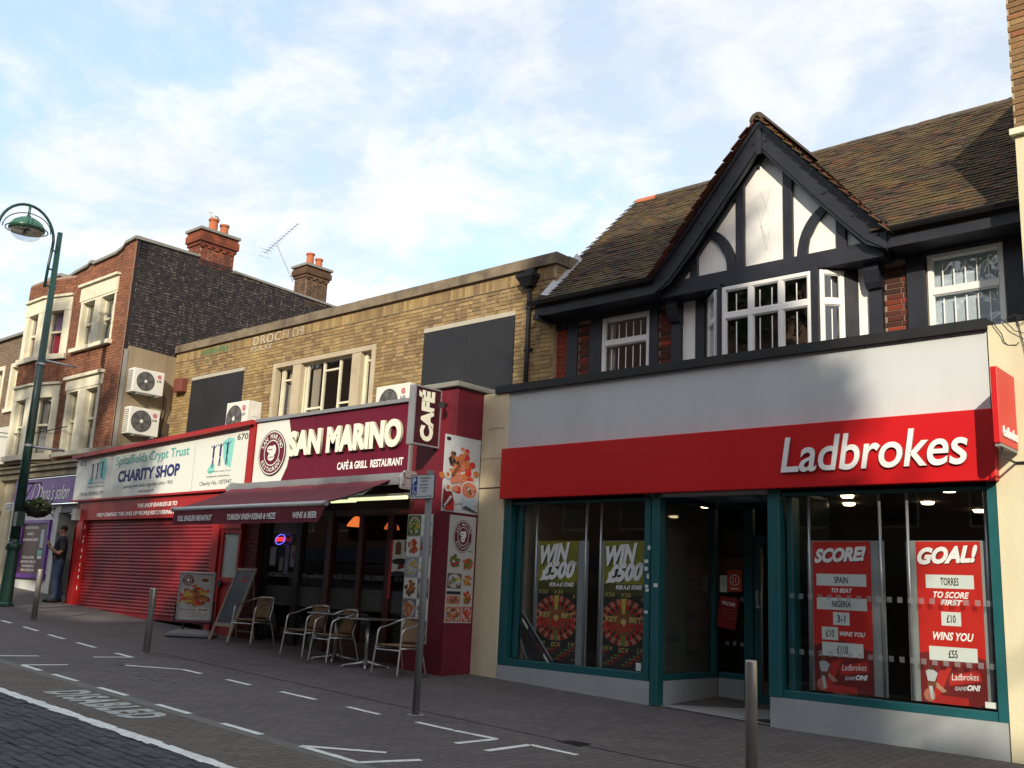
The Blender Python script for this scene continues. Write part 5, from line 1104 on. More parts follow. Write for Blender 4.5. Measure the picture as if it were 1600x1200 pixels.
fp = thing('food_poster', (-10.49, 10.55, 2.81), 'large food photo poster of fried breakfast and coffee cup, upper one on the maroon pillar', 'poster', 'food posters on the maroon pillar')
F_ = FX(-10.495); MB().fb(F_, 10.18, 10.95, 2.815, 3.965, 0, .012).obj('sheet', mat('pale_grey_poster', (.48, .52, .54), .4, var=.08, vs=3), fp)
b = MB(); b.disc(F_, 10.25, 3.90, .05, .03, .0128, BLK, 16); b.disc(F_, 10.55, 3.45, .36, .42, .0125, PLT, 32)
for k in range(26): blob(b, F_, 10.58+random.gauss(0, .10), 3.66+random.gauss(0, .07), .05, .035, .013+.0002*k, random.choice((PNK, ORG, RED, PLT)))
for k in range(14): blob(b, F_, 10.34+random.gauss(0, .05), 3.60+random.gauss(0, .06), .04, .035, .0185+.0002*k, random.choice((BRN, BLK, BRN)))
for k in range(40): blob(b, F_, 10.56+random.gauss(0, .13), 3.36+random.gauss(0, .13), .07, .05, .0215+.0001*k, random.choice((PNK, ORG, PNK, RED)))
for (u, v) in ((10.26, 3.36), (10.28, 3.17)): blob(b, F_, u, v, .09, .07, .026, PLT); b.disc(F_, u, v, .04, .035, .0265, ORG, 16)
b.add([F_.p(10.32, 3.36, .0266), F_.p(10.37, 3.33, .0266), F_.p(10.53, 3.52, .0266), F_.p(10.48, 3.56, .0266)], [(0, 1, 2, 3)], BRN)
b.add([F_.p(10.185, 2.86, .0255), F_.p(10.42, 2.95, .0255), F_.p(10.37, 3.10, .0255), F_.p(10.185, 3.16, .0255)], [(0, 1, 2, 3)], DRD); b.add([F_.p(10.20, 2.84, .0258), F_.p(10.42, 2.83, .0258), F_.p(10.42, 2.97, .0258)], [(0, 1, 2)], RED); b.add([F_.p(10.20, 2.90, .0259), F_.p(10.23, 2.88, .0259), F_.p(10.37, 3.04, .0259), F_.p(10.34, 3.06, .0259)], [(0, 1, 2, 3)], PLT)
b.disc(F_, 10.68, 2.98, .25, .15, .0261, PLT, 28, a0=-.3, a1=math.pi+.3); b.prism(F_, [(10.60, 2.88), (10.84, 2.86), (10.92, 3.16), (10.54, 3.18)], .0262, .0270, LBL); b.disc(F_, 10.73, 3.17, .19, .14, .0272, PLT, 28); b.disc(F_, 10.73, 3.17, .165, .12, .0275, PNK, 28)
for k in range(16): blob(b, F_, 10.73+random.gauss(0, .05), 3.18+random.gauss(0, .035), .022, .018, .0277+.0001*k, random.choice((BRN, BRN, PLT)))
b.add([F_.p(10.58, 2.90, .0295), F_.p(10.66, 2.88, .0295), F_.p(10.92, 2.835, .0295), F_.p(10.92, 2.85, .0295), F_.p(10.68, 2.93, .0295)], [(0, 1, 2, 3, 4)], TXTG)
b.obj('food_picture', None, fp)
fp = thing('food_poster', (-10.49, 10.65, 1.2), 'tall pale poster with round logo and food pictures, lower one on the maroon pillar', 'poster', 'food posters on the maroon pillar')
MB().fb(F_, 10.375, 10.935, 1.205, 2.775, 0, .010).obj('sheet', mat('off_white_poster', (.46, .48, .47), .45, var=.06, vs=3), fp)
bean_logo(F_, 10.665, 2.47, .195, .235, .011, fp)
b = MB(); cells = [(10.39, 10.66, 1.98, 2.22, (BRN, RED, GRN, BRN)), (10.66, 10.93, 1.93, 2.18, (RED, GRN, ORG, RED)), (10.385, 10.68, 1.70, 1.92, (BRN, YEL, GRN, PLT)), (10.70, 10.93, 1.72, 1.92, (ORG, ORG, YEL)), (10.385, 10.68, 1.47, 1.60, (BRN, BRN, PNK)), (10.70, 10.93, 1.45, 1.70, (ORG, BRN, RED, YEL)), (10.385, 10.72, 1.22, 1.44, (ORG, BRN, PNK)), (10.74, 10.93, 1.22, 1.44, (RED, PNK))]
bgm = [None, None, mat('brown_card_print', (.12, .07, .06), .5), None, mat('peach_card_print', (.50, .24, .17), .5), None, PNK, mat('red_card_print', (.40, .06, .06), .5)]
for k, (u0, u1, v0, v1, c) in enumerate(cells):
    if bgm[k]: b.fb(F_, u0, u1, v0, v1, .0102, .0106, bgm[k])
    dish(b, F_, (u0+u1)/2, (v0+v1)/2, (u1-u0)*.46, (v1-v0)*.45, .011, c, 16, None if k in (0, 1, 4) else PLT)
b.fb(F_, 10.385, 10.68, 1.615, 1.66, .011, .012, BLK); b.fb(F_, 10.80, 10.90, 2.245, 2.262, .011, .012, GRN); b.obj('food_picture', None, fp)
mb_ = thing('menu_board', (-11.13, 10.38, .9), 'tall picture menu strip of dishes and drinks on the front of the maroon pillar', 'menu board')
F_ = FY(10.395); MB().fb(F_, -11.42, -10.86, .88, 2.79, 0, .012).obj('sheet', mat('off_white_poster', (.5, .5, .5)), mb_)
b = MB(); rows = [(2.46, 2.78), (2.15, 2.45), (1.84, 2.14), (1.53, 1.83), (1.22, 1.52), (.90, 1.21)]; csx = [((GRN, BRN, YEL), (RED, BRN, GRN)), ((PNK, ORG, RED), (BRN, RED)), ((YEL, YEL, LBL), (YEL, ORG)), ((BRN, ORG, BRN), (PLT, LBL)), ((ORG, ORG), (GRN, BRN, PNK)), ((YEL, ORG), (BRN, RED))]
for k, (v0, v1) in enumerate(rows):
    for j, (u0, u1) in enumerate(((-11.41, -11.12), (-11.11, -10.87))):
        b.fb(F_, u0, u1, v0+.005, v1-.005, .0122, .0126, (mat('green_cell', (.10, .14, .05)), WSIGN, mat('grey_cell', (.25, .3, .33)), WSIGN, mat('slate_cell', (.12, .14, .17)), WSIGN)[(k+j) % 6])
        dish(b, F_, (u0+u1)/2, (v0+v1)/2, (u1-u0)*.44, (v1-v0)*.42, .013, csx[k][j], 14, PLT if (k+j) % 2 == 0 else None)
for u in (-11.05, -10.95): b.fb(F_, u, u+.05, 1.56, 1.78, .019, .020, YEL)
b.obj('dish_pictures', None, mb_)
ck = thing('cake_poster', (-11.85, 10.62, 1.8), 'black and white cake poster with red edge in the cafe window', 'poster'); F_ = FY(10.63)
b = MB(); b.fb(F_, -12.04, -11.62, 1.86, 2.42, 0, .004, WSIGN); b.fb(F_, -12.06, -12.0, 1.5, 2.42, .004, .006, RED); b.disc(F_, -11.80, 2.08, .20, .05, .0065, BLK, 20); b.disc(F_, -11.82, 1.89, .20, .04, .0065, BLK, 20); b.prism(F_, [(-11.93, 2.19), (-11.80, 2.19), (-11.80, 2.36), (-11.86, 2.40), (-11.93, 2.36)], .005, .0068, BRN); b.prism(F_, [(-11.86, 1.95), (-11.70, 1.99), (-11.72, 2.05), (-11.84, 2.02)], .005, .0068, DRD); b.fb(F_, -11.72, -11.63, 2.24, 2.40, .005, .0075, mat('plum_print', (.12, .03, .08))); b.fb(F_, -11.705, -11.645, 2.27, 2.37, .0076, .008, PNK); b.obj('sheet', None, ck)

# ------------------------------------------------------------------ brown brick building with the salon
random.seed(31)
BR_B = piece_mat('red_brown_bricks', [(.25, .105, .062), (.31, .135, .075), (.19, .080, .05), (.28, .12, .07)], .88, soot=(.10, .052, .038), soot_amt=.5, soot_s=.7)
BR_K = piece_mat('black_painted_bricks', [(.018, .015, .017), (.026, .020, .022), (.014, .012, .014)], .6, bump=.3)
BR_C = piece_mat('orange_red_chimney_bricks', [(.21, .052, .028), (.27, .075, .035), (.14, .038, .024), (.19, .055, .03)], .88, soot=(.045, .022, .018), soot_amt=.75, soot_s=2.0)
BR_D = piece_mat('sooty_brown_bricks', [(.13, .075, .04), (.10, .055, .033), (.16, .09, .05), (.08, .05, .035)], .9, soot=(.035, .026, .02), soot_amt=.6, soot_s=2.0)
rb = thing('red_brick_building', (-25.6, 11, .9), 'three-storey red-brown brick building with black side wall and cream windows', 'building')
F = FY(11.0)
prof = [(-28.55, 9.46), (-27.98, 9.47), (-27.95, 9.66), (-27.6, 9.70), (-27.06, 9.72), (-26.85, 9.69), (-26.72, 9.58), (-26.3, 9.55), (-26.0, 9.60), (-25.3, 9.66), (-25.2, 9.72), (-25.02, 9.72), (-24.98, 9.66), (-24.2, 9.68), (-23.7, 9.70), (-23.4, 9.78), (-23.28, 9.88), (-22.75, 9.92)]
def top(u):
    for (a, c) in zip(prof, prof[1:]):
        if a[0] <= u <= c[0]: return a[1]+(c[1]-a[1])*(u-a[0])/(c[0]-a[0])
    return 9.5
hB = [(-25.32, -24.58, 7.40, 8.66), (-24.28, -23.56, 7.40, 8.66), (-25.42, -24.84, 4.66, 6.26), (-24.46, -23.80, 4.66, 6.26), (-28.15, -26.0, 4.6, 9.05)]
b = MB(); wall(b, F, -28.55, -22.76, 4.3, 9.44, hB, .3)
for (a, c) in zip(prof, prof[1:]): b.prism(F, [(a[0], 9.44), (c[0], 9.44), (c[0], c[1]), (a[0], a[1])], -.3, 0)
b.obj('wall', MORT_R, rb)
lay('brick', F, bond(-28.5, -22.77, 4.5, 9.9, hB, inside=lambda u, v: v < top(u)-.03), BR_B, rb, 0, 0)
b = MB()
for (a, c) in zip(prof, prof[1:]):
    b.hexa([(a[0], 10.92, a[1]), (c[0], 10.92, c[1]), (c[0], 11.3, c[1]), (a[0], 11.3, a[1]), (a[0], 10.92, a[1]+.075), (c[0], 10.92, c[1]+.075), (c[0], 11.3, c[1]+.075), (a[0], 11.3, a[1]+.075)])
b.obj('coping', COPG, rb)
MB().fb(F, -23.12, -22.78, 4.5, 9.85, 0, .03).obj('corner_pier', mat('pale_mortar'  , (0, 0, 0)), rb); lay('brick', F, bond(-23.12, -22.78, 4.5, 9.85), BR_B, rb, 0, .03)
def sash(F, u0, u1, v0, v1, parent, curt=SHADE_CURT, d=-.12):
    f = MB(); t_ = .055; mid = (v0+v1)/2+.03
    f.fb(F, u0, u0+t_, v0, v1, d-.05, d+.02); f.fb(F, u1-t_, u1, v0, v1, d-.05, d+.02); f.fb(F, u0+t_, u1-t_, v1-t_, v1, d-.05, d+.02); f.fb(F, u0+t_, u1-t_, v0, v0+t_, d-.05, d+.02); f.fb(F, u0+t_, u1-t_, mid-.025, mid+.03, d-.05, d+.03)
    wn = f.obj('window', CREAMP, parent); MB().fb(F, u0+t_, u1-t_, mid+.03, v1-t_, d-.01, d-.005).obj('pane', GL_UP, wn); MB().fb(F, u0+t_, u1-t_, v0+t_, mid-.025, d-.03, d-.025).obj('pane', GL_UP, wn)
    b = MB(); b.fb(F, u0, u1, v0, v1, d-.8, d-.75); b.fb(F, u0-.02, u0, v0, v1, d-.75, d-.06); b.fb(F, u1, u1+.02, v0, v1, d-.75, d-.06); b.obj('room_back', MATS['dim_room'], wn)
    MB().fb(F, u0+t_, u1-t_, v0+t_, v0+(v1-v0)*(.38 if int(abs(u0*7)) % 2 else .55), d-.10, d-.09).obj('net_curtain', mat('pale_net_curtain', (.55, .56, .54), .9, var=.1, vs=12), wn)
    if curt: MB().fb(F, u0+t_, u0+t_+(u1-u0)*.3, v0, v1-t_, d-.14, d-.12).obj('curtain', curt, wn); MB().fb(F, u1-t_-(u1-u0)*.15, u1-t_, v0, v1-t_, d-.14, d-.12).obj('curtain', curt, wn)
    return wn
for h in hB[:4]: sash(F, h[0], h[1], h[2], h[3], rb)
b = MB(); b.fb(F, -25.50, -23.46, 8.70, 9.10, -.1, .05); b.fb(F, -25.56, -23.42, 9.10, 9.16, -.05, .12); b.fb(F, -25.42, -25.305, 7.41, 8.64, -.10, .03); b.fb(F, -24.595, -24.265, 7.41, 8.64, -.115, .045); b.fb(F, -23.575, -23.50, 7.41, 8.64, -.10, .03); b.fb(F, -25.60, -23.44, 7.31, 7.412, -.13, .13); b.fb(F, -25.45, -23.46, 8.642, 8.699, -.13, .035)
b.fb(F, -25.62, -23.62, 6.30, 6.58, -.1, .05); b.fb(F, -25.68, -23.58, 6.58, 6.66, -.05, .12); b.fb(F, -25.54, -25.405, 4.68, 6.24, -.10, .03); b.fb(F, -24.855, -24.445, 4.68, 6.24, -.115, .045); b.fb(F, -23.815, -23.70, 4.68, 6.24, -.10, .03); b.fb(F, -25.56, -23.68, 6.242, 6.299, -.13, .035); b.fb(F, -25.70, -23.6, 4.56, 4.675, -.13, .14); b.obj('window_surround', CREAMP, rb)
# splayed bay over two floors
bayp = [(-28.5, 10.99), (-28.15, 10.68), (-27.02, 10.68), (-25.98, 10.99)]
for i in range(3):
    p, q = bayp[i], bayp[i+1]; L_ = math.hypot(q[0]-p[0], q[1]-p[1]); Fb = Fr((p[0], p[1], 0), (q[0]-p[0], q[1]-p[1], 0))
    hs = [] if i == 0 else [(.22, L_-.25, 7.38, 8.62), (.22, L_-.25, 4.66, 6.22)]
    b = MB(); wall(b, Fb, 0, L_, 4.45, 9.56, hs+([(0, L_, 7.3, 9.04), (0, L_, 4.6, 6.6)] if hs else []), .15); b.obj('bay_wall', MORT_R, rb)
    lay('brick', Fb, bond(0, L_, 6.62, 7.28)+bond(0, L_, 9.06, 9.52)+([] if hs else bond(0, L_, 4.5, 6.6)+bond(0, L_, 7.3, 9.05)), BR_B, rb, 0, 0)
    if hs:
        b = MB()
        for (z0, z1, z2) in ((7.30, 8.62, 9.04), (4.60, 6.22, 6.60)):
            b.fb(Fb, .002, .235, z0, z1-.02, -.12, .02); b.fb(Fb, L_-.265, L_-.002, z0, z1-.02, -.12, .02); b.fb(Fb, .001, L_-.001, z1-.02, z2-.06, -.13, .03); b.fb(Fb, -.03, L_+.03, z2-.06, z2, -.1, .09); b.fb(Fb, -.04, L_+.04, z0-.07, z0+.07, -.1, .10)
        b.obj('bay_surround', CREAMP, rb)
        RC = mat('bright_pink_red_curtain', (.42, .015, .06), .8, var=.1)
        for (z0, z1) in ((7.37, 8.62), (4.67, 6.22)):
            wn = sash(Fb, .22, L_-.25, z0, z1, rb, SHADE_CURT if z0 < 7 else None)
            if z0 > 7: MB().fb(Fb, .3, L_-.3, z0+.05, z0+.66, -.22, -.20).obj('curtain', RC, wn); MB().fb(Fb, .3, L_-.3, z0+.66, z1, -.22, -.20).obj('curtain', mat('lilac_curtain', (.30, .20, .36), .8), wn)
# side wall: black painted brick above stained cement
FB_ = FX(-22.75)
b = MB(); b.prism(FB_, [(11.0, 4.3), (18.2, 4.3), (18.2, 9.66), (13.72, 9.80), (13.70, 9.93), (11.0, 9.92)], -.3, 0); b.obj('side_wall', MORT_D, rb)
MB().fb(FB_, 11.0, 11.07, 4.4, 9.89, -.1, .012).obj('corner_brickwork', BR_K, rb)
lay('brick', FB_, bond(11.07, 18.1, 7.16, 9.9, inside=lambda u, v: v < (9.88 if u < 13.7 else 9.80-.031*(u-13.7)-.05), flem=True, j=.017), BR_K, rb, 0, 0, dp=.008)
MB().prism(FB_, [(11.04, 4.4), (12.40, 4.4), (12.40, 7.13), (11.55, 7.17), (11.10, 7.18)], 0, .035).obj('cement_render', CEMENT, rb)
b = MB(); b.fb(FB_, 11.0, 11.09, 4.4, 7.08, 0, .05); b.obj('corner_render', CONC, rb)
b = MB(); b.prism(FB_, [(10.95, 9.90), (12.66, 9.93), (12.66, 9.99), (10.95, 9.985)], -.34, .05); b.obj('coping', COPG, rb)
b = MB(); b.prism(FB_, [(13.74, 9.80), (18.2, 9.64), (18.2, 9.70), (13.74, 9.86)], -.34, .04); b.obj('coping', COPG, rb)
MB().box(-28.4, -23.1, 11.3, 18, 9.0, 9.1).obj('flat_roof', CONC, rb)
def chimney(y0, y1, x0, x1, zb, zs, zt, bm, lab, pots):
    t = thing('chimney_stack', ((x0+x1)/2, (y0+y1)/2, zb), lab, 'chimney', 'chimney stacks on the party wall')
    b = MB(); b.box(x0, x1, y0, y1, zb, zs+.1); b.obj('shaft', MORT_R, t)
    for Fq, u0, u1 in ((FX(x1), y0, y1), (FY(y0), x0, x1)): lay('brick', Fq, bond(u0, u1, zb, zs), bm, t, 60, 0, dp=.008)
    b = MB(); z = zs; k = 0
    for e in (.04, .08, .08, .05): b.box(x0-e, x1+e, y0-e, y1+e, z, z+(zt-zs)/4); z += (zt-zs)/4
    b.obj('oversailing_course', bm, t)
    b = MB(); y = y0-.02
    while y < y1: b.box(x1+.005, x1+.045, y, y+.10, zs-.06, zs-.002); y += .22
    b.obj('dentil_course', bm, t, kind='stuff'); MB().box(x0-.10, x1+.10, y0-.10, y1+.10, zt, zt+.07).obj('cap', COPG, t)
    for (yy, r, h) in pots:
        b = MB(); b.lathe(((x0+x1)/2+.02, yy, zt+.07), [(r*1.15, 0), (r*1.05, .06), (r*.92, .10), (r*.88, h-.06), (r*1.08, h-.05), (r*1.08, h), (r*.9, h), (r*.85, h-.1)], 20); b.obj('chimney_pot', TERRA, t, smooth=False)
    return t
chimney(12.70, 13.72, -23.35, -22.752, 9.75, 10.30, 10.70, BR_C, 'orange-red brick chimney stack with two pots, left one nearer the street', ((13.16, .13, .42), (13.50, .12, .36)))
b = MB(); b.lathe((-23.15, 12.85, 10.77), [(.13, 0), (.12, .05), (.05, .07)], 16); setp(b.obj('capped_flue', TERRA), 'low capped flue on the left chimney beside the pots', 'flue')
chimney(16.12, 16.88, -23.32, -22.752, 9.5, 10.36, 10.68, BR_D, 'sooty brown brick chimney stack with two pots, right one further back', ((16.38, .12, .42), (16.70, .11, .34)))
# gull
gu = thing('gull', (-23.03, 13.16, 11.19), 'white gull perched on the left chimney pot', 'bird')
b = MB(); b.lathe((-23.03, 13.18, 11.24), [(.01, -.16), (.04, -.10), (.065, 0), (.06, .08), (.035, .13), (.015, .16)], 12, axis=(-.2, -.75, .6)); b.lathe((-23.06, 13.06, 11.37), [(.01, -.04), (.035, -.02), (.038, .01), (.012, .045)], 10, axis=(-.2, -.5, .5)); b.obj('body', mat('white_feathers', (.6, .62, .62), .8), gu, smooth=True)
b = MB(); b.tube([(-23.07, 13.03, 11.38), (-23.08, 12.97, 11.37)], [.010, .002], 6); b.obj('beak', YEL, gu); b = MB(); b.tube([(-23.02, 13.18, 11.19), (-23.02, 13.19, 11.25)], .006, 5); b.tube([(-23.05, 13.18, 11.19), (-23.05, 13.19, 11.25)], .006, 5); b.obj('leg', YEL, gu)
b = MB(); b.add([(-22.965, 13.10, 11.28), (-22.97, 13.22, 11.24), (-22.99, 13.36, 11.16), (-22.98, 13.24, 11.30)], [(0, 1, 2, 3)]); b.obj('wing', mat('grey_feathers', (.25, .27, .28), .8), gu)
# television aerial
ae = thing('tv_aerial', (-23.3, 16.1, 10.5), 'television aerial on a leaning mast fixed to the right chimney', 'aerial')
b = MB(); m0 = Vector((-23.36, 16.08, 10.3)); m1 = Vector((-24.38, 16.1, 11.64)); b.tube([m0, m1], .016, 6); b.obj('mast', SILVER, ae)
b = MB(); p0 = Vector((-25.02, 16.1, 11.50)); p1 = Vector((-23.39, 16.1, 12.11)); b.tube([p0, p1], .011, 6); b.obj('boom', SILVER, ae)
for k in range(13):
    c = p0.lerp(p1, .04+k*.078); b = MB(); b.tube([c+Vector((0, -.13+.004*k, 0)), c+Vector((0, .13-.004*k, 0))], .006, 5); b.obj('element', SILVER, ae)
b = MB(); 
for dz in (-.12, .12): b.tube([p0+Vector((.05, -.2, dz)), p0+Vector((.05, .2, dz))], .006, 5)
b.tube([p0+Vector((.05, 0, -.14)), p0+Vector((.05, 0, .14))], .006, 5); b.obj('reflector', SILVER, ae)
# air conditioners
def ac_unit(loc, rz, W, H, D, label, two=False):
    t = thing('air_conditioner', loc, label, 'air conditioner', 'wall and roof air conditioning units', rz); WL[t.name] = Vector((0, 0, 0))
    b = MB(); b.box(0, W, 0, D, 0, H); bevel(b.obj('casing', ACW, t, local=True), .018, 3)
    FA = Fr((0, 0, 0), (1, 0, 0)); cx_, cz_, r = W*.40, H*.50, H*.40
    b = MB(); b.disc(FA, cx_, cz_, r, r, .003, ACG, 32); 
    for k in range(5): b.disc(FA, cx_, cz_, r, r, .006, mat('grille_wire', (.28, .28, .28), .5, .5), 32, r0=.97-k*.0) if k == 0 else b.disc(FA, cx_, cz_, r*(1-.18*k), r*(1-.18*k), .006, mat('grille_wire', (.28, .28, .28)), 28, r0=.965)
    b.disc(FA, cx_, cz_, r*.17, r*.17, .012, ACW, 16); b.obj('fan_grille', None, t, local=True)
    b = MB()
    for k in range(5):
        a = 2*math.pi*k/5+.3; b.disc(FA, cx_, cz_, r*.9, r*.9, .0045, mat('fan_blade', (.10, .10, .10), .5), 6, a0=a, r0=.2, a1=a+.7)
    b.obj('fan_blade', None, t, local=True)
    lg = MB(); lg.disc(FA, W*.83, H*.78, H*.085, H*.085, .003, mat('magenta_red_badge', (.45, .012, .05), .5), 24); lg.disc(FA, W*.83, H*.78, H*.06, H*.06, .0045, ACW, 20, a0=R(-5), r0=.86, a1=R(285)); lg.fb(FA, W*.835, W*.87, H*.775, H*.79, .003, .0048, ACW); lg.fb(FA, W*.822, W*.832, H*.74, H*.80, .003, .0048, ACW); lg.obj('badge', None, t, local=True)
    text('LG', FA, W*.76, W*.90, H*.56, H*.645, .003, TXTG, t, bold=.03, depth=.002)
    b = MB()
    for k in range(12): b.box(-.006, .0, D*.12, D*.88, H*.08+k*H*.072, H*.08+k*H*.072+.012)
    b.obj('side_fins', ACG, t, local=True); b = MB(); b.box(W, W+.01, D*.35, D*.8, H*.55, H*.68); b.box(W, W+.03, D*.5, D*.65, H*.12, H*.2); b.obj('valve_cover', ACW, t, local=True)
    b = MB(); b.box(W*.15, W*.22, -.02, D+.1, -.05, -.004); b.box(W*.78, W*.85, -.02, D+.1, -.05, -.004); b.obj('bracket', SILVER, t, local=True)
    return t
ac_unit((-22.40, 11.15, 6.02), R(90), .81, .59, .30, 'white air conditioner on the cement side wall, upper of the two wall units')
ac_unit((-22.40, 11.17, 5.00), R(90), .79, .66, .30, 'white air conditioner on the cement side wall, lower of the two wall units')
ac_unit((-18.87, 11.60, 4.72), 0, .82, .74, .35, 'white air conditioner standing on the roof edge above the charity sign')
ac_unit((-13.51, 11.30, 4.57), 0, .89, .63, .35, 'white air conditioner half hidden behind the top of the cafe sign')
b = MB()
for k, (z, y) in enumerate(((6.1, 11.98), (6.05, 12.04), (5.2, 12.0), (5.15, 12.06))): b.tube([(-22.45, 11.9, z), (-22.5, y+.08, z-.05), (-22.62, y+.14, z-.35), (-22.66, y+.12, z-.8), (-22.66, y+.10, 4.6)], .016, 6)
setp(b.obj('refrigerant_pipes', BLK, smooth=True), 'black insulated pipes beside the two wall air conditioners', 'pipes')
# ground floor of the red brick building: salon
b = MB(); b.box(-29.4, -22.76, 10.76, 11.0, 4.22, 4.34); b.box(-29.4, -22.76, 10.84, 11.0, 4.06, 4.22); b.box(-29.4, -22.76, 10.70, 11.0, 4.34, 4.39); b.obj('cornice', mat('weathered_cornice', (.38, .34, .24), .9, var=.15, dirt=(.16, .13, .09), dirt_amt=.7), rb)
b = MB(); b.fb(F, -28.0, -25.05, .7, 3.36, -.2, -.02); b.obj('salon_wall', WPAINT, rb)
b = MB(); b.fb(F, -25.05, -22.8, 3.14, 3.36, -.25, -.04); b.obj('door_lintel', mat('grey_blue_lintel', (.20, .22, .25), .7), rb)
b = MB(); b.fb(F, -25.05, -22.8, .7, 3.14, -.75, -.72); b.fb(FX(-22.84), 11.0, 11.7, .7, 3.14, -.05, 0); b.fb(FX(-25.04), 11.0, 11.7, .7, 3.14, -.05, 0); b.obj('doorway_recess', mat('grey_recess_wall', (.22, .23, .23), .85, var=.1), rb)
MB().fb(F, -24.95, -24.2, 1.0, 3.1, -.70, -.66).obj('door', mat('dark_green_door', (.02, .035, .03), .5), rb); MB().fb(F, -25.05, -22.8, .85, 1.09, -.6, -.05).obj('door_step', CONC, rb)
wn = MB().fb(F, -27.12, -27.02, 1.56, 2.96, -.02, .05).fb(F, -25.52, -25.42, 1.56, 2.96, -.02, .05).fb(F, -27.02, -25.52, 2.88, 2.96, -.02, .05).fb(F, -27.2, -25.36, 1.50, 1.60, -.02, .09).obj('window', PURP, rb)
MB().fb(F, -27.02, -25.52, 1.60, 2.88, .0, .006).obj('window_film', mat('brownish_red_window_film', (.10, .055, .045), .4, var=.35, vs=5), wn); MB().fb(F, -27.02, -25.52, 1.60, 2.88, -.03, -.022).obj('pane', GL_CLR, wn)
for s, u0, u1, v in (('HAIRDRESSING', -26.9, -26.1, 2.74), ('UNISEX', -26.75, -26.35, 2.58), ('BARBERING SHOP', -26.95, -26.05, 2.43), ('MENS & LADIES', -26.85, -26.15, 1.98), ('BRAIDING & WEAVES', -26.9, -26.0, 1.87), ('EXTENSIONS', -26.8, -26.1, 1.76), ('WALK IN WELCOME', -26.85, -26.05, 1.66)): text(s, F, u0, u1, v, v+.065, .008, WLET, wn, bold=.02, depth=.001)
b = MB(); b.fb(F, -25.92, -25.72, 2.25, 2.72, .008, .01, LBL); b.fb(F, -25.98, -25.70, 2.08, 2.2, .008, .01, TURQL); b.fb(F, -25.95, -25.72, 1.98, 2.06, .008, .01, WLET); b.obj('sticker', None, wn)
ssg = thing('salon_sign', (-26, 10.9, 3.4), 'purple salon sign with white script lettering', 'shop sign'); MB().box(-27.7, -22.78, 10.90, 10.99, 3.37, 4.03).obj('board', PURP, ssg)
text("Dana's salon", FY(10.90), -26.25, -24.42, 3.46, 3.84, .003, WLET, ssg, shear=.45, bold=.002, depth=.003, res=4); text('D', FY(10.90), -26.62, -26.15, 3.42, 3.93, .004, WLET, ssg, shear=.5, bold=-.02, depth=.002)
b = MB(); b.fb(F, -28.6, -28.05, .7, 4.05, -.2, .03); b.obj('pilaster', CREAM, rb)
# far building
fb_ = thing('far_building', (-32, 11, 1), 'low greyish brick building with white framed windows at the left edge', 'building')
hF = [(-29.42, -28.86, 6.14, 7.42), (-30.62, -29.98, 6.14, 7.42), (-31.9, -31.2, 6.14, 7.42)]
b = MB(); wall(b, F, -36, -28.56, 3.3, 8.30, hF, .3); b.obj('wall', MORT_R, fb_)
BR_F = piece_mat('greyish_brown_bricks', [(.20, .15, .11), (.24, .18, .13), (.17, .125, .09)], .9)
lay('brick', F, bond(-31.5, -28.57, 4.4, 8.28, hF), BR_F, fb_, 0, 0)
b = MB(); b.box(-36, -28.56, 10.90, 11.3, 8.30, 8.38); b.obj('coping', COPG, fb_)
for h in hF:
    sash(F, h[0]+.06, h[1]-.06, h[2]+.03, h[3]-.03, fb_); b = MB(); b.fb(F, h[0]-.08, h[0]+.06, h[2], h[3]+.09, -.12, .03); b.fb(F, h[1]-.06, h[1]+.06, h[2], h[3]+.09, -.12, .03); b.fb(F, h[0]+.06, h[1]-.06, h[3]-.03, h[3]+.09, -.12, .04); b.fb(F, h[0]-.1, h[1]+.1, h[2]-.08, h[2]+.03, -.12, .08); b.obj('window_surround', CREAMP, fb_)
b = MB(); b.box(-36, -28.62, 10.85, 11.0, 4.55, 5.60); b.obj('white_panel', mat('faded_white_panel', (.60, .60, .56), .7, var=.08), fb_); b = MB(); b.box(-36, -28.62, 10.8, 11.0, 3.25, 4.05); b.fb(F, -29.3, -28.75, .8, 3.25, -.3, .12); b.fb(F, -33, -29.3, .8, 1.6, -.2, 0); b.fb(F, -36, -29.3, 1.6, 3.25, -.6, -.5); b.obj('rendered_shopfront', CREAM, fb_)
b = MB(); pts = [Vector((-30.2, 10.6, 5.62)).lerp(Vector((-25.1, 10.9, 5.32)), k/12)+Vector((0, 0, -.18*math.sin(math.pi*k/12))) for k in range(13)]; b.tube(pts, .014, 5); setp(b.obj('overhead_cable', BLK), 'thin dark cable strung across the red brick building behind the lamp post', 'cable')
# ------------------------------------------------------------------ street furniture
random.seed(41)
lx, ly = -22.42, 8.96; lz = g(lx, ly)
lp = thing('street_lamp', (lx, ly, lz), 'tall dark green street lamp with arched arm and round lantern at the left edge', 'street lamp')
b = MB(); b.lathe((lx, ly, lz), [(.17, 0), (.17, .05), (.135, .09), (.125, .9), (.12, 1.18), (.15, 1.2), (.16, 1.26), (.15, 1.32), (.12, 1.35), (.105, 1.42)], 20); b.obj('base', GREENP, lp, smooth=False)
b = MB(); b.tube([(lx, ly, lz+1.4), (lx, ly, lz+3.5), (lx, ly, lz+8.45)], [.105, .095, .058], 18); b.obj('pole', GREENP, lp, smooth=True)
b = MB()
for z in (1.9, 5.3, 3.45): b.tube([(lx, ly, lz+z), (lx, ly, lz+z+.05)], .102, 16)
b.obj('band', SILVER, lp)
yc, zc, ra = 8.22, 9.05, .62; pts = [Vector((lx, ly-.17, 8.0)), Vector((lx, ly-.15, 8.6))] + [Vector((lx, yc+ra*math.cos(a), zc+(ra+.12)*math.sin(a))) for a in [R(-6+k*11) for k in range(18)]]
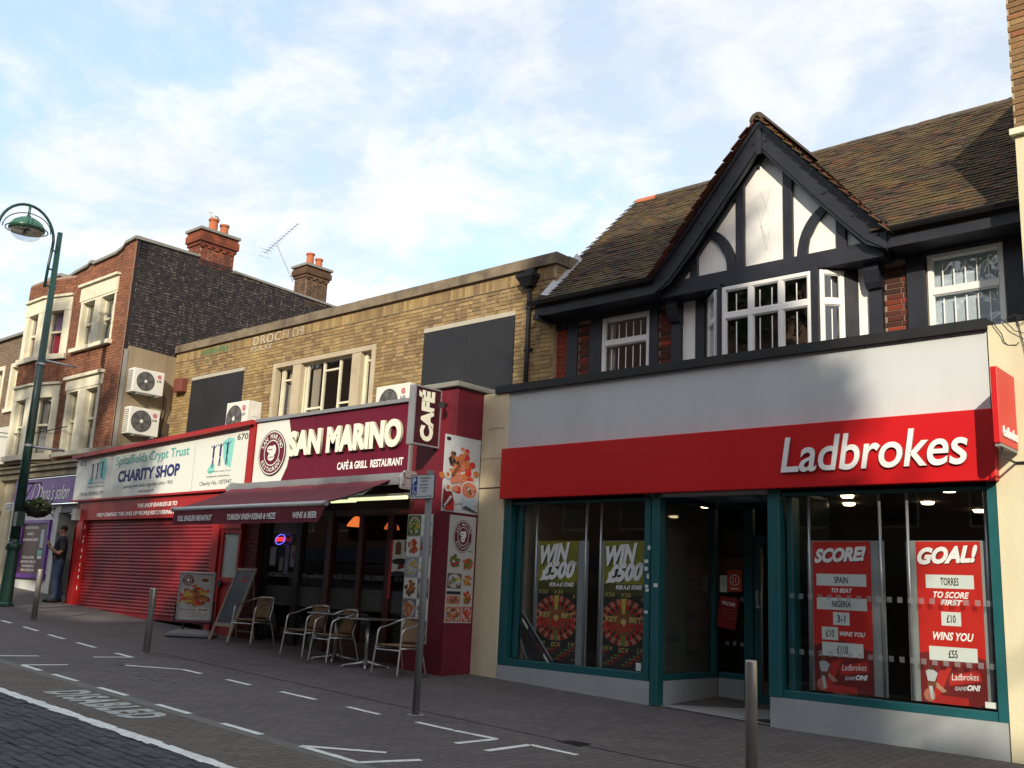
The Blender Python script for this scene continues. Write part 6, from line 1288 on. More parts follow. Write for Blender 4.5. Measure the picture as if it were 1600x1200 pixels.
b = MB(); b.tube(pts, .032, 10); b.obj('arm', GREENP, lp, smooth=True)
b = MB()
for z in (8.05, 8.45, 8.9): b.tube([(lx, ly-.16, z), (lx, ly-.05, z)], .022, 8)
b.obj('arm_stay', GREENP, lp)
lc = Vector((lx, 8.22, 9.18))
b = MB(); b.tube([(lx, 8.22, 9.80), (lx, 8.22, 9.50)], .03, 8); b.lathe(lc, [(.375, 0), (.385, .04), (.37, .10), (.30, .20), (.18, .28), (.06, .32), (.05, .36)], 28); ln = b.obj('lantern', mat('lantern_green', (.03, .12, .08), .25), lp, smooth=True)
b = MB(); b.lathe(lc, [(.35, -.01), (.33, .0)], 28); b.obj('reflector', mat('lamp_reflector', (.30, .26, .22), .3, .5), ln)
b = MB(); b.lathe(lc+Vector((0, 0, -.02)), [(.03, -.23), (.17, -.20), (.28, -.13), (.34, -.03), (.35, 0)], 28); b.obj('globe', glass_mat('lantern_glass', (.85, .88, .9), .10), ln, smooth=True)
b = MB(); b.tube([lc+Vector((-.12, 0, -.05)), lc+Vector((.12, 0, -.05))], .04, 10); b.obj('bulb', mat('unlit_bulb', (.7, .68, .6), .3), ln)
b = MB()
for sgn in (-1, 1):
    pp = [lc+Vector((.47*math.cos(R(a))*(.35 if True else 1), .47*math.cos(R(a)), .40*math.sin(R(a))+.02)) for a in range(0, 181, 12)] if sgn > 0 else [lc+Vector((.47*math.cos(R(a)), -.47*math.cos(R(a))*.35, .40*math.sin(R(a))+.02)) for a in range(0, 181, 12)]
    b.tube(pp, .012, 6)
b.tube([lc+Vector((.44*math.cos(R(a)), .44*math.sin(R(a)), .02)) for a in range(0, 361, 12)], .014, 6, caps=False); b.obj('guard_hoop', GREENP, ln, smooth=True)
for z, L_ in ((6.33, .80), (4.37, .80)):
    b = MB(); b.tube([(lx, ly+.05, z), (lx, ly+L_, z)], .028, 10); b.obj('banner_arm', SILVER, lp, smooth=True)
b = MB(); b.box(lx-.25, lx+.17, ly-.20, ly-.19, 2.92, 3.10); b.obj('notice_plate', WSIGN, lp); b = MB()
for k in range(3): b.box(lx-.22, lx+.12, ly-.204, ly-.2, 2.955+k*.045, 2.97+k*.045)
b.obj('notice_print', NAVY, lp); b = MB(); b.box(lx+.10, lx+.26, ly-.12, ly+.05, 2.6, 2.92); b.obj('control_box', GREENP, lp)
hb = thing('hanging_basket', (lx, 9.36, 3.0), 'dark hanging flower basket of trailing leaves bracketed to the green lamp post', 'hanging basket')
b = MB(); b.lathe((lx, 9.36, 3.0), [(.02, -.18), (.16, -.15), (.26, -.06), (.30, .04), (.29, .07)], 20); b.obj('bowl', mat('dark_basket_liner', (.015, .015, .013), .9), hb)
b = MB(); b.tube([(lx, ly+.1, 3.55), (lx, 9.36, 3.6)], .018, 8); b.tube([(lx, 9.36, 3.6), (lx, 9.36, 3.1)], .008, 6); b.tube([(lx, ly+.1, 3.25), (lx, 9.2, 3.57)], .012, 6); b.obj('bracket', BLK, hb)
LEAF = piece_mat('basket_leaves', [(.03, .07, .015), (.05, .10, .02), (.02, .045, .012), (.06, .09, .03)], .6, bump=.1)
def leafball(n, c, rx, ry, rz_, s, drop=0):
    b = MB()
    for i in range(n):
        d = Vector((random.gauss(0, 1), random.gauss(0, 1), random.gauss(0, 1))).normalized()*random.random()**.4
        p = Vector(c)+Vector((d.x*rx, d.y*ry, d.z*rz_-drop*random.random()*abs(d.x+d.y)*.4)); u = Vector((random.gauss(0, 1), random.gauss(0, 1), random.gauss(0, 1))).normalized(); v = u.cross(Vector((random.gauss(0, 1), random.gauss(0, 1), random.gauss(0, 1)))).normalized(); k = s*random.uniform(.5, 1.3)
        b.add([p-u*k, p+v*k*.5, p+u*k, p-v*k*.5], [(0, 1, 2, 3)])
    return b
leafball(420, (lx, 9.36, 3.14), .36, .36, .13, .055, .5).obj('foliage', LEAF, hb)
leafball(26, (lx, 9.36, 3.18), .32, .32, .12, .03).obj('flowers', mat('small_red_flowers', (.35, .03, .06), .6), hb)
def bollard(x, y, label, h=1.0):
    z = g(x, y); t = thing('bollard', (x, y, z), label, 'bollard', 'stainless steel bollards along the pavement')
    b = MB(); b.lathe((x, y, z-.02), [(.052, 0), (.052, h-.02), (.048, h), (.0, h+.002)][:3], 28); o = b.obj('post', STEEL, t)
    for p in o.data.polygons: p.use_smooth = len(p.vertices) == 4
    MB().lathe((x, y, z), [(.09, 0), (.09, .004)], 24).obj('base_ring', CONC, t)
bollard(-14.46, 7.96, 'steel bollard in front of the red roller shutter', .99); bollard(-19.55, 8.38, 'steel bollard beside the lamp post in front of the white salon wall', .98); bollard(-4.37, 8.15, 'nearest steel bollard, in front of the shop entrance, cut by the bottom edge', 1.02)
px, py = -8.32, 7.87; pz = g(px, py)
sp = thing('sign_post', (px, py, pz), 'grey post with a small disabled parking sign on the pavement before the maroon pillar', 'parking sign')
b = MB(); b.tube([(px, py, pz-.02), (px, py, 3.02)], .040, 18); b.obj('post', GALV, sp, smooth=True); MB().lathe((px, py, pz), [(.10, 0), (.10, .006)], 20).obj('base_patch', CONC, sp)
FPS = FY(7.815); pl = bevel(MB().fb(FPS, -8.60, -8.185, 2.685, 2.975, -.012, 0).obj('sign_plate', BLK, sp), .004, 1); MB().fb(FPS, -8.59, -8.195, 2.695, 2.965, 0, .002).obj('sign_face', mat('white_sign_face', (.66, .70, .72), .4, var=.02), sp)
BLU = mat('blue_sign_print', (.012, .055, .30), .4, var=0); b = MB(); b.fb(FPS, -8.575, -8.475, 2.848, 2.952, .002, .003); b.fb(FPS, -8.575, -8.475, 2.735, 2.840, .002, .003); b.obj('blue_panel', BLU, sp)
text('P', FPS, -8.553, -8.50, 2.862, 2.942, .003, WLET, sp, bold=.03, depth=.001)
b = MB(); b.disc(FPS, -8.527, 2.770, .028, .028, .004, None, 20, r0=.72, a0=R(120), a1=R(380)); b.disc(FPS, -8.535, 2.828, .008, .008, .004, None, 10); b.fb(FPS, -8.540, -8.530, 2.775, 2.818, .003, .004); b.fb(FPS, -8.535, -8.508, 2.779, 2.787, .003, .004); b.prism(FPS, [(-8.514, 2.784), (-8.496, 2.748), (-8.488, 2.752), (-8.506, 2.788)], .003, .004); b.obj('wheelchair_symbol', WLET, sp)
for s, u0, u1, v in (('Disabled', -8.43, -8.27, 2.920), ('badge', -8.41, -8.30, 2.885), ('holders', -8.425, -8.285, 2.845), ('3 hours', -8.425, -8.285, 2.808), ('only', -8.39, -8.315, 2.768), ('No return same day', -8.575, -8.215, 2.706)): text(s, FPS, u0, u1, v, v+.024, .002, TXTG, sp, bold=.015, depth=.001)
# swing poster sign on rubber base (local coordinates, front towards -y)
x0, y0 = -16.42, 9.88; t = thing('pavement_sign', (x0, y0, g(x0, y0)), 'swinging food poster sign on a grey base in front of the red shutter', 'pavement sign', rz=R(46)); WL[t.name] = Vector((0, 0, 0))
b = MB(); b.hexa([(-.42, -.26, 0), (.42, -.26, 0), (.42, .26, 0), (-.42, .26, 0), (-.42, -.26, .05), (.42, -.26, .05), (.42, .26, .05), (-.42, .26, .05)]); b.hexa([(-.42, -.26, .05), (.42, -.26, .05), (.42, .26, .05), (-.42, .26, .05), (-.26, -.12, .12), (.26, -.12, .12), (.26, .12, .12), (-.26, .12, .12)]); bevel(b.obj('base', RUBBER, t, local=True), .02, 2)
b = MB(); b.tube([(-.17, 0, .1), (-.17, 0, .24)], .018, 8); b.tube([(.17, 0, .1), (.17, 0, .24)], .018, 8); b.tube([(-.34, 0, .24), (.34, 0, .24)], .014, 8); b.tube([(-.34, 0, .24), (-.34, 0, .62)], .014, 8); b.tube([(.34, 0, .24), (.34, 0, .62)], .014, 8); b.obj('stand', BLK, t, local=True)
FL_ = Fr((0, -.018, 0), (1, 0, 0)); b = MB(); b.fb(FL_, -.32, -.28, .28, 1.14, -.035, .01); b.fb(FL_, .28, .32, .28, 1.14, -.035, .01); b.fb(FL_, -.28, .28, 1.10, 1.14, -.035, .01); b.fb(FL_, -.28, .28, .28, .32, -.035, .01); bevel(b.obj('frame', SILVER, t, local=True), .006, 1)
MB().fb(FL_, -.28, .28, .32, 1.10, -.02, 0).obj('poster', mat('cool_grey_poster', (.42, .43, .42), .4, var=.1, vs=4), t, local=True)
b = MB(); b.disc(FL_, .02, .72, .26, .16, .001, PLT, 24)
for k in range(90): blob(b, FL_, random.gauss(-.02, .12), random.gauss(.70, .07), .055, .032, .002+.0001*k, random.choice((YEL, ORG, ORG, PNK, RED, BRN)))
b.disc(FL_, .14, .99, .10, .06, .002, PLT, 20); b.disc(FL_, .14, 1.0, .07, .035, .003, BRN, 16); b.fb(FL_, -.25, .25, .44, .50, .002, .003, PLT); b.disc(FL_, .14, .47, .12, .045, .0035, WSIGN, 20); b.obj('food_picture', None, t, local=True)
text('£4.60', FL_, .06, .24, .45, .50, .004, BLK, t, bold=.04, depth=.001); text('Meal of the day', FL_, -.25, .03, .45, .49, .004, BRN, t, bold=.02, depth=.001)
def logo_local(u, v, r): 
    b = MB(); b.disc(FL_, u, v, r, r, .002, MAROONS, 28); b.disc(FL_, u, v, r*.62, r*.62, .003, WSIGN, 24); b.disc(FL_, u, v, r*.55, r*.55, .004, MAROONS, 24)
    for (a, e) in ((-.12, .14), (.14, .1), (0, -.16)): b.disc(FL_, u+r*a, v+r*e, r*.22, r*.18, .005, WSIGN, 12)
    b.obj('logo', None, t, local=True); ring_text('SAN MARINO', FL_, u, v, r*.8, r*.8, r*.2, R(158), R(22), .0045, WSIGN, t); ring_text('RESTAURANT', FL_, u, v, r*.8, r*.8, r*.18, R(212), R(328), .0045, WSIGN, t, flip=True)
logo_local(-.16, .99, .10)
# leaning chalkboard
x0, y0 = -15.64, 9.92; t = thing('chalkboard', (x0, y0, g(x0, y0)), 'tall wooden framed chalkboard leaning outside the cafe beside the poster sign', 'chalkboard', rz=0); WL[t.name] = Vector((0, 0, 0))
FCB = Fr((0, 0, 0), (1, 0, 0)); FCB.v = Vector((0, .36, 1)).normalized(); FCB.n = FCB.u.cross(FCB.v)
b = MB(); W2 = .31; H_ = 1.36
b.fb(FCB, -W2, -W2+.055, 0, H_, -.03, 0); b.fb(FCB, W2-.055, W2, 0, H_, -.03, 0); b.fb(FCB, -W2+.055, W2-.055, H_-.055, H_, -.03, 0); b.fb(FCB, -W2+.055, W2-.055, .26, .33, -.03, 0); b.obj('frame', WOOD, t, local=True)
MB().fb(FCB, -W2+.055, W2-.055, .33, H_-.055, -.02, -.008).obj('slate', CHALK, t, local=True)
text('SAN', FCB, -.03, .11, 1.17, 1.22, -.007, mat('red_chalk', (.42, .06, .06), .8), t, bold=.04, depth=.001); text('MARINO', FCB, -.06, .14, 1.09, 1.15, -.007, MATS['red_chalk'], t, bold=.04, depth=.001)
b = MB(); 
for k in range(11):
    u = -.20
    while u < .17:
        w_ = random.uniform(.02, .08); v = 1.0-k*.06; b.fb(FCB, u, u+w_, v+random.uniform(-.006, .006), v+.007, -.0075, -.0065); u += w_+random.uniform(.02, .06)
b.obj('chalk_writing', mat('faint_chalk', (.13, .15, .17), .9), t, local=True, kind='stuff')
b = MB(); b.tube([(-.26, .44, 1.22), (-.26, .55, 0)], .016, 6); b.tube([(.26, .44, 1.22), (.26, .55, 0)], .016, 6); b.tube([(-.26, .54, .16), (.26, .54, .16)], .012, 6); b.obj('back_leg', WOOD, t, local=True)
# bistro chairs
def make_chair(label):
    t = thing('bistro_chair', (0, 0, 0), label, 'chair', 'aluminium and wicker cafe chairs'); WL[t.name] = Vector((0, 0, 0))
    def cr(pts, n=6):
        P = [Vector(p) for p in pts]; P = [P[0]*2-P[1]]+P+[P[-1]*2-P[-2]]; out = []
        for i in range(1, len(P)-2):
            for k in range(n):
                s = k/n; a, b_, c, d = P[i-1], P[i], P[i+1], P[i+2]; out.append(.5*((2*b_)+(c-a)*s+(2*a-5*b_+4*c-d)*s*s+(3*b_-a-3*c+d)*s**3))
        return out+[P[-2]]
    for s in (-1, 1):
        b = MB(); b.tube(cr([(s*.27, -.27, 0), (s*.25, -.22, .42), (s*.25, -.20, .60), (s*.255, -.15, .665), (s*.26, .0, .70), (s*.25, .18, .76), (s*.18, .28, .80), (0, .31, .81)]), .0125, 10); b.obj('front_leg_and_arm', ALU, t, smooth=True, local=True)
        b = MB(); b.tube(cr([(s*.24, .33, 0), (s*.215, .24, .36), (s*.20, .20, .46), (s*.19, .25, .62), (s*.175, .285, .79)]), .0115, 10); b.obj('rear_leg', ALU, t, smooth=True, local=True)
        b = MB(); b.tube([(s*.25, -.225, .40), (s*.215, .235, .40)], .010, 8); b.obj('side_rail', ALU, t, smooth=True, local=True)
    b = MB(); b.tube([(-.25, -.235, .375), (.25, -.235, .375)], .010, 8); b.tube([(-.215, .24, .375), (.215, .24, .375)], .010, 8); b.obj('cross_bar', ALU, t, smooth=True, local=True)
    b = MB(); n = 10; vs = []; fs = []
    for j in range(n+1):
        for i in range(n+1):
            u = -1+2*i/n; v = -1+2*j/n; w_ = .235-.03*max(0, v); vs.append((u*w_*(1-.05*abs(v)**6), v*.225*(1-.06*abs(u)**4), .445-.018*(1-u*u)*(1-v*v)+(.006 if j == 0 else 0)))
    m_ = len(vs); vs += [(x, y, z-.022) for x, y, z in vs]
    for j in range(n):
        for i in range(n): a = j*(n+1)+i; fs += [(a, a+1, a+n+2, a+n+1), (m_+a+n+1, m_+a+n+2, m_+a+1, m_+a)]
    rim = [i for i in range(n+1)]+[(j+1)*(n+1)-1 for j in range(1, n+1)]+[n*(n+1)+i for i in range(n-1, -1, -1)]+[j*(n+1) for j in range(n-1, 0, -1)]
    for a, c in zip(rim, rim[1:]+rim[:1]): fs.append((a, m_+a, m_+c, c))
    b.add(vs, fs); b.obj('seat', WICK, t, smooth=True, local=True)
    b = MB(); vs = []; fs = []; n = 10
    for j in range(n+1):
        for i in range(n+1):
            u = -1+2*i/n; z = .46+.36*j/n; y = .215+.10*(j/n)+.02-.07*u*u; vs.append((u*(.185+.0*z), y, z+(.015*(1-u*u) if j == n else 0)))
    m_ = len(vs); vs += [(x, y+.02, z) for x, y, z in vs]
    for j in range(n):
        for i in range(n): a = j*(n+1)+i; fs += [(a, a+1, a+n+2, a+n+1), (m_+a+n+1, m_+a+n+2, m_+a+1, m_+a)]
    for a, c in zip(rim, rim[1:]+rim[:1]): fs.append((a, m_+a, m_+c, c))
    b.add(vs, fs); b.obj('backrest', WICK, t, smooth=True, local=True)
    return t
ch = make_chair('wicker and aluminium chair next to the leaning chalkboard')
def dup(root, loc, rz, label):
    r = root.copy(); col.objects.link(r); r.location = loc; r.rotation_euler = (0, 0, rz); r['label'] = label
    for c in list(root.children): d = c.copy(); col.objects.link(d); d.parent = r
    return r
spots = [(-13.05, 9.86, 2, 'wicker and aluminium chair left of the two overlapping chairs at the first table'), (-12.27, 9.80, -8, 'wicker and aluminium chair between the two cafe tables, right of the overlapping pair'), (-10.78, 9.80, 1, 'wicker and aluminium chair partly behind the grey parking sign post')]
for (x, y, a, lb) in spots: dup(ch, (x, y, g(x, y)), R(a), lb)
ch.location = (-14.78, 10.02, g(-14.78, 10.02)); ch.rotation_euler = (0, 0, R(10))
def make_table(x, y, label, rz_=0):
    t = thing('cafe_table', (x, y, g(x, y)), label, 'table', 'square metal cafe tables', rz_); WL[t.name] = Vector((0, 0, 0))
    bevel(MB().box(-.34, .34, -.34, .34, .70, .722).obj('table_top', mat('worn_steel_top', (.30, .31, .31), .35, .9, var=.15, vs=9), t, local=True), .008, 2)
    b = MB(); b.tube([(0, 0, .06), (0, 0, .70)], .028, 14); b.obj('column', ALU, t, smooth=True, local=True)
    for k in range(4):
        a = R(45+90*k); c, s = math.cos(a), math.sin(a); b = MB(); b.tube([(0, 0, .09), (.12*c, .12*s, .055), (.34*c, .34*s, .022)], [.030, .024, .014], 8); b.lathe((.34*c, .34*s, 0), [(.02, 0), (.02, .02)], 10); b.obj('foot', ALU, t, smooth=True, local=True)
make_table(-12.62, 10.12, 'square metal cafe table behind the two overlapping chairs'); make_table(-11.75, 10.02, 'square metal cafe table with a four-footed base before the cake poster', R(4))
# ------------------------------------------------------------------ the man in the doorway
def skin_mesh(name, J, E_, root=0, sub=2):
    me = bpy.data.meshes.new(name); me.from_pydata([j[0] for j in J], E_, []); o = bpy.data.objects.new(name, me); col.objects.link(o)
    o.modifiers.new('s', 'SKIN')
    if not me.skin_vertices: 
        bpy.context.view_layer.objects.active = o; bpy.ops.mesh.customdata_skin_add()
    for i, j in enumerate(J): r = j[1]; me.skin_vertices[0].data[i].radius = (r if isinstance(r, tuple) else (r, r)); me.skin_vertices[0].data[i].use_root = (i == root)
    s = o.modifiers.new('u', 'SUBSURF'); s.levels = sub; s.render_levels = sub
    bpy.context.view_layer.update(); m2 = bpy.data.meshes.new_from_object(o.evaluated_get(_deps())); bpy.data.objects.remove(o); return m2
man = thing('person', (-23.10, 10.30, g(-23.1, 10.3)), 'man in black short-sleeved shirt and blue jeans standing by the salon doorway, hands raised', 'person', rz=R(-118)); WL[man.name] = Vector((0, 0, 0))
J = [((0, 0, .95), (.155, .145)), ((.03, 0, 1.10), (.175, .16)), ((.01, 0, 1.28), (.155, .155)), ((-.02, 0, 1.40), (.12, .125)), ((-.01, 0, 1.50), .062), ((.015, 0, 1.585), (.085, .075)), ((.02, 0, 1.66), (.085, .078)),
     ((-.02, .19, 1.40), .068), ((-.06, .24, 1.20), .055), ((.02, .25, 1.08), .048), ((.16, .20, 1.17), .036), ((.26, .13, 1.26), .028),
     ((-.02, -.19, 1.40), .068), ((-.07, -.24, 1.20), .055), ((-.02, -.25, 1.07), .048), ((.13, -.20, 1.13), .036), ((.24, -.12, 1.21), .028),
     ((.0, .10, .86), .10), ((.03, .11, .50), .068), ((-.01, .12, .12), .045), ((.10, .13, .045), .036),
     ((.0, -.10, .86), .10), ((-.02, -.11, .50), .068), ((-.09, -.12, .12), .045), ((.02, -.13, .045), .036)]
E_ = [(0, 1), (1, 2), (2, 3), (3, 4), (4, 5), (5, 6), (3, 7), (7, 8), (8, 9), (9, 10), (10, 11), (3, 12), (12, 13), (13, 14), (14, 15), (15, 16), (0, 17), (17, 18), (18, 19), (19, 20), (0, 21), (21, 22), (22, 23), (23, 24)]
me = skin_mesh('body', J, E_); SKIN = mat('skin', (.36, .19, .125), .55, var=.05)
for p in me.polygons: p.use_smooth = True
me.materials.clear(); me.materials.append(SKIN); bo = bpy.data.objects.new('body', me); col.objects.link(bo); bo.parent = man
def cloth(name, test, m, off):
    vs = [v.co+v.normal*off for v in me.vertices]; fs = [tuple(p.vertices) for p in me.polygons if test(p.center)]; us = sorted({i for f in fs for i in f}); mp = {a: i for i, a in enumerate(us)}
    b = MB(); b.add([vs[i] for i in us], [tuple(mp[i] for i in f) for f in fs]); o = b.obj(name, m, man, smooth=True, local=True); s = o.modifiers.new('t', 'SOLIDIFY'); s.thickness = .006; return o
cloth('shirt', lambda c: c.z > .93 and c.z < 1.485 and c.x < .19 and not (c.z < 1.26 and abs(c.y) > .20 and c.z < 1.17) and not (c.x > .10 and abs(c.y) > .15 and c.z < 1.25), mat('black_shirt', (.012, .013, .018), .8, var=.15), .014)
cloth('jeans', lambda c: .07 < c.z < .965, mat('blue_denim', (.035, .065, .13), .85, var=.3, vs=9, bump=.15, bs=70), .016)
for s, dx in ((1, .02), (-1, -.06)):
    b = MB(); b.lathe((dx+.06, s*.125, .04), [(.03, -.15), (.05, -.11), (.052, .02), (.045, .10), (.02, .15)], 12, axis=(1, 0, -.05)); b.obj('shoe', BLK, man, smooth=True, local=True)
hr = MB(); hr.lathe((.0, 0, 1.655), [(.060, -.045), (.077, -.01), (.080, .03), (.070, .062), (.045, .085), (.01, .094)], 18, axis=(-.5, 0, 1)); hr.obj('hair', mat('dark_brown_hair', (.02, .013, .009), .8), man, smooth=True, local=True)
b = MB(); b.tube([(.095, 0, 1.63), (.122, 0, 1.60), (.10, 0, 1.592)], [.008, .014, .010], 8); b.obj('nose', SKIN, man, smooth=True, local=True)
for s in (-1, 1):
    b = MB(); b.lathe((.0, s*.083, 1.62), [(.016, -.008), (.022, 0), (.014, .008)], 10, axis=(0, s, 0)); b.obj('ear', SKIN, man, smooth=True, local=True)
    b = MB(); b.disc(Fr((.098, s*.03, 1.635), (0, 1, 0), (1, 0, 0)), 0, 0, .010, .006, .002); b.obj('eye', BLK, man, local=True)
    wx, wy, wz = (.26, .13, 1.26) if s > 0 else (.24, -.12, 1.21)
    # palm and five bent fingers
    c0 = Vector((wx, wy, wz)); dirp = Vector((.35, -.35*s, .85)).normalized(); side = Vector((.7, .7*s, 0)).normalized()
    b = MB(); b.tube([c0, c0+dirp*.05, c0+dirp*.09], [.026, .036, .030], 10)
    b.obj('palm', SKIN, man, smooth=True, local=True)
    for k, (o_, L_) in enumerate(((-.030, .055), (-.010, .072), (.010, .068), (.030, .052))):
        p = c0+dirp*.085+side*o_; q = p+dirp*L_*.5; r_ = q+(dirp*.4+Vector((-.6, 0, .1))).normalized()*L_*.5; b = MB(); b.tube([p, q, r_], [.009, .0085, .007], 8); b.obj('finger', SKIN, man, smooth=True, local=True)
    b = MB(); p = c0+dirp*.03-side*.028; b.tube([p, p-side*.025+dirp*.025, p-side*.02+dirp*.055], [.012, .010, .008], 8); b.obj('thumb', SKIN, man, smooth=True, local=True)
b = MB(); b.fb(Fr((.09, 0, 0), (0, 1, 0), (1, 0, 0)), -.02, .02, 1.572, 1.576, .0, .004); b.obj('mouth', mat('lips', (.25, .09, .07)), man, local=True)
# alarm / light box above the doorway
b = MB(); b.box(-22.80, -22.62, 10.30, 10.42, 2.86, 3.12); setp(b.obj('camera_box', mat('dim_white_box', (.4, .42, .4), .5)), 'small white box with dark underside at the left end of the red shop front', 'box')

# ------------------------------------------------------------------ the other side of the street (seen only as reflections and shade)
BR_O = mat('opposite_brickwork', (.22, .13, .08), .9, var=.2, vs=4)
def opp(x0, x1, top_, label, m=BR_O, chim=()):
    t = thing('opposite_building', ((x0+x1)/2, -11, .1), label, 'building', 'terrace on the opposite side of the street'); b = MB(); b.box(x0, x1, -20, -10.4, -1, top_); b.obj('wall', m, t)
    b = MB(); b.box(x0-.1, x1+.1, -20.1, -10.25, top_, top_+.15); b.obj('parapet', COPG, t); F = Fr((0, -10.4, 0), (-1, 0, 0))
    x = x0+1.2
    while x < x1-1.5:
        for z in (4.4, 7.4):
            b = MB(); b.box(x-.08, x+1.28, -10.42, -10.36, z-.08, z+1.78); w_ = b.obj('window', CREAMP, t); MB().box(x, x+1.2, -10.36, -10.345, z, z+1.7).obj('pane', mat('dark_window_glass', (.03, .035, .04), .08), w_)
        x += 2.9
    b = MB(); b.box(x0+.3, x1-.3, -10.4, -10.32, .5, 2.7); b.obj('shop_window', mat('dark_window_glass', (.03, .035, .04), .08), t); b = MB(); b.box(x0+.1, x1-.1, -10.4, -10.2, 2.8, 3.5); b.obj('fascia', mat('dull_green_fascia' if chim else 'dull_blue_fascia', (.06, .12, .10) if chim else (.06, .08, .14)), t)
    for cxx in chim:
        b = MB(); b.box(cxx-.6, cxx+.6, -13, -12.2, top_, top_+1.3); ck_ = b.obj('chimney', BR_O, t)
        for k in (-.3, .3): b = MB(); b.lathe((cxx+k, -12.6, top_+1.3), [(.14, 0), (.11, .5)], 12); b.obj('chimney_pot', TERRA, ck_)
opp(-62, -17, 14.6, 'tall plain brick terrace across the street, far left block')
opp(-16.8, -4.9, 11.5, 'low brick block across the street with a chimney, reflected in the right upper window', chim=(-11.4,))
opp(-4.8, -3.0, 12.8, 'added narrow brick block, low enough to let sun onto the red shutter')  # unseen block added between its neighbours, height set for the shutter's sun patch
opp(-2.9, 9.2, 14.3, 'rendered block across the street behind the camera', mat('opposite_render', (.36, .33, .26), .9, var=.1), chim=(2.0,))
opp(9.4, 40, 12.0, 'brick terrace across the street on the right, lowest eaves')
TLEAF = piece_mat('plane_tree_leaves', [(.035, .075, .018), (.055, .11, .025), (.07, .12, .03), (.03, .06, .015)], .55, bump=.1)
BARK = mat('tree_bark', (.12, .10, .07), .95, var=.3, vs=6, bump=.6, bs=15)
def tree(x, y, clumps, n, s, label, trunk_top):
    z = g(x, y); t = thing('plane_tree', (x, y, z), label, 'tree', 'plane trees on the opposite pavement'); b = MB(); b.tube([(x, y, z-.1), (x+.1, y, z+2.5), (x-.05, y+.1, trunk_top)], [.30, .24, .16], 12); b.obj('trunk', BARK, t, smooth=True)
    for (cx_, cy_, cz_, r) in clumps:
        b = MB(); p = Vector((x-.05, y+.1, trunk_top-.4-random.random()*1.2)); q = Vector((cx_, cy_, cz_)); m_ = p.lerp(q, .5)+Vector((random.uniform(-.3, .3), random.uniform(-.3, .3), .3)); b.tube([p, m_, q], [.11, .07, .03], 7); b.obj('limb', BARK, t, smooth=True)
    b = MB(); tot = sum(c[3]**2 for c in clumps)
    for (cx_, cy_, cz_, r) in clumps:
        for i in range(int(n*r*r/tot)):
            d = Vector((random.gauss(0, 1), random.gauss(0, 1), random.gauss(0, 1))).normalized()*random.random()**.45*r*random.uniform(.8, 1.15); p = Vector((cx_, cy_, cz_))+Vector((d.x, d.y, d.z*.9)); u = Vector((random.gauss(0, 1), random.gauss(0, 1), random.gauss(0, .6))).normalized(); v = u.cross(Vector((random.gauss(0, .6), random.gauss(0, .6), 1))).normalized(); k = s*random.uniform(.6, 1.3)
            b.add([p-u*k, p-v*k*.55+u*k*.1, p+u*k, p+v*k*.55-u*k*.1], [(0, 1, 2, 3)])
    b.obj('crown', TLEAF, t)
def shade_of(X_, Z_, Y_, yt):          # where a crown must stand at depth yt to throw its shade on facade point (X_, Y_, Z_)
    k = (Y_-yt)/(-to_sun.y); return (X_+to_sun.x*k, yt, Z_+to_sun.z*k)
random.seed(77)
cl = []
for (X_, Z_, r) in ((-9.6, 1.6, 1.25), (-8.2, 1.6, 1.4), (-6.6, 1.5, 1.5), (-5.4, 1.8, 1.1), (-9.0, 3.3, 1.3), (-7.4, 3.4, 1.5), (-5.9, 3.6, 1.2), (-8.6, 5.0, 1.3), (-7.0, 5.2, 1.4), (-6.2, 5.6, 1.0), (-9.0, 6.4, 1.2), (-7.5, 6.8, 1.4), (-6.9, 7.2, 1.0), (-9.2, 7.8, 1.2), (-8.0, 8.2, 1.3), (-7.4, 8.4, 1.0), (-5.2, 2.4, .8), (-10.4, 2.2, .8), (-5.3, 4.0, .8), (-4.7, 1.0, .8), (-3.4, .3, .5), (-2.6, 1.3, .35), (-6.4, 4.3, 1.2), (-7.8, 4.2, 1.2), (-9.6, 4.4, .9)):
    x, y, z = shade_of(X_, Z_, 11, -6.5); cl.append((x, y+random.uniform(-.7, .7), z, r))
tree(shade_of(-7.4, 0, 11, -6.5)[0], -6.5, cl, 30000, .14, 'tall leafy plane tree behind the camera shading the betting shop', 8.5)
cl = []
for (X_, Z_, r) in ((-28.5, 2.2, 1.5), (-26.2, 2.4, 1.6), (-24.0, 1.8, 1.6), (-21.6, 1.6, 1.6), (-19.9, 1.5, 1.2), (-27.0, 4.5, 1.5), (-24.6, 4.2, 1.5), (-22.4, 3.6, 1.4), (-20.3, 3.5, 1.0), (-25.4, 6.2, 1.0), (-27.4, 6.6, 1.1), (-19.4, 4.6, .5), (-23.6, 5.8, .8), (-24.9, 8.0, .5), (-26.3, 8.6, .6)):
    x, y, z = shade_of(X_, Z_, 11, -6.5); cl.append((x, y+random.uniform(-.8, .8), z, r))
tree(shade_of(-24, 0, 11, -6.5)[0], -6.5, cl, 7500, .15, 'broad plane tree across the street reflected in the bay window', 9.0)
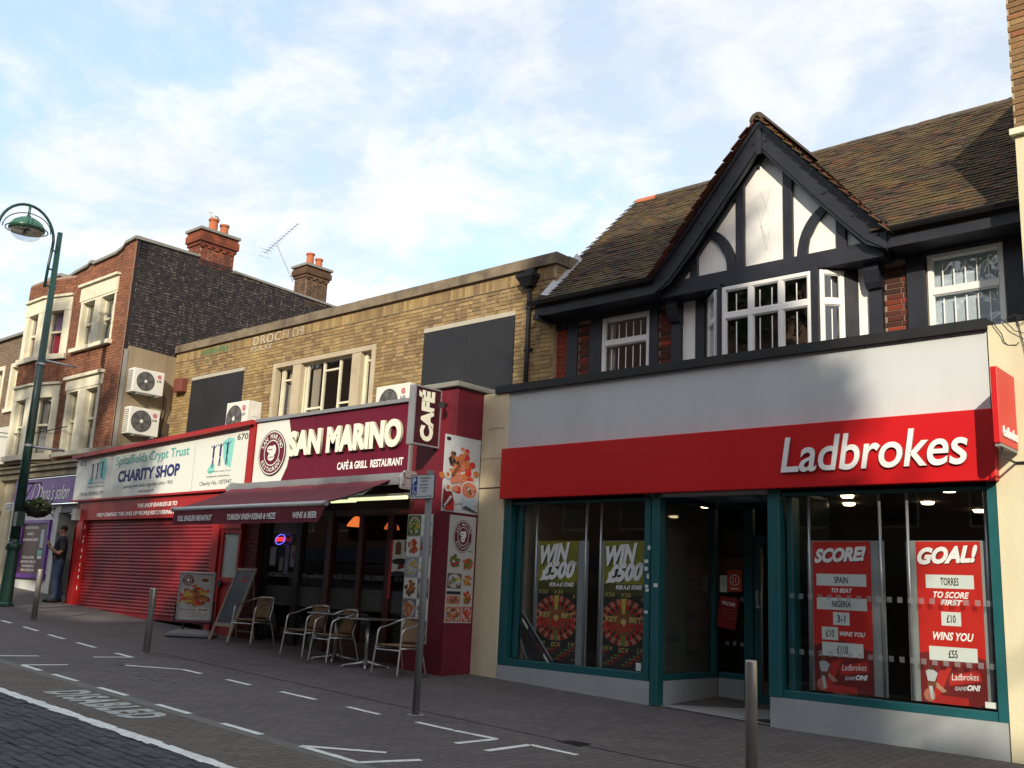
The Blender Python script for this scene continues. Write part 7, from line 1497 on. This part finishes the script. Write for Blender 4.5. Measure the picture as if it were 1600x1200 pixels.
# ------------------------------------------------------------------ repeated members that were built together become parts of their own
def explode(o):
    me = o.data; n = len(me.vertices); par = list(range(n))
    def fd(a):
        while par[a] != a: par[a] = par[par[a]]; a = par[a]
        return a
    for p in me.polygons:
        vs = p.vertices; r = fd(vs[0])
        for v in vs[1:]: par[fd(v)] = r
    gr_ = {}
    for p in me.polygons: gr_.setdefault(fd(p.vertices[0]), []).append(p.index)
    if len(gr_) < 2 or len(gr_) > 60: return
    name = o.name.split('.')[0]
    for fl in gr_.values():
        mp = {}; vs = []; fs = []; mi = []; sm_ = []
        for fi in fl:
            p = me.polygons[fi]; f = []
            for v in p.vertices:
                if v not in mp: mp[v] = len(vs); vs.append(tuple(me.vertices[v].co))
                f.append(mp[v])
            fs.append(f); mi.append(p.material_index); sm_.append(p.use_smooth)
        m2 = bpy.data.meshes.new(name); m2.from_pydata(vs, [], fs)
        for q in me.materials: m2.materials.append(q)
        m2.polygons.foreach_set('material_index', mi); m2.polygons.foreach_set('use_smooth', sm_); m2.update()
        c = bpy.data.objects.new(name, m2); col.objects.link(c); c.parent = o.parent; c.location = o.location; c.rotation_euler = o.rotation_euler
        for k in o.keys(): c[k] = o[k]
        for md in o.modifiers:
            if md.type == 'BEVEL': d_ = c.modifiers.new('bevel', 'BEVEL'); d_.width = md.width; d_.segments = md.segments; d_.limit_method = 'ANGLE'
    bpy.data.objects.remove(o)
SPLIT = ('food_picture_none', 'bay_wall', 'graffiti', 'fascia_board', 'soffit', 'bay_surround', 'window_surround', 'bar', 'upright', 'bay_post', 'curtain', 'counter', 'coping', 'shutter_guide', 'pier', 'tape_remnant', 'bolt', 'arm_stay', 'band', 'folding_arm', 'pipe_collar', 'bracket', 'end_cap', 'bar_cap', 'frame', 'dentil', 'crack', 'stone_frame', 'board_joint', 'cross_bar', 'leg', 'fan_blade', 'cornice', 'room_wall', 'interior_wall', 'plaster_panel', 'sign_frame', 'strip', 'back_leg', 'reflector', 'element', 'guard_hoop', 'side_fins')
for o in list(col.objects):
    if o.type == 'MESH' and o.name.split('.')[0] in SPLIT and o.parent is not None and not o.children: explode(o)
